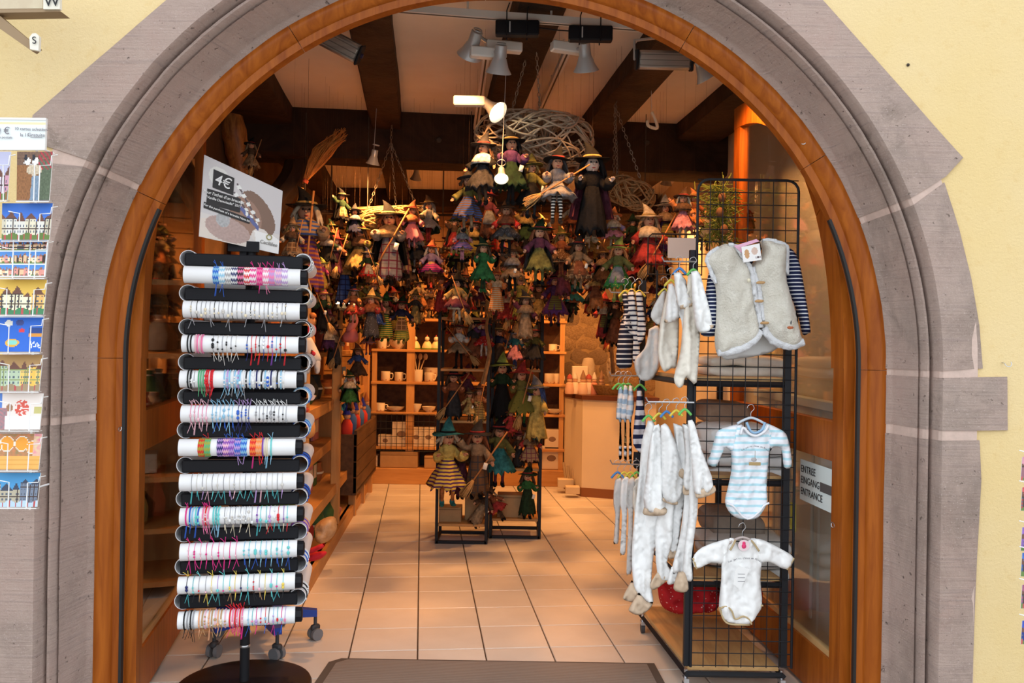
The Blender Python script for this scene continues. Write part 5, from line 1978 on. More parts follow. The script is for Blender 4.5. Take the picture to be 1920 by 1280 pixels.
mug(723, 2, BD + .08, .105, .050, 'printed cream mug left on the second highest back shelf')
mug(748, 2, BD + .08, .10, .047, 'printed cream mug beside the pale shelf upright')
mug(804, 2, BD + .06, .10, .047, 'printed cream mug right of the spoon jar')
mug(1030, 2, BD + .06, .11, .052, 'printed mug on the shelf right of the doll displays')
mug(1044, 2, BD + .09, .11, .052, 'second printed mug right of the doll displays', side=1)
mug(714, 1, BD + .06, .09, .05, 'small cream cup at the left of the lower ceramics shelf')
mug(1036, 3, BD + .06, .08, .045, 'cream cup on the upper shelf right of the doll displays')
mug(716, 3, BD + .08, .11, .05, 'cream jug at the left end of the upper ceramics shelf')


def bowl(px, lev, d, r, h, label, name='bowl', cat='bowl'):
    o = G().lathe([(0, .004), (r * .45, 0), (r * .5, .012), (r * .85, h * .5), (r, h), (r * .95, h), (r * .8, h * .5), (0, h * .2)], 22).build(name, ceramic2, None, True)
    o.location = (bp(px, 700, d).x, d, LEV[lev] + .003)
    return tag(o, label, cat)


bowl(745, 3, BD + .10, .10, .10, 'wide printed bowl on the upper ceramics shelf')
bowl(742, 1, BD + .08, .10, .05, 'shallow plate like bowl on the lower ceramics shelf')
bowl(781, 1, BD + .06, .06, .085, 'round cream sugar bowl beside the pale upright')
bowl(805, 1, BD + .06, .075, .06, 'small cream bowl right on the lower ceramics shelf')
bowl(1040, 1, BD + .06, .10, .05, 'shallow dish on the lower shelf right of the doll displays')
bowl(808, 2, BD + .20, .09, .15, 'large cream bowl behind the mug on the second shelf')
# utensil jar
uj = thing('utensil_jar', 'cream jar holding wooden spoons on the back shelving', 'jar', (bp(781, 700).x, BD + .08, LEV[2] + .003))
G().lathe([(0, 0), (.055, 0), (.062, .02), (.06, .13), (.055, .13), (.05, .02), (0, .015)], 18).build('jar', ceramic2, uj, True)
for k in range(4):
    a = -.5 + k * .33
    p0, p1 = Vector((math.sin(a) * .02, 0, .06)), Vector((math.sin(a) * .15, .01 * k - .02, .24))
    g = G().cyl(p0, p1, .007, n=6).ball(p1 + Vector((math.sin(a) * .03, 0, .03)), .026, 8, 6, sc=(.9, .35, 1.4))
    g.build('spoon', M('spoon_wood', (.60, .42, .24), rough=.6), uj, True)
# hens (egg cups) on the upper shelf
for k, px in enumerate((776, 799, 816)):
    t = thing('hen_figurine', ['tall yellow topped hen figurine by the pale upright', 'round yellow hen figurine in the middle of the row', 'small yellow hen figurine at the right of the row'][k], 'figurine', (bp(px, 700).x, BD + .07, LEV[3] + .003))
    G().lathe([(0, 0), (.055, 0), (.058, .03), (.045, .06), (.03, .085), (0, .10)], 14).build('body', M('hen_yellow', (.72, .60, .30), rough=.4), t, True)
    G().ball((0, -.02, .115), .026, 10, 7).build('head', ceramic, t, 'all')
    G().ball((0, -.02, .145), .012, 8, 5, sc=(.5, 1.2, 1)).build('comb', flat((.5, .06, .04), .5), t, 'all')
    G().lathe([(0, 0), (.062, 0), (.066, .012), (.05, .02)], 12).build('grass_base', flat((.20, .30, .06), .8), t, True)
# picture boxes and cartons
for k, (px, y0, y1, w, lev, lab) in enumerate(((752, 790, 836, .20, 0, 'white gift box with small pictures, leftmost on the low shelf'), (780, 800, 836, .14, 0, 'white gift box printed with a hen'), (803, 800, 836, .14, 0, 'white gift box printed with a second hen by the display'), (722, 815, 836, .16, 0, 'small white box at the left of the low shelf'), (1036, 800, 836, .16, 0, 'printed gift box on the low shelf right of the displays'), (1035, 850, 892, .20, -1, 'white box printed with a cup on the plinth'), (699, 872, 893, .10, -1, 'small pale box standing on the floor at the left'))):
    z = LEV[0] if lev == 0 else .172
    h = (y1 - y0) * BD / F
    t = thing('gift_box', lab, 'box', (bp(px, 800).x, BD + .10, z + .003))
    G().box((0, 0, h / 2), (w, .14, h), bev=.003).build('carton', M('white_carton', (.62, .50, .38), rough=.7), t)
    G().ball((0, -.0702, h * .5), min(w, h) * .22, 10, 6, sc=(1.1, .02, .8)).build('picture', flat((.22, .13, .09), .8), t, 'all')
for k, (x0, x1, y0, lab) in enumerate(((712, 783, 848, 'large brown carton on the shelving plinth'), (795, 822, 855, 'smaller brown carton right on the shelving plinth'))):
    a, b = bp(x0, 893), bp(x1, y0)
    t = thing('cardboard_box', lab, 'box', ((a.x + b.x) / 2, BD + .12, .172))
    h = b.z - .17
    G().box((0, 0, h / 2), (b.x - a.x, .26, h), bev=.004).build('carton', cardboard, t)
    G().box((0, -.131, h * .82), (b.x - a.x, .002, .006)).build('flap_edge', flat((.2, .11, .05), .9), t)

# ---- counter at the right
DC = 8.45
ct = thing('shop_counter', 'cream panelled counter with dark wooden top and plinth', 'counter', at(1110, 925, DC))
a, b, c = at(1060, 800, 9.0), at(1092, 800, 8.55), at(1230, 800, 8.3)
ztop = at(1095, 742, 8.5).z
pts = [Vector((a.x, a.y, 0)), Vector((b.x, b.y, 0)), Vector((c.x, c.y, 0)), Vector((c.x, 9.4, 0)), Vector((a.x, 9.4, 0))]
cen = sum(pts, Vector()) / 5
cream_p = M('cream_panel', (.70, .58, .42), (.66, .54, .39), rough=.5, scale=2)
rel(ct, G().prism(pts, (0, 0, ztop - .04))).build('panel', cream_p, ct)
rel(ct, G().prism([cen + (p - cen) * 1.05 + Vector((0, 0, ztop - .04)) for p in pts], (0, 0, .045))).build('top', M('dark_red_wood', (.13, .045, .02), (.09, .03, .014), rough=.3, scale=3), ct)
rel(ct, G().prism([cen + (p - cen) * 1.015 for p in pts], (0, 0, .09))).build('plinth', M('red_brown_wood', (.24, .09, .03), rough=.5), ct)


def small_box(px, py0, py1, d, w, label, mat, dep=.1, name='small_box'):
    p0, p1 = at(px, py1, d), at(px, py0, d)
    o = G().box((0, 0, (p1.z - p0.z) / 2), (w, dep, p1.z - p0.z), bev=.003).build(name, mat)
    o.location = p0
    return tag(o, label, 'box')


ZT = ztop + .006
for k, (px, r_, c, lab) in enumerate(((1068, .045, (.6, .35, .25), 'pinkish'), (1078, .05, (.7, .55, .45), 'white and red'), (1093, .05, (.65, .45, .35), 'cream and red'), (1104, .055, (.62, .5, .42), 'pale'), (1114, .04, (.5, .2, .15), 'dark red'), (1128, .045, (.25, .15, .10), 'brown'))):
    t = thing('gnome_figurine', f'small {lab} gnome figurine on the counter, ' + ['leftmost', 'second from the left', 'third from the left', 'tallest in the middle', 'right of the middle', 'rightmost'][k], 'figurine', Vector((at(px, 700, 8.75).x, 8.72 + .03 * (k % 2), ZT)))
    G().lathe([(0, 0), (r_, 0), (r_ * 1.1, .04), (r_ * .8, .11), (0, .13)], 12).build('body', flat(c, .6), t, True)
    G().ball((0, 0, .14), r_ * .62, 10, 7).build('head', flat((.6, .35, .22), .6), t, 'all')
    G().lathe([(r_ * .66, 0), (r_ * .5, .03), (.004, .05 + .02 * (k % 3))], 10, (0, 0, .155)).build('hat', flat([(.30, .05, .04), (.50, .44, .38), (.22, .12, .07)][k % 3], .7), t, True)
bk = thing('wicker_basket', 'shallow woven basket on the counter by the striped rompers', 'basket', Vector((at(1140, 735, 8.7).x, 8.7, ZT)))
G().lathe([(0, 0), (.11, 0), (.15, .06), (.165, .10), (.15, .10), (.135, .06), (.1, .012), (0, .012)], 20).build('bowl', M('basket_weave', (.36, .22, .08), (.22, .12, .04), rough=.8, scale=50, bmp=.8), bk, True)
G().tube(bez([(-.16, 0, .09), (-.1, 0, .22), (.1, 0, .22), (.16, 0, .09)], 5), .008, 6).build('handle', M('basket_weave'), bk, True) if False else None
o = small_box(1087, 662, 692, 8.95, .16, 'small white box standing at the back of the counter', M('white_box', (.62, .55, .45), rough=.7))
o.location.z = ZT + .11
st_ = small_box(1087, 692, 735, 8.95, .14, 'brown box carrying the small white box on the counter', cardboard)
st_.location.z = ZT
st_.scale.z = .108 / (max(v.co.z for v in st_.data.vertices))
o = G().lathe([(0, 0), (.075, 0), (.08, .10), (.07, .30), (.05, .36), (0, .37)], 12).build('paper_cone', M('brown_paper', (.42, .34, .26), (.34, .27, .20), rough=.8, scale=12, bmp=.3), None, True)
o.location = Vector((at(1103, 700, 9.0).x, 9.02, ZT))
tag(o, 'tall greyish wrapped paper roll at the back of the counter', 'paper roll')
fd = thing('feather_duster', 'brown and white feather duster standing on the counter', 'duster', Vector((at(1146, 735, 8.6).x, 8.62, ZT)))
G().lathe([(.012, 0), (.014, .10), (.03, .16), (.055, .24), (.04, .34), (0, .40)], 12, wave=lambda i, q: 1 + .2 * math.sin(5 * q + i)).build('feathers', M('feather_brown', (.45, .36, .26), (.12, .07, .04), rough=.9, scale=18), fd, True)
# pale boxes and rolled posters at the foot of the counter
for k, (px, y0, y1, d, w) in enumerate(((1060, 897, 912, 8.75, .16), (1073, 911, 924, 8.5, .14))):
    small_box(px, y0, y1, d, w, ['pale flat box on the floor beside the counter', 'second pale flat box on the floor before the counter'][k], M('pale_box', (.60, .48, .34), rough=.7), .12)
for k, px in enumerate((1064, 1070, 1076, 1082)):
    p = Vector((at(px, 905, 8.78).x, 8.78 - .03 * k, .0))
    o = G().cyl((0, 0, 0), (-.04 + .01 * k, .06, .30 - .03 * k), .014, n=8).build('poster_roll', M('roll_paper', (.42, .30, .18), rough=.7))
    o.location = p
    tag(o, 'slim rolled poster leaning at the counter, ' + ['leftmost', 'second from left', 'third from left', 'rightmost'][k], 'poster roll', 'rolled posters by the counter')

# ---- left shelving along the wall


def LX(d):
    return -1.21 - .07 * (d - 4.95)


LZ = [.10, .41, .71, 1.06, 1.43, 1.86]
ls = thing('wall_shelving', 'long orange pine shelving along the left wall', 'shelving', (LX(6.8), 6.8, 0))


def lb(g, name, mat, sm=False):
    return rel(ls, g).build(name, mat, ls, sm)


YA, YB = 5.05, 8.95
for i, z in enumerate(LZ):
    g = G()
    back = .60
    off = (0, .03, .12, .06, .10, .16)[i]
    vs = [(LX(YA) - off, YA, z - .03), (LX(YB) - off, YB, z - .03), (LX(YB) - back, YB, z - .03), (LX(YA) - back, YA, z - .03)]
    g.prism(vs, (0, 0, .03))
    lb(g, 'shelf', pine_y)
    if i in (1, 2, 3):
        g = G().prism([(LX(YA) - off + .012, YA, z - .07), (LX(YB) - off + .012, YB, z - .07), (LX(YB) - off, YB, z - .07), (LX(YA) - off, YA, z - .07)], (0, 0, .075))
        lb(g, 'edge_board', pine_y)
for y in (5.15, 6.64, 8.0, 8.9):
    lb(G().box((LX(y) - .03, y, .95), (.07, .05, 1.9), bev=.006), 'post', pine_z)
    lb(G().box((LX(y) - .50, y, .95), (.05, .05, 1.9)), 'post', pine_z)
for y in (5.6, 7.2):
    lb(G().box((LX(y) - .30, y, .55), (.45, .03, .90)), 'divider', pine_z)
g = G().prism([(LX(5.0) + .03, 4.95, 0), (LX(9.0) + .03, 9.0, 0), (LX(9.0) - .02, 9.0, 0), (LX(5.0) - .02, 4.95, 0)], (0, 0, .10))
lb(g, 'kickboard', pine_y)
# dark crate front near the back
cr = thing('crate_bin', 'dark stained crate bin filled with bright toys at the end of the left shelving', 'crate', (LX(7.9), 7.9, .2))
P0, P1 = Vector((LX(7.3) + .06, 7.3, .22)), Vector((LX(8.75) + .10, 8.75, .22))
for k in range(4):
    z = k * .135
    rel(cr, G().prism([P0 + Vector((0, 0, z)), P1 + Vector((0, 0, z)), P1 + Vector((-.025, 0, z)), P0 + Vector((-.025, 0, z))], (0, 0, .128))).build('board', dark_board, cr)
rel(cr, G().prism([P0, P0 + Vector((-.02, 0, 0)), P1 + Vector((-.02, 0, 0)), P1], (0, 0, .02)).prism([P0, P0 + Vector((-.4, 0, 0)), P0 + Vector((-.4, .03, 0)), P0 + Vector((0, .03, 0))], (0, 0, .5))).build('end_board', dark_board, cr)
rel(cr, G().prism([P0 + Vector((0, 0, -.02)), P1 + Vector((0, 0, -.02)), P1 + Vector((-.45, 0, -.02)), P0 + Vector((-.45, 0, -.02))], (0, 0, .02))).build('bottom', dark_board, cr)
for k in range(3):
    x = P0.lerp(P1, .1 + .4 * k)
    rel(cr, G().box((x.x - .05, x.y, .10), (.06, .06, .20))).build('leg', pine_z, cr)
# goods on the left shelves
rg = random.Random(5)
GC = [('red', (.45, .04, .03)), ('ochre', (.52, .30, .08)), ('dark green', (.06, .14, .04)), ('cream', (.62, .50, .36)), ('brown', (.22, .11, .05)), ('rust', (.40, .13, .04)), ('blue', (.06, .12, .30)), ('grey', (.28, .25, .22)), ('black', (.03, .025, .02)), ('pink', (.60, .22, .22))]
NB = {0: 'floor level', 1: 'low', 2: 'second', 3: 'middle', 4: 'upper'}
cnt = 0
combo = set()
for lev in (0, 1, 2, 3, 4):
    y = 5.3
    while y < (8.6 if lev > 2 else 7.0):
        w = rg.uniform(.10, .24)
        kind = rg.choice(('box', 'bag', 'book', 'pot', 'box'))
        nm, c = rg.choice([q for q in GC if (lev, kind, q[0]) not in combo] or GC)
        combo.add((lev, kind, nm))
        h = rg.uniform(.10, .22)
        off = (0, .03, .12, .06, .10)[lev]
        x = LX(y) - off - rg.uniform(.12, .2)
        m = M('goods_' + nm.replace(' ', '_'), c, tuple(q * .7 for q in c), rough=.7, scale=14, bmp=.1)
        if kind == 'box':
            t = thing('gift_box', '', 'box')
            G().box((0, 0, h / 2), (.16, w, h), bev=.004).build('carton', m, t)
            G().box((.0805, 0, h * .55), (.002, w * .6, h * .4)).build('paper_label', cream_p, t)
            wd = f'{nm} box with pale label'
        elif kind == 'bag':
            t = thing('soft_bag', '', 'bag')
            g = G().lathe([(.02, 0), (w * .48, .01), (w * .52, h * .5), (w * .3, h * .85), (w * .12, h * .95), (w * .2, h * 1.1)], 14, wave=lambda i, q: 1 + .08 * math.sin(6 * q + i))
            g.build('sack', m, t, True)
            G().lathe([(w * .13, -.01), (w * .145, 0), (w * .13, .01)], 12, (0, 0, h * .94)).build('tie', cream_p, t, True)
            wd = f'{nm} tied cloth bag'
        elif kind == 'book':
            t = thing('picture_book', '', 'book')
            G().box((0, 0, .10), (.022, w, .20), bev=.002).build('cover', m, t)
            G().box((.0115, 0, .11), (.001, w * .7, .10)).build('picture', cream_p, t)
            wd = f'{nm} picture book standing upright'
        else:
            t = thing('ceramic_pot', '', 'pot')
            G().lathe([(0, 0), (w * .3, 0), (w * .42, h * .4), (w * .3, h * .8), (w * .34, h), (w * .28, h), (w * .25, h * .8), (0, h * .7)], 16).build('pot', m, t, True)
            G().lathe([(w * .43, 0), (w * .44, .008), (w * .43, .016)], 16, (0, 0, h * .4)).build('painted_band', cream_p, t, True)
            wd = f'{nm} pot with a painted band'
        t.location = (x, y, LZ[lev] + .003)
        near = ('near end' if y < 6.3 else 'middle' if y < 7.5 else 'far end')
        t['label'] = f'{wd}, {near} of the {NB[lev]} left shelf'
        t['group'] = 'goods on the left wall shelving'
        y += w + rg.uniform(.06, .22)
# toys that stand out at the left
hs = thing('toy_horse', 'orange brown felt toy horse head behind the stand tubes', 'toy', at(560, 830, 4.9))
felt = M('orange_felt', (.52, .20, .05), (.44, .16, .04), rough=.95, scale=20, bmp=.4)
cloth('head', [(552, 722), (572, 736), (578, 760), (586, 790), (590, 812), (578, 822), (566, 812), (560, 790), (550, 780), (545, 750)], 4.9, felt, hs, .05)
cloth('muzzle', [(562, 786), (586, 784), (591, 812), (578, 822), (566, 814)], 4.87, M('pale_orange_felt', (.60, .28, .09), rough=.95), hs, .05)
for x, y in ((568, 750), (575, 768)):
    rel(hs, G().ball(at(x, y, 4.84), .014, 8, 6)).build('patch', flat((.55, .08, .04), .9), hs, 'all')
rel(hs, G().cyl(at(584, 744, 4.83), at(584, 744, 4.82), .02, n=14)).build('round_tag', flat((.65, .50, .48), .6), hs)
wd = thing('toy_donkey', 'white cloth toy animal with red stitching behind the stand', 'toy', at(592, 690, 5.0))
cloth('body', [(568, 618), (582, 630), (594, 652), (602, 672), (596, 680), (578, 680), (568, 660), (560, 640)], 5.0, M('white_felt', (.55, .52, .50), rough=.95), wd, .05)
for x in (576, 594):
    cloth('leg', [(x - 5, 672), (x + 6, 672), (x + 5, 698), (x - 4, 698)], 5.0, M('white_felt', (.55, .52, .50), rough=.95), wd, .025, step=5)
cloth('stitching', [(584, 655), (592, 662), (588, 668), (582, 664)], 4.93, flat((.5, .03, .06), .9), wd, .006, step=4)
gn = thing('gnome_toy', 'gnome toy with orange cap and red scarf on the upper left shelf', 'toy', at(578, 640, 5.15))
cloth('cap', [(568, 588), (589, 586), (592, 596), (566, 597)], 5.15, flat((.52, .18, .05), .9), gn, .04)
cloth('face', [(568, 597), (590, 596), (588, 612), (572, 613)], 5.16, flat((.45, .22, .10), .9), gn, .04)
cloth('scarf', [(570, 612), (590, 610), (592, 626), (580, 632), (570, 626)], 5.14, flat((.48, .03, .05), .9), gn, .04)
cloth('body', [(572, 626), (588, 626), (590, 648), (574, 648)], 5.16, flat((.45, .18, .07), .9), gn, .05)
gl = thing('red_gloves', 'pair of bright red cloth gloves sticking out behind the stand', 'gloves', at(595, 1040, 4.4))
redf = flat((.62, .02, .03), .9, 'red_felt')
cloth('glove', [(575, 1030), (600, 1020), (608, 1018), (609, 1024), (596, 1032), (580, 1038)], 4.35, redf, gl, .03, step=5)
cloth('glove', [(574, 1040), (594, 1034), (610, 1033), (612, 1038), (600, 1048), (582, 1052), (574, 1048)], 4.38, redf, gl, .03, step=5)
pl = cloth('plastic_bag', [(590, 985), (606, 972), (626, 968), (632, 985), (626, 1004), (608, 1018), (592, 1014)], 5.6, M('cellophane', (.55, .36, .20), (.45, .27, .13), rough=.25, scale=25, bmp=.8, spec=.6), None, .09, fold=.05, ffreq=(.1, .1), seed=2)
tag(pl, 'crumpled cellophane bag at the foot of the left shelving', 'bag')
pinkh = thing('gnome_toy', 'pink cloth gnome with a drooping hat hanging at the shelf post', 'toy', at(658, 640, 6.3))
cloth('hat', [(660, 584), (668, 588), (672, 602), (664, 618), (652, 625), (648, 618), (654, 604), (658, 594)], 6.3, M('pink_felt', (.60, .20, .20), rough=.95), pinkh, .05)
cloth('body', [(650, 618), (666, 616), (672, 634), (662, 642), (644, 640), (640, 632)], 6.3, M('pink_felt2', (.58, .16, .16), rough=.95), pinkh, .05)
# bright toys heaped in the crate
for k in range(16):
    f = .06 + .88 * k / 15
    p = P0.lerp(P1, f) + Vector((-.10 - .08 * (k % 3), 0, .52 + .03 * (k % 2)))
    nm, c = [('red', (.50, .04, .03)), ('yellow', (.65, .42, .06)), ('green', (.10, .28, .06)), ('blue', (.06, .14, .40)), ('orange', (.62, .22, .03)), ('pink', (.6, .2, .25))][k % 6]
    t = thing('finger_puppet', f'{nm} finger puppet in the dark crate, ' + ('front' if k < 6 else 'middle' if k < 12 else 'back') + ' part of the heap', 'puppet', p, group='finger puppets heaped in the crate')
    G().lathe([(.03, -.20), (.05, 0), (.05, .06), (.03, .10), (0, .11)], 10).build('body', flat(c, .9), t, True)
    G().ball((0, 0, .13), .032, 8, 6).build('head', flat((.55, .30, .18), .8), t, 'all')
    G().lathe([(.036, 0), (.02, .04), (.003, .09)], 8, (0, 0, .145)).build('hat', flat(tuple(q * .6 for q in reversed(c)), .9), t, True)
# dim shelf things seen through the left door glass
for k, (z, c) in enumerate(((.55, (.08, .035, .015)), (1.10, (.22, .04, .015)), (1.62, (.30, .09, .02)), (2.15, (.12, .05, .02)))):
    o = G().box((-1.93, 4.35, z), (.16, 1.2, .03)).build('wall_ledge', M('ledge_%d' % k, c, rough=.5))
    tag(o, ['lowest', 'second', 'third', 'highest'][k] + ' narrow wooden ledge on the wall behind the left door', 'ledge', 'ledges behind the left door')
    for j in range(5):
        x = 3.95 + .22 * j
        cc = [(.20, .11, .05), (.12, .06, .03), (.30, .20, .10), (.22, .04, .03), (.10, .09, .08)][(j + k) % 5]
        nmc = ['tan', 'brown', 'straw', 'red', 'grey'][(j + k) % 5]
        t = thing('carved_figure', f'{nmc} carved figure on the {["lowest", "second", "third", "highest"][k]} ledge behind the left door', 'figurine', (-1.92, x, z + .016))
        G().lathe([(0, 0), (.05, 0), (.055, .08), (.03, .16), (.035, .18), (.03, .24), (0, .26)], 10, wave=lambda i, q: 1 + .1 * math.sin(3 * q)).build('body', M('carved_' + nmc, cc, rough=.6), t, True)
        G().ball((0, 0, .27), .032, 8, 6).build('head', M('carved_head', (.35, .2, .1), rough=.6), t, 'all')
# ================================================================== ceiling track, lamps, heaters, wicker
TD = 4.35


def track(p0, p1, label, drops=()):
    t = thing('lamp_track', label, 'track', (Vector(p0) + Vector(p1)) / 2)
    p0, p1 = Vector(p0), Vector(p1)
    ax = (p1 - p0).normalized()
    side = ax.cross(Vector((0, 0, 1))).normalized() * .018
    h = Vector((0, 0, .034))
    rel(t, G().prism([p0 - side, p0 + side, p0 + side + h, p0 - side + h], p1 - p0)).build('rail', white_paint, t)
    s2 = side * .25
    rel(t, G().prism([p0 - s2 - Vector((0, 0, .002)), p0 + s2 - Vector((0, 0, .002)), p0 + s2, p0 - s2], p1 - p0)).build('slot', flat((.10, .08, .06), .7), t)
    for f in drops:
        p = p0.lerp(p1, f)
        rel(t, G().cyl(p + h, Vector((p.x, p.y, CZ)), .006, n=6)).build('hanger_rod', white_paint, t, True)
    return t


track(at(660, 16, 4.02), at(1262, 62, 4.02), 'long white lamp track across the front of the ceiling', (.1, .36, .62, .9))
track(at(912, 105, 4.6), at(892, 243, 6.3), 'white lamp track running into the shop left of the big wicker ring', (.1, .5))
track(at(1064, 100, 4.6), at(1012, 215, 6.2), 'white lamp track running into the shop right of the big wicker ring', (.1, .5))


def spot(px, py, d, aim, label, lit=0.0, s_=1.0, box=None, energy=0.0, cone=80, tint=1.0):
    """can lamp: gear box, neck, bell; aim = unit direction of the beam"""
    p = at(px, py, d)
    aim = Vector(aim).normalized()
    t = thing('spotlight', label, 'spotlight', p)
    R = aim.to_track_quat('Z', 'Y').to_matrix().to_4x4()
    bell = [(.020, -.10), (.030, -.098), (.032, -.035), (.036, -.030), (.050, .010), (.066, .035), (.068, .040), (.064, .036), (.046, .008), (.030, -.02), (.0, -.022)]
    G().lathe([(r * s_, z * s_) for r, z in bell], 24).xform(R).build('shade', grey_lamp, t, True)
    bm = glow('lit_bulb', (1.0, .80, .50), 16.0) if lit else M('unlit_reflector', (.55, .45, .35), rough=.15, metal=.6)
    G().lathe([(0, .024), (.030, .022), (.044, .016), (.046, .010)], 20).xform(Matrix.Scale(s_, 4)).xform(R).build('bulb', bm, t, True)
    G().lathe([(.022, -.105), (.024, -.100), (.022, -.098)], 16).xform(R).build('cap', grey_lamp, t, True)
    if box:
        bx = at(box[0], box[1], d + .02) - p
        rz = box[2]
        G().box(bx, (.19 * s_, .055, .05), rz=rz, bev=.006).build('gear_box', white_paint, t)
        G().tube(bez([bx, bx * .5 + Vector((0, 0, .03)), R @ Vector((0, 0, -.08))], 4), .009, 6).build('arm', grey_lamp, t, True)
    if not box:
        G().cyl((0, .0, .0), (.03 * s_, .35 if d < 5 else 0, CZ - p.z), .002, n=6).build('stem', grey_lamp, t, True)
    if energy:
        L = bpy.data.lights.new('spotlight_beam', 'SPOT')
        L.energy = energy * LAMP_W
        L.color = LAMP_COL
        L.spot_size = math.radians(cone)
        L.spot_blend = .6
        L.shadow_soft_size = .04
        lo = bpy.data.objects.new('spotlight_beam', L)
        COL.objects.link(lo)
        lo.parent = t
        lo.location = aim * .06 * s_
        lo.rotation_euler = (-aim).to_track_quat('Z', 'Y').to_euler()
    return t


spot(884, 92, 4.25, (-.32, .62, -.7), 'silver spotlight at the upper left of the track group', 0, .95, (945, 88, .2), 70, 90)
spot(936, 122, 4.2, (-.10, .42, -.9), 'silver spotlight hanging straight down on the track', 0, .95, (915, 100, .2), 46, 84)
spot(1098, 118, 4.25, (.12, .45, -.9), 'silver spotlight on the right branch of the track', 0, .95, (1066, 90, .35), 48, 84)
spot(926, 205, 4.62, (.62, -.42, -.55), 'glowing spotlight beside the big wicker ring', 1, .9, (880, 190, .0), 1.5, 110)
spot(940, 330, 4.42, (.02, -.55, -.75), 'glowing lamp among the hanging witches', 1, .55, None, 4, 165)
spot(1322, 132, 4.4, (.55, .25, -.8), 'silver spotlight half hidden by the arch at the right', 0, 1.0, None, 50, 110)
# lamps further in, above the back of the shop
spot(780, 330, 8.0, (-.15, .45, -.9), 'small spotlight in front of the back ceiling at the left', 1, .8, None, 130, 125)
spot(1085, 318, 6.3, (.02, .25, -.95), 'added fill spotlight behind the beam over the middle dolls', 1, .7, None, 120, 150)  # extra lamp, added to throw more warm light on the doll cluster
spot(1250, 340, 7.6, (-.10, .35, -.9), 'small spotlight above the counter', 1, .8, None, 130, 125)
spot(1005, 322, 8.2, (.0, .35, -.95), 'small spotlight hidden behind the hanging witches', 1, .8, None, 120, 125)
spot(700, 300, 5.75, (-.2, .25, -.9), 'small spotlight under the big beam at the left', 1, .7, None, 120, 145)

# black transformer boxes tied to the track
for k, (px, py, lab) in enumerate(((970, 54, 'black box tied under the track, left one with a white sticker'), (1107, 64, 'black box tied under the track at the right'))):
    p = at(px, py, 4.0)
    t = thing('transformer_box', lab, 'box', p)
    G().box((0, 0, 0), (.205, .05, .07), bev=.006).build('housing', black_plastic, t)
    G().box((-.035 if k == 0 else -.04, -.026, 0), (.006, .002, .05)).build('sticker', flat((.45, .45, .45), .5), t)
    for s_ in (-.05, .045):
        g = G()
        g.tube([(s_, -.028, -.042), (s_, -.028, .075), (s_ + .012, -.03, .11)], .003, 5).tube([(s_, .028, -.042), (s_, .028, .075)], .003, 5)
        g.build('cable_tie', black_plastic, t)
tag(G().tube(bez([at(1010, 52, 4.0), at(1040, 56, 3.98), at(1068, 58, 4.0)], 6), .003, 6).build('cable', black_plastic, None, True), 'thin black cable between the two black boxes', 'cable')
# heaters / air curtains


def heater(px, py, d, w, label, rx, rz, ry=0.0):
    p = at(px, py, d)
    t = thing('heater', label, 'heater', p)
    R = Matrix.Rotation(rz, 4, 'Z') @ Matrix.Rotation(ry, 4, 'Y') @ Matrix.Rotation(rx, 4, 'X')
    G().box((0, 0, 0), (w, .07, .09), bev=.012).xform(R).build('housing', M('brushed_metal', (.42, .38, .34), (.34, .30, .27), rough=.3, metal=.6, scale=3, stretch=(1, 20, 20)), t, True)
    for s_ in (-1, 1):
        G().box((s_ * (w / 2 + .004), 0, 0), (.012, .08, .10), bev=.006).xform(R).build('end_cap', black_plastic, t)
    for z in (-.025, .0, .025):
        G().box((0, -.036, z), (w * .96, .002, .004)).xform(R).build('groove', flat((.16, .14, .12), .5), t)
    g = G().tube([(-w * .55, .0, 0), (-w * .55, .02, .10), (-w * .1, .03, .12), (-w * .1, .03, CZ - .10 - p.z)], .008, 6).xform(Matrix.Rotation(rz, 4, 'Z'))
    g.build('bracket', grey_lamp, t)
    G().cyl((w / 2 + .008, 0, 0), (w / 2 + .02, 0, 0), .012, n=10).xform(R).build('knob', flat((.03, .02, .05), .4), t, True)
    return t


heater(1245, 113, 4.15, .26, 'grey metal infrared heater under the right part of the ceiling', .3, 0.02)
heater(638, 84, 4.1, .20, 'grey metal infrared heater tilted beside the arch at upper left', .4, .1, .45)
# shelf light strips
for k, (x0, y0, x1, y1, d) in enumerate(((630, 568, 658, 568, 6.2), (928, 581, 952, 585, 6.5))):
    t = thing('strip_light', ['short lit strip light at the left shelving', 'short lit strip light on the right doll display'][k], 'strip light', at((x0 + x1) / 2, y0, d))
    rel(t, G().cyl(at(x0, y0, d), at(x1, y1, d), .006, n=8)).build('tube', glow('strip_glow', (1, .72, .40), 6.0), t, True)
    rel(t, G().cyl(at(x0, y0 - 2, d + .012), at(x1, y1 - 2, d + .012), .008, n=8)).build('holder', white_paint, t, True)
# white bent hook hanging
o = tag(G().tube(bez([at(1222, 210, 5.2), at(1228, 222, 5.2), at(1232, 240, 5.2), at(1216, 236, 5.2), at(1214, 226, 5.2)], 5), .010, 8).build('ceiling_hook', M('cream_hook', (.80, .66, .45), rough=.4), None, True), 'cream ceiling hook lit in front of the right joist bay', 'hook')
rod = G().cyl(at(1222, 208, 5.2), at(1221, 170, 5.2) + Vector((0, 0, .0)), .0015, n=5).build('thread', white_paint, o)

# ---- wicker rings with chains
wick = M('grey_willow', (.50, .41, .31), (.36, .28, .20), rough=.8, scale=20)
wick2 = M('honey_willow', (.50, .33, .16), (.36, .22, .10), rough=.75, scale=20)
wick3 = M('dark_straw', (.34, .22, .10), (.22, .14, .06), rough=.8, scale=20)


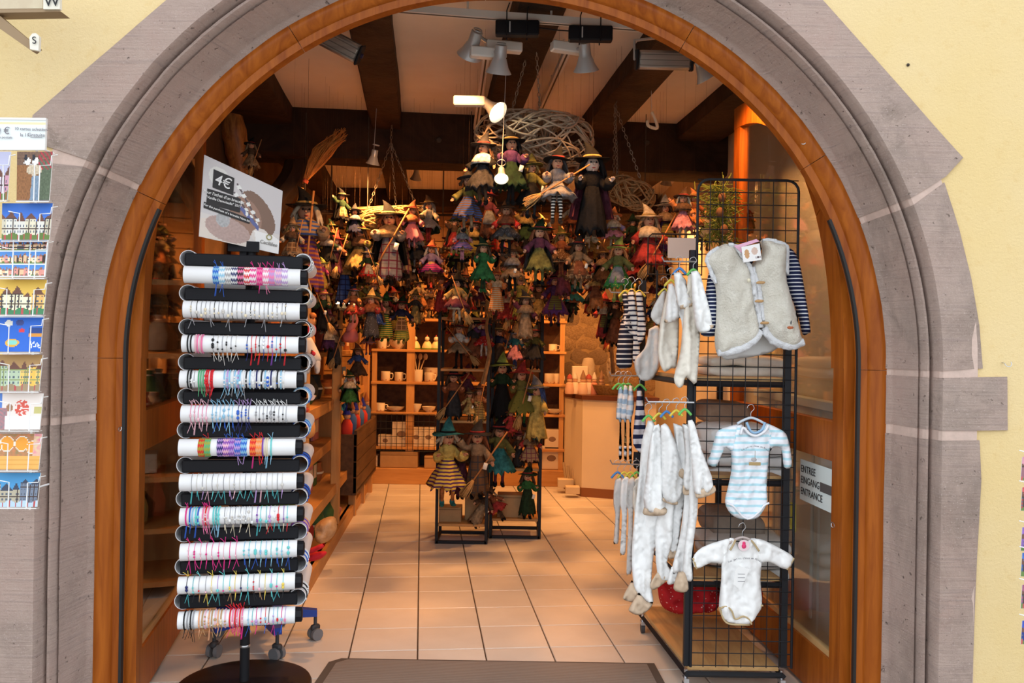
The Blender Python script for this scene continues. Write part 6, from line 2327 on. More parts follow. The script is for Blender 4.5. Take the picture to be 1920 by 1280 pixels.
def wicker(name, c, R, r, label, mat, seed, tilt=(0, 0), n=70, sq=1.0, chains=(), wire=.0050):
    """ring of loosely wound willow rods: every rod spirals round the torus at its own pitch"""
    t = thing(name, label, 'wicker ring', c)
    rr = random.Random(seed)
    g = G()
    rot = Matrix.Rotation(tilt[0], 4, 'X') @ Matrix.Rotation(tilt[1], 4, 'Y')
    for k in range(n):
        a0, b0 = rr.uniform(0, 2 * PI), rr.uniform(0, 2 * PI)
        la = rr.uniform(.8, 2.4) * rr.choice((-1, 1))
        lb_ = rr.uniform(-3.5, 3.5)
        pr = r * rr.uniform(.86, 1.06)
        pts = []
        for i in range(15):
            f = i / 14
            a, b = a0 + la * f, b0 + lb_ * f + .3 * math.sin(f * 7 + k)
            q = R + pr * math.cos(b)
            pts.append((q * math.cos(a), q * math.sin(a), pr * math.sin(b) * sq))
        g.tube(pts, wire * rr.uniform(.7, 1.3), 5)
    o = g.xform(rot).build('willow_rods', mat, t, 'all')
    o['kind'] = 'stuff'
    return t


def chain(name, a, b, label, r=.0075, parent=None, sway=0.0):
    """links of alternating orientation between two points"""
    a, b = Vector(a), Vector(b)
    L = (b - a).length
    n = max(4, int(L / .026))
    ax = (b - a).normalized()
    q = Vector((0, 0, 1)).rotation_difference(ax).to_matrix().to_4x4()
    base = parent or root(name)
    g = G()
    for i in range(n):
        p = a.lerp(b, (i + .5) / n)
        lk = G().tube([(r * math.cos(2 * PI * j / 10), 0, .0155 * math.sin(2 * PI * j / 10)) for j in range(10)], .0021, 5, closed=True)
        lk.xform(Matrix.Translation(p) @ q @ Matrix.Rotation(PI / 2 * (i % 2), 4, 'Z'))
        g.add(lk.v, lk.f)
    return g


def hang_chain(label, top, ends, fork=None, mat=None):
    """a chain with a hook, forking into several strands"""
    top = Vector(top)
    t = thing('chain', label, 'chain', top)
    m = mat or M('chain_steel', (.30, .25, .20), rough=.45, metal=.7)
    G().tube(bez([(0, 0, .05), (.012, 0, .045), (.014, 0, .025), (0, 0, 0)], 4), .004, 6).build('hook', m, t, True)
    f = Vector(fork) if fork else top
    if fork:
        o = rel(t, chain('c', top, f, '')).build('strand', m, t)
        o['kind'] = 'stuff'
    for e in ends:
        o = rel(t, chain('c', f, e, '')).build('strand', m, t)
        o['kind'] = 'stuff'
    return t


WC1 = at(1003, 262, 5.02)
wicker('wicker_ring', WC1, .218, .135, 'big grey willow ring hanging over the witch dolls', wick, 3, (.12, .05), 210, 1.0)
hang_chain('long chain carrying the big willow ring', (WC1.x - .02, 4.5, CZ - .03), [WC1 + Vector((.02, -.20, .12))], None)
hang_chain('chain slanting from the left lamp track to the big willow ring', at(992, 88, 4.7), [at(958, 215, 4.85)], None)
WC2 = at(1180, 362, 5.5)
wicker('wicker_ring', WC2 + Vector((.01, 0, 0)), .075, .085, 'honey coloured willow ring on the right chain', wick2, 5, (.25, .35), 120, 1.05)
hang_chain('chain hooked in the right joist forking to the honey willow ring', at(1153, 196, 5.5), [WC2 + Vector((.08, -.02, .05)), WC2 + Vector((-.10, .02, .0)), WC2 + Vector((-.08, -.06, -.03))], None)
WC3 = at(733, 408, 6.25)
wicker('wicker_ring', WC3, .24, .085, 'dark straw ring under the left chain', wick3, 8, (.15, -.05), 220, .9, wire=.005)
hang_chain('chain on the big beam forking to the dark straw ring', at(736, 212, 6.15), [WC3 + Vector((.2, 0, .05)), WC3 + Vector((-.16, -.05, .05)), WC3 + Vector((.02, .15, .05))], at(733, 268, 6.2))
# orange straw broom hanging at the beam
br_ = thing('straw_broom', 'orange straw broom head tied upside down near the beam', 'broom', at(568, 345, 5.9))
g = G()
rr = random.Random(4)
for k in range(170):
    f = rr.random()
    e = at(640 + rr.uniform(-16, 14), 238 + rr.uniform(0, 10) + abs(rr.gauss(0, 8)), 5.9) + Vector((0, rr.uniform(-.05, .05), 0))
    m_ = at(606 + rr.uniform(-17, 15), 285 + rr.uniform(-4, 6), 5.9) + Vector((0, rr.uniform(-.06, .06), 0))
    g.tube(bez([at(570 + rr.uniform(-3, 3), 343, 5.9), m_, m_.lerp(e, rr.uniform(.5, 1.0))], 3), .0026, 4)
o = rel(br_, g).build('bristles', M('orange_straw', (.55, .24, .06), (.44, .17, .04), rough=.8, scale=30), br_, 'all')
o['kind'] = 'stuff'
rel(br_, G().cyl(at(566, 352, 5.9), at(548, 420, 5.9), .012, n=8)).build('handle', pine_z, br_, True)
rel(br_, G().cyl(at(571, 342, 5.9), at(574, 337, 5.9), .022, n=12)).build('binding', flat((.30, .05, .03), .8), br_, True)
# green pine garland by the right door
pg = thing('pine_garland', 'green artificial pine branch with cones behind the wire grid', 'garland', at(1350, 460, 4.75))
g = G()
for k in range(420):
    p = at(rr.gauss(1350, 15), rr.uniform(345, 455), 4.75 + rr.uniform(-.08, .08))
    q = Vector((rr.gauss(0, 1), rr.gauss(0, 1), rr.gauss(0, .8))).normalized() * .07
    g.tube([p, p + q], .0026, 3)
o = rel(pg, g).build('needles', M('pine_green', (.16, .19, .03), (.09, .13, .025), rough=.7, scale=10), pg, True)
o['kind'] = 'stuff'
for x, y in ((1354, 370), (1350, 398), (1358, 430)):
    rel(pg, G().ball(at(x, y, 4.65), .022, 8, 6, sc=(1, 1, 1.3))).build('cone', flat((.16, .07, .03), .8), pg, True)
rel(pg, G().cyl(at(1352, 340, 4.75), at(1350, 465, 4.75), .008, n=6)).build('stem', flat((.10, .06, .03), .8), pg, True)
# ================================================================== doll displays and witch dolls
def display(x0, x1, ybot, ytop, d, dep, label, shelves):
    a, b = at(x0, ybot, d), at(x1, ybot, d)
    zt = at(x0, ytop, d).z
    t = thing('doll_display', label, 'display rack', ((a.x + b.x) / 2, d, 0))
    w = b.x - a.x
    for sx in (-w / 2, w / 2):
        for sy in (0, dep):
            G().box((sx, sy, zt / 2), (.022, .022, zt)).build('post', black_metal, t)
    for z in (.012, zt - .012):
        for s_ in (0, dep):
            G().box((0, s_, z), (w, .022, .022)).build('rail', black_metal, t)
        for s_ in (-w / 2, w / 2):
            G().box((s_, dep / 2, z), (.022, dep, .022)).build('rail', black_metal, t)
    for y in shelves:
        z = at(x0, y, d).z
        G().box((0, dep / 2, z), (w - .02, dep - .01, .02), bev=.003).build('shelf', pine_m, t)
    return t


display(818, 911, 1018, 574, 6.46, .34, 'left of the two black steel doll displays', (984, 790, 693, 596))
display(919, 1011, 1005, 579, 6.66, .34, 'right of the two black steel doll displays', (974, 880, 694, 602))
for k, (x0, x1, y0, y1, d, lab) in enumerate(((824, 866, 948, 982, 6.62, 'brown carton on the bottom shelf of the left doll display'), (872, 905, 918, 982, 6.70, 'tall brown carton behind the lying doll in the left display'), (932, 982, 925, 972, 6.80, 'brown carton on the bottom shelf of the right doll display'), (935, 975, 838, 878, 6.86, 'brown carton on the second shelf of the right doll display'))):
    a, b = at(x0, y1, d), at(x1, y0, d)
    t = thing('cardboard_box', lab, 'box', ((a.x + b.x) / 2, d, a.z))
    G().box((0, 0, (b.z - a.z) / 2), (b.x - a.x, .16, b.z - a.z), bev=.004).build('carton', cardboard, t)
    G().box((0, -.081, (b.z - a.z) * .9), (b.x - a.x, .002, .004)).build('flap_edge', flat((.2, .11, .05), .9), t)

DC_ = {'black': (.012, .011, .012), 'charcoal': (.045, .042, .045), 'dark green': (.02, .05, .02), 'green': (.03, .16, .04), 'olive': (.16, .15, .03), 'lime': (.35, .45, .06), 'teal': (.02, .22, .24), 'blue': (.05, .10, .32),
       'navy': (.015, .02, .07), 'purple': (.10, .03, .13), 'lavender': (.34, .24, .46), 'magenta': (.40, .02, .16), 'pink': (.62, .20, .26), 'red': (.45, .025, .02), 'rust': (.32, .09, .025), 'orange': (.68, .22, .04),
       'yellow': (.72, .50, .08), 'gold': (.50, .32, .08), 'cream': (.62, .50, .34), 'white': (.72, .68, .62), 'grey': (.26, .25, .26), 'brown': (.12, .06, .03), 'tan': (.36, .22, .11), 'plum': (.16, .03, .06)}
skin_m = M('doll_skin', (.56, .29, .17), (.50, .24, .14), rough=.7, scale=20)
pale_skin = M('doll_pale_skin', (.62, .46, .38), rough=.7)


def cm(c):
    """a cloth material from a colour name, 'a/b stripe', 'a/b plaid' or 'a/b dots'"""
    if '/' in c:
        ab, kd = c.split(' ') if c.count(' ') == 1 else c.rsplit(' ', 1)
        a, b = ab.split('/')
        return pattern_mat('doll_' + c.replace(' ', '_').replace('/', '_'), tuple(q * .95 for q in DC_[a]), tuple(q * .95 for q in DC_[b]), kd, {'stripe': 26, 'plaid': 11, 'dots': 34, 'check': 18}[kd], {'stripe': .45, 'plaid': .16, 'dots': .2, 'check': .5}[kd])
    l_ = sum(DC_[c]) / 3
    a = tuple((q * .85 + l_ * .15) * 1.0 for q in DC_[c])
    return M('doll_cloth_' + c.replace(' ', '_'), a, tuple(min(1, q * .38 + .004) for q in a), rough=.9, scale=13, bmp=.35, bscale=40, bdist=.02, spec=.12)


def words(c):
    if '/' in c:
        ab, kd = c.rsplit(' ', 1)
        a, b = ab.split('/')
        return f'{a} and {b} ' + {'stripe': 'striped', 'plaid': 'plaid', 'dots': 'dotted', 'check': 'checked'}[kd]
    return c


# unit height parts (feet at z=0, hat tip at z=1, facing -y)
PM = {}
blank = flat((.5, .5, .5), .9, 'blank')


def pm(name, g, smooth='all'):
    return g.mesh(name, blank, smooth)


for k in range(3):
    rr = random.Random(k)
    fr = [7, 9, 6][k]
    ph = k * 1.3
    sk = [(0.066, .54), (0.079, .50), (0.125, .42), (0.165, .34), (0.198, .27), (0.218, .225), (0.198, .23), (0.132, .36), (0.053, .52)]
    if k == 1:
        sk = [(0.070, .54), (0.077, .50), (0.098, .40), (0.119, .28), (0.137, .16), (0.147, .10), (0.133, .10), (0.098, .30), (0.056, .52)]
    if k == 2:
        sk = [(0.060, .54), (0.078, .50), (0.138, .45), (0.204, .38), (0.240, .33), (0.222, .335), (0.120, .44), (0.048, .52)]
    g = G().lathe(sk, 30, wave=lambda i, q: 1 + (.03 + .022 * min(i, 5)) * math.sin(fr * q + ph + i * .25) + .02 * math.sin(2 * q + k))
    for vi, p in enumerate(g.v):
        if p[2] < .36:
            q = math.atan2(p[1], p[0])
            g.v[vi] = (p[0], p[1], p[2] + .030 * math.sin(fr * q * 2 + ph) + .022 * math.sin(5 * q + k * 2) - .01)
    PM['skirt', k] = pm('skirt', g)
    PM['top', k] = pm('top', G().lathe([(0.037, .50), (0.068, .52), (0.077, .57), (0.088, .62), (0.083, .66), (0.044, .69), (0.033, .70), (0.000, .70)], 14, wave=lambda i, q: 1 + .06 * math.cos(2 * q)))
    bend = [.06, -.08, .02][k]
    hat = []
    n = 16
    prof = [(.178, .800), (.180, .806), (.096, .818), (.084, .84), (.064, .88), (.042, .93), (.021, .97), (.003, 1.0)]
    g = G()
    for i, (r, z) in enumerate(prof):
        tt = max(0, (z - .83) / .17)
        for j in range(n):
            q = 2 * PI * j / n
            dz = .014 * math.sin(2 * q + k * 2) if i < 2 else 0
            g.v.append((r * math.cos(q) + bend * tt * tt, r * math.sin(q) + .03 * tt * tt, z + dz - .02 * tt * tt * abs(bend) * 8))
    for i in range(len(prof) - 1):
        for j in range(n):
            g.f.append((i * n + j, i * n + (j + 1) % n, (i + 1) * n + (j + 1) % n, (i + 1) * n + j))
    g.f.append(tuple(range(n)))
    g.m = [0] * len(g.f)
    PM['hat', k] = pm('hat', g)
    PM['band', k] = pm('hat_band', G().lathe([(.091, .822), (.097, .824), (.090, .842), (.082, .842)], 14))
    # hair: ragged mop of strands round the back and sides
    g = G()
    for s_ in range(34):
        a = rr.uniform(-.2 * PI, 1.2 * PI)
        L = rr.uniform(.10, .22) if k != 2 else rr.uniform(.06, .12)
        p0 = Vector((.062 * math.cos(a), .056 * math.sin(a), .81))
        p1 = Vector((.100 * math.cos(a), .090 * math.sin(a), .76))
        p2 = Vector((.125 * math.cos(a) * rr.uniform(.8, 1.3), .10 * math.sin(a), .80 - L))
        g.tube(bez([p0, p1, p2], 3), [.017, .020, .021, .020, .016, .012, .004], 5)
    PM['hair', k] = pm('hair', g)
    # sleeves and hands for three poses
    pose = [((.20, -.07, .50), (.14, -.02, .57)), ((.15, -.14, .58), (.13, -.05, .54)), ((.22, -.05, .72), (.15, -.03, .64))][k]
    for s_ in (-1, 1):
        e, m_ = pose
        if k == 2 and s_ == 1:
            e, m_ = ((.17, -.08, .47), (.12, -.02, .56))
        e, m_ = Vector((s_ * e[0], e[1], e[2])), Vector((s_ * m_[0], m_[1], m_[2]))
        PM['sleeve', k, s_] = pm('sleeve', G().tube(bez([(s_ * .05, 0, .655), m_, e], 4), [.034, .038, .041, .042, .043, .046, .050, .054, .057], 10))
        dr = (e - m_).normalized()
        g = G().ball(e + dr * .018, .019, 8, 6, sc=(1, .8, 1.1))
        sd = dr.cross(Vector((0, 1, 0))).normalized()
        for f in range(4):
            b0 = e + dr * .026 + sd * (.010 * (f - 1.5))
            g.tube([b0, b0 + dr * (.020, .025, .024, .018)[f], b0 + dr * (.034, .042, .040, .030)[f] + Vector((0, -.008, 0))], [.0062, .0055, .004], 5)
        g.tube([e + dr * .012 + sd * .014 * s_, e + dr * .022 + sd * .032 * s_], [.007, .005], 5)
        PM['hand', k, s_] = pm('hand', g)
        kx = [(.05, .01), (.03, -.02), (.06, .02)][k]
        PM['leg', k, s_] = pm('leg', G().tube([(s_ * .035, 0, .36), (s_ * (.04 + kx[1]), -.02, .20), (s_ * kx[0], 0, .055)], [.032, .025, .019], 9))
        PM['shoe', k, s_] = pm('shoe', G().tube(bez([(s_ * kx[0], .012, .075), (s_ * kx[0], 0, .028), (s_ * (kx[0] + .01), -.045, .016), (s_ * (kx[0] + .02), -.085, .026)], 3), [.024, .027, .03, .028, .027, .025, .021, .016, .007, .004][:10], 8))
g = G().ball((0, 0, .755), .075, 14, 10, sc=(.92, .92, 1.08))
g.tube([(0, -.060, .765), (0, -.095, .750), (0, -.110, .742)], [.016, .014, .006], 7)
g.tube([(0, -.045, .700), (0, -.062, .692)], [.018, .010], 7)
g.ball((-.062, 0, .755), .014, 7, 5).ball((.062, 0, .755), .014, 7, 5)
PM['head'] = pm('head', g)
PM['neck'] = pm('neck', G().cyl((0, 0, .66), (0, 0, .72), .022, n=8))
PM['eye'] = pm('eye', G().ball((0, 0, 0), .0105, 7, 5))
PM['mouth'] = pm('mouth', G().ball((0, -.066, .717), .016, 7, 4, sc=(1.3, .5, .35)))
PM['shawl'] = pm('shawl', G().lathe([(0.046, .70), (0.111, .665), (0.150, .60), (0.169, .535), (0.159, .54), (0.104, .65), (0.039, .695)], 26, wave=lambda i, q: 1 + (.05 * math.sin(9 * q) if i > 1 else 0)))
PM['cape'] = pm('cape', G().lathe([(0.052, .70), (0.117, .66), (0.156, .54), (0.189, .38), (0.215, .24), (0.202, .24), (0.176, .40), (0.104, .65)], 20, wave=lambda i, q: 1 + .07 * math.sin(8 * q + i * .3), arc=(-.25, PI + .25)))
g = G().tube([(.0, 0, -.42), (0, 0, .42)], .010, 7)
PM['stick'] = pm('broomstick', g)
g = G()
for k in range(34):
    a, r = random.uniform(0, 6.28), random.uniform(.01, .075)
    g.tube([(.012 * math.cos(a), .012 * math.sin(a), -.30), (r * .8 * math.cos(a), r * .8 * math.sin(a), -.42), (r * math.cos(a), r * math.sin(a), -.53 + random.uniform(-.02, .03))], [.007, .007, .003], 4)
PM['bristle'] = pm('bristles', g)
PM['tag'] = pm('price_tag', G().box((0, 0, 0), (.05, .004, .08)))
PM['apron'] = pm('apron', G().lathe([(0.082, .52), (0.137, .43), (0.185, .31), (0.195, .27), (0.186, .27), (0.130, .43)], 10, arc=(-PI / 2 - .7, -PI / 2 + .7)))
PM['cord'] = pm('cord', G().cyl((0, 0, 0), (0, 0, 1), .0012, n=4))
str_m = M('broom_straw', (.48, .30, .12), (.36, .20, .07), rough=.85, scale=20)
stick_m = M('broom_stick_wood', (.42, .18, .06), rough=.6)
eye_m = flat((.01, .01, .012), .3, 'doll_eye')
mouth_m = flat((.40, .05, .04), .6, 'doll_mouth')
tag_m = flat((.78, .76, .70), .6, 'tag_paper')
DOLL_N = [0]
SPOTS = []
DOLL_LABELS = {}


def doll(px, ytop, ybot, d, hat, hair, top, skirt, legs, shoe, where, sk=0, pose=0, yaw=0.0, extra='', broom=0, tilt=0.0, face='skin', small=False):
    """a cloth witch or puppet; ytop/ybot: frame rows of hat tip and feet"""
    a, b = at(px, ybot, d), at(px, ytop, d)
    H = b.z - a.z
    n = DOLL_N[0]
    DOLL_N[0] += 1
    v = n % 3
    what = f'{words(hat)} hat' if hat else f'{hair} hair and no hat'
    bits = []
    if 'shawl' in extra:
        bits.append(words(extra.split('shawl:')[1].split(';')[0]) + ' shawl')
    if 'cape' in extra:
        bits.append(extra.split('cape:')[1].split(';')[0] + ' cape')
    lab = f'witch doll with {what}, {words(top)} top, {words(skirt)} skirt{", " + bits[0] if bits else ""} {where}'
    if len(lab.split()) > 16:
        lab = f'witch doll, {what}, {words(skirt)} skirt{", " + bits[0] if bits else ""} {where}'
    if len(lab.split()) > 16:
        lab = f'doll, {words(skirt)} skirt, {bits[0]} {where}' if bits else f'witch doll in {words(skirt)} skirt and {words(top)} top {where}'
    DOLL_LABELS.setdefault(lab, []).append(n)
    t = thing('witch_doll', lab, 'doll', a, yaw, 'witch dolls ' + where)
    t.scale = (H, H, H)
    SPOTS.append(a.lerp(b, .5))
    if tilt:
        t.rotation_euler.y = tilt

    def P(name, key, m, mx=None):
        return link(name, PM[key], t, mat=m, mx=mx)
    fm = pale_skin if face == 'pale' else skin_m
    hd = P('head', 'head', fm)
    P('neck', 'neck', fm)
    for s_ in (-1, 1):
        link('eye', PM['eye'], hd, mat=eye_m, mx=Matrix.Translation((s_ * .027, -.064, .772)))
    link('mouth', PM['mouth'], hd, mat=mouth_m)
    if hat:
        h = P('hat', ('hat', v), cm(hat))
        link('hat_band', PM['band', v], h, mat=cm('red' if v == 0 else 'gold' if v == 1 else 'black'))
    P('hair', ('hair', v), cm(hair))
    P('top', ('top', v), cm(top))
    P('skirt', ('skirt', sk), cm(skirt))
    for s_ in (-1, 1):
        P('sleeve', ('sleeve', pose, s_), cm(top))
        P('hand', ('hand', pose, s_), fm)
        P('leg', ('leg', v, s_), cm(legs))
        P('shoe', ('shoe', v, s_), cm(shoe))
    if 'shawl' in extra:
        P('shawl', 'shawl', cm(extra.split('shawl:')[1].split(';')[0]))
    if 'cape' in extra:
        P('cape', 'cape', cm(bits[-1].replace(' cape', '')))
    rk_ = random.Random(n * 13 + 5)
    if d < 4.8 or where.startswith('on the'):
        rk_.random = lambda: 1.0
    if 'shawl' not in extra and rk_.random() < .45:
        P('shawl', 'shawl', cm(rk_.choice(('brown', 'gold', 'olive', 'rust', 'tan', 'grey', 'cream'))))
    if 'cape' not in extra and rk_.random() < .35:
        P('cape', 'cape', cm(rk_.choice(('black', 'brown', 'rust', 'dark green', 'plum'))))
    if 'apron' not in extra and rk_.random() < .35:
        P('apron', 'apron', cm(rk_.choice(('cream', 'tan', 'brown/tan plaid', 'grey', 'olive/brown stripe', 'rust'))))
    if 'apron' in extra:
        P('apron', 'apron', cm(extra.split('apron:')[1].split(';')[0]))
    if 'tag' in extra:
        P('price_tag', 'tag', tag_m, Matrix.Translation((.09, -.19, .43)) @ Matrix.Rotation(.25, 4, 'Y'))
    if broom:
        mx = Matrix.Translation((.12 if pose != 1 else .03, -.15, .50)) @ Matrix.Rotation(broom, 4, 'Y')
        bk_ = P('broomstick', 'stick', stick_m, mx)
        link('bristles', PM['bristle'], bk_, mat=str_m)
    if not where.startswith(('on the', 'standing')):
        link('cord', PM['cord'], t, mx=Matrix.Translation((0, 0, .97)) @ Matrix.Diagonal((1, 1, (CZ - b.z) / H + .03, 1)), mat=cm('brown'))
    return t


CW = 'under the big willow ring'
RW_ = 'under the honey willow ring'
LW = 'around the dark straw ring'
LS = 'above the left shelving'
DLs = 'on the left black display'
DRs = 'on the right black display'
# ---- hanging in the middle
doll(905, 245, 385, 4.62, 'charcoal', 'brown', 'black', 'charcoal', 'brown', 'black', CW, 0, 0, -.5, 'shawl:white')
doll(957, 235, 385, 4.58, 'black', 'black', 'purple', 'dark green', 'black', 'black', CW, 0, 1, .2, 'cape:black;tag')
doll(995, 285, 410, 4.66, 'olive', 'gold', 'olive', 'black', 'charcoal', 'black', CW, 0, 0, .5, 'tag')
doll(1043, 270, 420, 4.5, 'black', 'charcoal', 'grey', 'grey', 'black/white stripe', 'brown', CW, 2, 1, .1, '', 1.0)
doll(1108, 262, 455, 4.6, 'black', 'black', 'black', 'black', 'brown', 'tan', CW, 1, 1, .15, 'cape:plum', 0, 0, 'pale')
doll(877, 310, 435, 4.75, 'charcoal', 'brown', 'olive', 'brown/blue stripe', 'tan', 'black', CW, 0, 0, -.3)
doll(915, 345, 452, 5.1, 'plum', 'brown', 'plum', 'rust', 'brown', 'black', CW, 1, 2, .2)
doll(866, 412, 492, 5.0, None, 'gold', 'pink', 'blue/pink stripe', 'pink', 'black', CW, 2, 0, .2)
doll(948, 368, 482, 4.9, 'brown', 'rust', 'red/cream dots', 'charcoal/grey dots', 'black', 'brown', CW, 2, 0, .0)
doll(1010, 405, 535, 4.75, 'dark green', 'rust', 'plum', 'olive', 'olive', 'black', CW, 0, 0, .1, 'cape:charcoal')
doll(905, 440, 548, 5.0, 'dark green', 'brown', 'green', 'green', 'dark green', 'green', CW, 0, 1, .3, '')
doll(960, 452, 552, 5.2, 'brown', 'tan', 'brown', 'tan', 'black', 'rust', CW, 2, 2, -.2, 'tag')
doll(1083, 436, 548, 5.0, 'charcoal', 'brown', 'tan', 'brown/tan plaid', 'tan', 'black', CW, 0, 0, .2, 'tag')
doll(1052, 420, 520, 5.3, 'olive', 'gold', 'rust', 'brown/cream dots', 'rust', 'brown', CW, 2, 1, -.3)
doll(1100, 398, 470, 5.1, 'rust', 'tan', 'orange', 'orange/cream dots', 'cream', 'rust', CW, 2, 2, .0, 'shawl:tan')
doll(890, 400, 500, 5.3, 'brown', 'tan', 'brown', 'olive/brown plaid', 'brown', 'black', CW, 0, 0, .4)
doll(985, 378, 470, 5.2, 'olive', 'tan', 'gold', 'dark green', 'brown', 'black', CW, 0, 2, .3)
doll(1070, 368, 445, 5.4, 'brown', 'rust', 'cream', 'rust', 'brown', 'black', CW, 2, 0, -.4)
doll(930, 495, 590, 5.6, 'orange', 'rust', 'orange', 'orange/cream stripe', 'orange', 'red', CW, 1, 1, .1)
doll(975, 505, 600, 5.7, 'brown', 'gold', 'olive', 'olive/gold dots', 'brown', 'brown', CW, 1, 0, .1, '', .3)
doll(1040, 500, 612, 5.8, 'plum', 'purple', 'purple', 'purple/magenta dots', 'plum', 'black', CW, 0, 0, .0)
doll(1075, 508, 590, 6.0, 'teal', 'green', 'teal', 'teal', 'dark green', 'black', CW, 2, 1, .1)
doll(1010, 520, 608, 6.0, 'black', 'brown', 'brown', 'gold', 'rust', 'black', CW, 0, 2, -.2)
doll(870, 500, 600, 6.0, 'rust', 'brown', 'rust', 'red/brown plaid', 'brown', 'black', CW, 0, 0, .2)
doll(1055, 462, 560, 5.6, 'black', 'brown', 'black', 'plum', 'brown', 'rust', CW, 1, 0, .0, 'tag')
doll(935, 530, 610, 6.1, 'red', 'brown', 'rust', 'brown', 'orange', 'brown', CW, 1, 1, .3)
# ---- right
doll(1150, 386, 474, 4.9, 'orange', 'cream', 'lavender', 'pink', 'cream', 'pink', RW_, 2, 0, .0)
doll(1158, 440, 566, 4.85, 'lime', 'orange', 'olive', 'green/yellow dots', 'yellow', 'lime', RW_, 0, 0, -.2)
doll(1215, 378, 528, 4.95, 'cream', 'tan', 'red', 'red', 'brown', 'black', RW_, 0, 0, .1, 'shawl:cream', .5)
doll(1245, 362, 480, 5.15, 'cream', 'brown', 'plum', 'purple/gold dots', 'purple', 'black', RW_, 1, 1, .2, 'shawl:tan')
doll(1280, 348, 452, 4.85, 'brown', 'cream', 'orange', 'pink', 'cream', 'rust', RW_, 0, 2, -.2)
doll(1300, 350, 440, 5.0, 'orange', 'gold', 'rust', 'orange', 'cream', 'brown', RW_, 0, 0, .3)
doll(1185, 398, 480, 5.3, 'dark green', 'brown', 'dark green', 'black', 'olive', 'black', RW_, 2, 0, .3, 'tag')
doll(1190, 455, 545, 5.4, 'rust', 'brown', 'rust', 'red', 'brown', 'black', RW_, 2, 1, .1)
doll(1130, 458, 545, 5.5, 'brown', 'brown', 'plum', 'brown', 'brown', 'black', RW_, 0, 0, -.4)
doll(1132, 545, 640, 6.2, 'red', 'rust', 'red', 'red', 'rust', 'black', RW_, 1, 0, .1)
doll(1152, 548, 650, 6.1, 'black', 'brown', 'dark green', 'rust', 'brown', 'black', RW_, 1, 1, .3)
doll(1405, 390, 440, 4.9, 'red', 'rust', 'orange', 'rust', 'orange', 'red', 'behind the wire grid of the rack', 1, 0, .0)
doll(1320, 385, 470, 5.3, 'gold', 'cream', 'gold', 'olive', 'brown', 'brown', RW_, 0, 0, .0)
doll(1140, 600, 660, 7.6, 'charcoal', 'brown', 'brown', 'red/brown stripe', 'brown', 'black', RW_, 1, 0, .0, '', .4)
# ---- left
doll(572, 345, 560, 5.15, 'black', 'cream', 'tan', 'purple/rust stripe', 'purple', 'brown', LS, 1, 1, .2, 'shawl:tan/blue stripe', .08)
doll(547, 405, 500, 4.9, 'tan', 'gold', 'cream', 'tan', 'brown', 'black', LS, 0, 0, .2, '', .2)
doll(470, 255, 330, 5.2, 'black', 'tan', 'brown', 'tan', 'brown', 'black', LS, 0, 0, .3, '', .3)
doll(640, 350, 430, 5.9, 'black', 'brown', 'dark green', 'black', 'brown', 'black', LW, 0, 2, .6, 'cape:black')
doll(664, 380, 452, 5.9, 'charcoal', 'black', 'black', 'navy', 'brown', 'black', LW, 0, 0, .3, '')
doll(672, 405, 530, 5.95, 'olive', 'brown', 'olive', 'gold', 'brown', 'black', LW, 0, 1, .0, 'cape:olive')
doll(728, 372, 535, 5.9, 'black', 'rust', 'grey', 'grey/plum plaid', 'brown', 'black', LW, 1, 1, .1, 'tag', .5)
doll(752, 398, 520, 6.05, 'plum', 'rust', 'grey/plum plaid', 'tan/plum plaid', 'brown', 'black', LW, 1, 0, .2)
doll(772, 372, 470, 5.95, 'rust', 'orange', 'pink/red dots', 'pink/red dots', 'pink', 'brown', LW, 0, 0, .0)
doll(803, 362, 460, 6.05, 'brown', 'grey', 'cream', 'grey/cream dots', 'red', 'brown', LW, 2, 0, -.2)
doll(782, 420, 505, 6.1, 'cream', 'white', 'grey', 'charcoal', 'grey', 'black', LW, 0, 2, .2)
doll(808, 445, 540, 5.95, 'rust', 'white', 'lavender', 'purple/magenta stripe', 'rust', 'black', LW, 2, 0, .1)
doll(765, 458, 545, 6.2, 'brown', 'tan', 'rust', 'brown', 'brown', 'black', LW, 0, 1, .3, 'tag')
doll(826, 505, 590, 6.3, 'brown', 'rust', 'orange', 'red', 'red', 'brown', LW, 1, 0, .0)
doll(628, 430, 520, 5.8, 'red', 'red', 'rust', 'plum', 'brown', 'black', LS, 1, 0, .2, '', .3)
doll(604, 480, 545, 5.5, 'lime', 'yellow', 'magenta', 'lime/red stripe', 'yellow', 'lime', LS, 1, 2, .0)
doll(612, 420, 510, 5.7, 'dark green', 'brown', 'dark green', 'black', 'brown', 'red', LS, 0, 0, .2, '', .2)
doll(645, 465, 575, 6.1, 'navy', 'brown', 'navy', 'blue/navy plaid', 'navy', 'black', LS, 1, 1, .3)
doll(690, 468, 560, 6.2, 'brown', 'brown', 'rust', 'olive/brown plaid', 'brown', 'black', LS, 0, 0, .0)
doll(640, 520, 600, 6.3, 'gold', 'brown', 'gold', 'brown', 'brown', 'black', LS, 0, 0, .3)
doll(672, 520, 602, 6.4, 'yellow', 'red', 'olive', 'gold', 'green', 'brown', LS, 1, 2, .2)
doll(703, 540, 625, 6.4, 'pink', 'gold', 'pink', 'blue/white dots', 'cream', 'pink', LS, 0, 0, .0)
doll(722, 545, 640, 6.5, 'green', 'red', 'black', 'green/yellow stripe', 'yellow', 'green', LS, 1, 1, .0)
doll(752, 550, 645, 6.5, 'dark green', 'red', 'navy', 'yellow/green stripe', 'green', 'yellow', LS, 1, 0, .1)
doll(738, 535, 600, 6.8, 'red', 'orange', 'white', 'rust', 'orange', 'red', LS, 2, 2, .0)
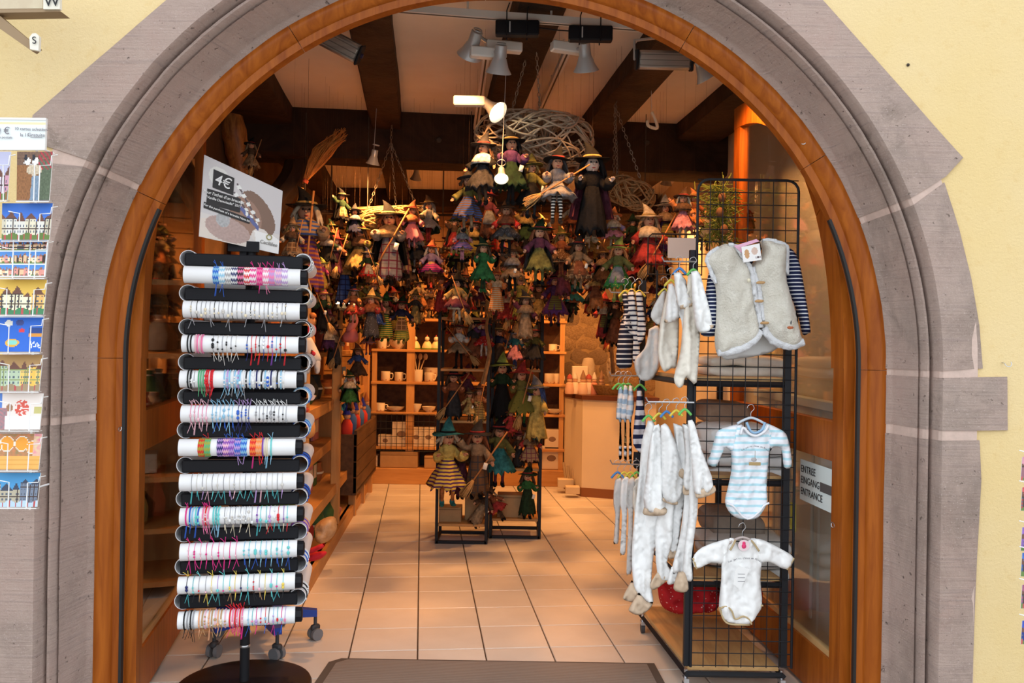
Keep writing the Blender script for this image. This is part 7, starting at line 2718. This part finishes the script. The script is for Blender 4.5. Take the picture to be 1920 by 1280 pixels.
doll(775, 556, 597, 9.26, None, 'black', 'white', 'black', 'black', 'orange', 'standing on the back shelving', 1, 0, .0)
doll(690, 600, 665, 6.9, 'red', 'orange', 'yellow', 'orange/blue stripe', 'red', 'blue', LS, 2, 2, .0)
doll(670, 640, 720, 6.8, 'rust', 'brown', 'blue', 'brown', 'red', 'black', LS, 0, 0, .2)
doll(615, 575, 660, 6.2, 'plum', 'tan', 'brown', 'purple', 'brown', 'black', LS, 1, 1, .4)
doll(625, 600, 690, 6.4, 'navy', 'brown', 'tan', 'charcoal', 'brown', 'black', LS, 1, 0, .0, '', .3)
doll(655, 690, 770, 6.5, 'dark green', 'white', 'dark green', 'green', 'brown', 'black', LS, 0, 0, .2)
# ---- on the displays
doll(838, 780, 948, 6.38, 'teal', 'cream', 'yellow', 'yellow/purple stripe', 'orange', 'teal', DLs, 0, 1, .35, '')
doll(860, 594, 692, 6.5, 'brown', 'rust', 'white', 'tan', 'black', 'black', DLs, 2, 1, .0, '', -.7)
doll(890, 585, 690, 6.55, 'black', 'tan', 'charcoal', 'rust', 'brown', 'black', DLs, 0, 0, .2)
doll(907, 592, 672, 6.48, 'red', 'white', 'purple', 'red/white dots', 'white', 'red', DLs, 2, 2, .0)
doll(849, 682, 790, 6.5, 'black', 'brown', 'rust', 'charcoal', 'brown', 'black', DLs, 1, 1, .1, '', .6)
doll(880, 724, 790, 6.48, 'brown', 'rust', 'gold', 'gold', 'brown', 'brown', DLs, 0, 0, .0, 'tag')
doll(898, 715, 795, 6.5, 'rust', 'brown', 'orange', 'gold/brown stripe', 'brown', 'black', DLs, 1, 1, .0, '', .2)
doll(893, 783, 935, 6.42, 'charcoal', 'rust', 'tan', 'brown/charcoal plaid', 'brown', 'black', DLs, 1, 2, .1, 'tag', .6)
doll(862, 809, 935, 6.55, 'brown', 'tan', 'brown', 'plum', 'brown', 'black', DLs, 1, 0, .2)
doll(886, 901, 988, 6.5, 'brown', 'rust', 'brown', 'tan', 'tan', 'brown', DLs, 1, 0, .3, 'tag', 0, .45)
doll(876, 679, 745, 6.7, 'plum', 'brown', 'red', 'plum', 'brown', 'black', DLs, 0, 0, .3)
doll(965, 608, 692, 6.72, 'blue', 'grey', 'teal', 'pink', 'blue', 'white', DRs, 0, 0, .1)
doll(990, 596, 694, 6.75, 'brown', 'tan', 'cream', 'brown/cream dots', 'brown', 'black', DRs, 0, 1, .2)
doll(1003, 604, 692, 6.68, 'charcoal', 'brown', 'olive', 'charcoal', 'brown', 'black', DRs, 0, 0, -.3)
doll(935, 600, 694, 6.7, 'brown', 'rust', 'navy', 'brown', 'brown', 'black', DRs, 1, 0, .2, '', .25)
doll(940, 658, 792, 6.62, 'lime', 'black', 'dark green', 'black', 'dark green', 'olive', DRs, 1, 1, .1)
doll(976, 673, 800, 6.58, 'red', 'brown', 'olive', 'olive/dark green dots', 'green', 'black', DRs, 0, 1, .2, 'tag', .25)
doll(1005, 700, 832, 6.56, 'grey', 'blue', 'yellow', 'yellow', 'teal', 'brown', DRs, 1, 2, -.5)
doll(957, 760, 822, 6.55, 'rust', 'brown', 'red', 'red', 'red', 'black', DRs, 0, 0, .0)
doll(935, 776, 912, 6.56, 'black', 'brown', 'olive', 'teal', 'plum', 'black', DRs, 0, 2, .1)
doll(993, 790, 882, 6.66, 'brown', 'cream', 'red', 'tan/plum plaid', 'brown', 'black', DRs, 0, 0, .1, 'shawl:tan')
doll(972, 799, 880, 6.75, 'plum', 'brown', 'brown', 'charcoal', 'tan', 'black', DRs, 1, 0, .3)
doll(988, 868, 972, 6.66, 'dark green', 'brown', 'green', 'dark green', 'red', 'black', DRs, 1, 1, .1, 'tag')
doll(945, 900, 975, 6.62, 'brown', 'tan', 'rust', 'red', 'brown', 'black', DRs, 2, 0, .2, '', 0, -.5)
doll(925, 702, 790, 6.8, 'orange', 'rust', 'rust', 'tan', 'brown', 'black', DRs, 1, 0, .0, '', .15)
# ---- the many small dolls that fill the gaps, seen in dim warm light
fr_ = random.Random(21)
HATS = ['black', 'charcoal', 'brown', 'dark green', 'olive', 'plum', 'rust', 'navy', 'red', 'gold', 'orange', 'purple']
TOPS = ['brown', 'rust', 'olive', 'plum', 'tan', 'charcoal', 'dark green', 'gold', 'red', 'cream', 'orange', 'navy']
SKS = ['brown', 'olive', 'rust', 'charcoal', 'tan', 'plum', 'red', 'gold', 'dark green', 'black', 'brown/tan plaid', 'rust/gold dots', 'olive/brown stripe', 'charcoal/grey dots', 'red/brown plaid', 'orange']
ZONES = [((850, 1120), (395, 545), (5.5, 6.6), 60, 'deep in the middle cluster'), ((590, 850), (420, 560), (6.6, 7.8), 70, 'deep in the left cluster'), ((1100, 1240), (440, 560), (5.7, 6.6), 16, 'deep in the right cluster'), ((560, 700), (400, 540), (5.6, 6.5), 20, 'close over the left shelving'), ((840, 1050), (500, 560), (6.9, 8.2), 14, 'behind the black displays')]
seen = set()
for (xa, xb), (ya, yb), (da, db), n, wh in ZONES:
    for k in range(n):
        f = (k + .5) / n
        for tries in range(60):
            px, py, d = fr_.uniform(xa, xb), fr_.uniform(ya, yb), fr_.uniform(da, db)
            h = fr_.uniform(.26, .38) * F / d
            q = at(px, py + h / 2, d)
            if all(abs(q.x - w_.x) > .15 or abs(q.y - w_.y) > .13 or abs(q.z - w_.z) > .30 for w_ in SPOTS):
                break
        else:
            continue
        while True:
            hc, tc_, sc_ = fr_.choice(HATS), fr_.choice(TOPS), fr_.choice(SKS)
            if (hc, tc_, sc_, wh) not in seen and (hc, sc_, wh) not in seen:
                break
        seen.add((hc, tc_, sc_, wh))
        seen.add((hc, sc_, wh))
        doll(px, py, py + h, d, hc, fr_.choice(['brown', 'rust', 'tan', 'cream', 'black', 'gold']), tc_, sc_, fr_.choice(['brown', 'rust', 'cream', 'black', 'orange']), fr_.choice(['black', 'brown', 'red']), wh, fr_.choice((0, 0, 1, 2)), fr_.choice((0, 1, 2)), fr_.uniform(-.6, .6), fr_.choice(['', '', 'tag']), fr_.choice((0, 0, .3, -.4)))
# rods and strings that carry the hanging dolls
for k, (x0, x1, y, d) in enumerate(((600, 850, 400, 6.7), (600, 850, 470, 7.2), (850, 1240, 380, 5.9), (850, 1120, 450, 6.4), (560, 700, 395, 6.0))):
    p0, p1 = at(x0, y, d), at(x1, y + 3, d)
    t = thing('hanging_rod', ['upper rod of the left doll cluster', 'lower rod of the left doll cluster', 'upper rod of the middle doll cluster', 'lower rod of the middle doll cluster', 'rod over the left shelving'][k] + ', dark wood', 'rod', (p0 + p1) / 2)
    rel(t, G().cyl(p0, p1, .010, n=8)).build('rod', beam_m, t, True)
    for f in (.08, .92):
        p = p0.lerp(p1, f)
        rel(t, G().cyl(p, (p.x, p.y, CZ - .1), .003, n=5)).build('cord', iron_m, t)
# dry branches in the clusters
for k, pts in enumerate(([(752, 610), (770, 560), (764, 520), (776, 470)], [(690, 640), (700, 590), (720, 560), (735, 500)], [(1150, 700), (1146, 640), (1152, 590), (1148, 540)], [(905, 720), (918, 660), (912, 610), (925, 570)])):
    d = (7.0, 6.9, 7.2, 6.4)[k]
    b_ = bez([at(x, y, d) for x, y in pts], 5)
    o = G().tube(b_, [.02 - .012 * i / len(b_) for i in range(len(b_))], 6).build('dry_branch', M('branch_bark', (.34, .18, .07), (.2, .1, .04), rough=.85, scale=18), None, True)
    tag(o, ['thin dry branch above the ceramics shelf', 'thin dry branch beside the left dolls', 'thin dry branch by the stone wall', 'pale stick leaning at the left black display'][k], 'branch')
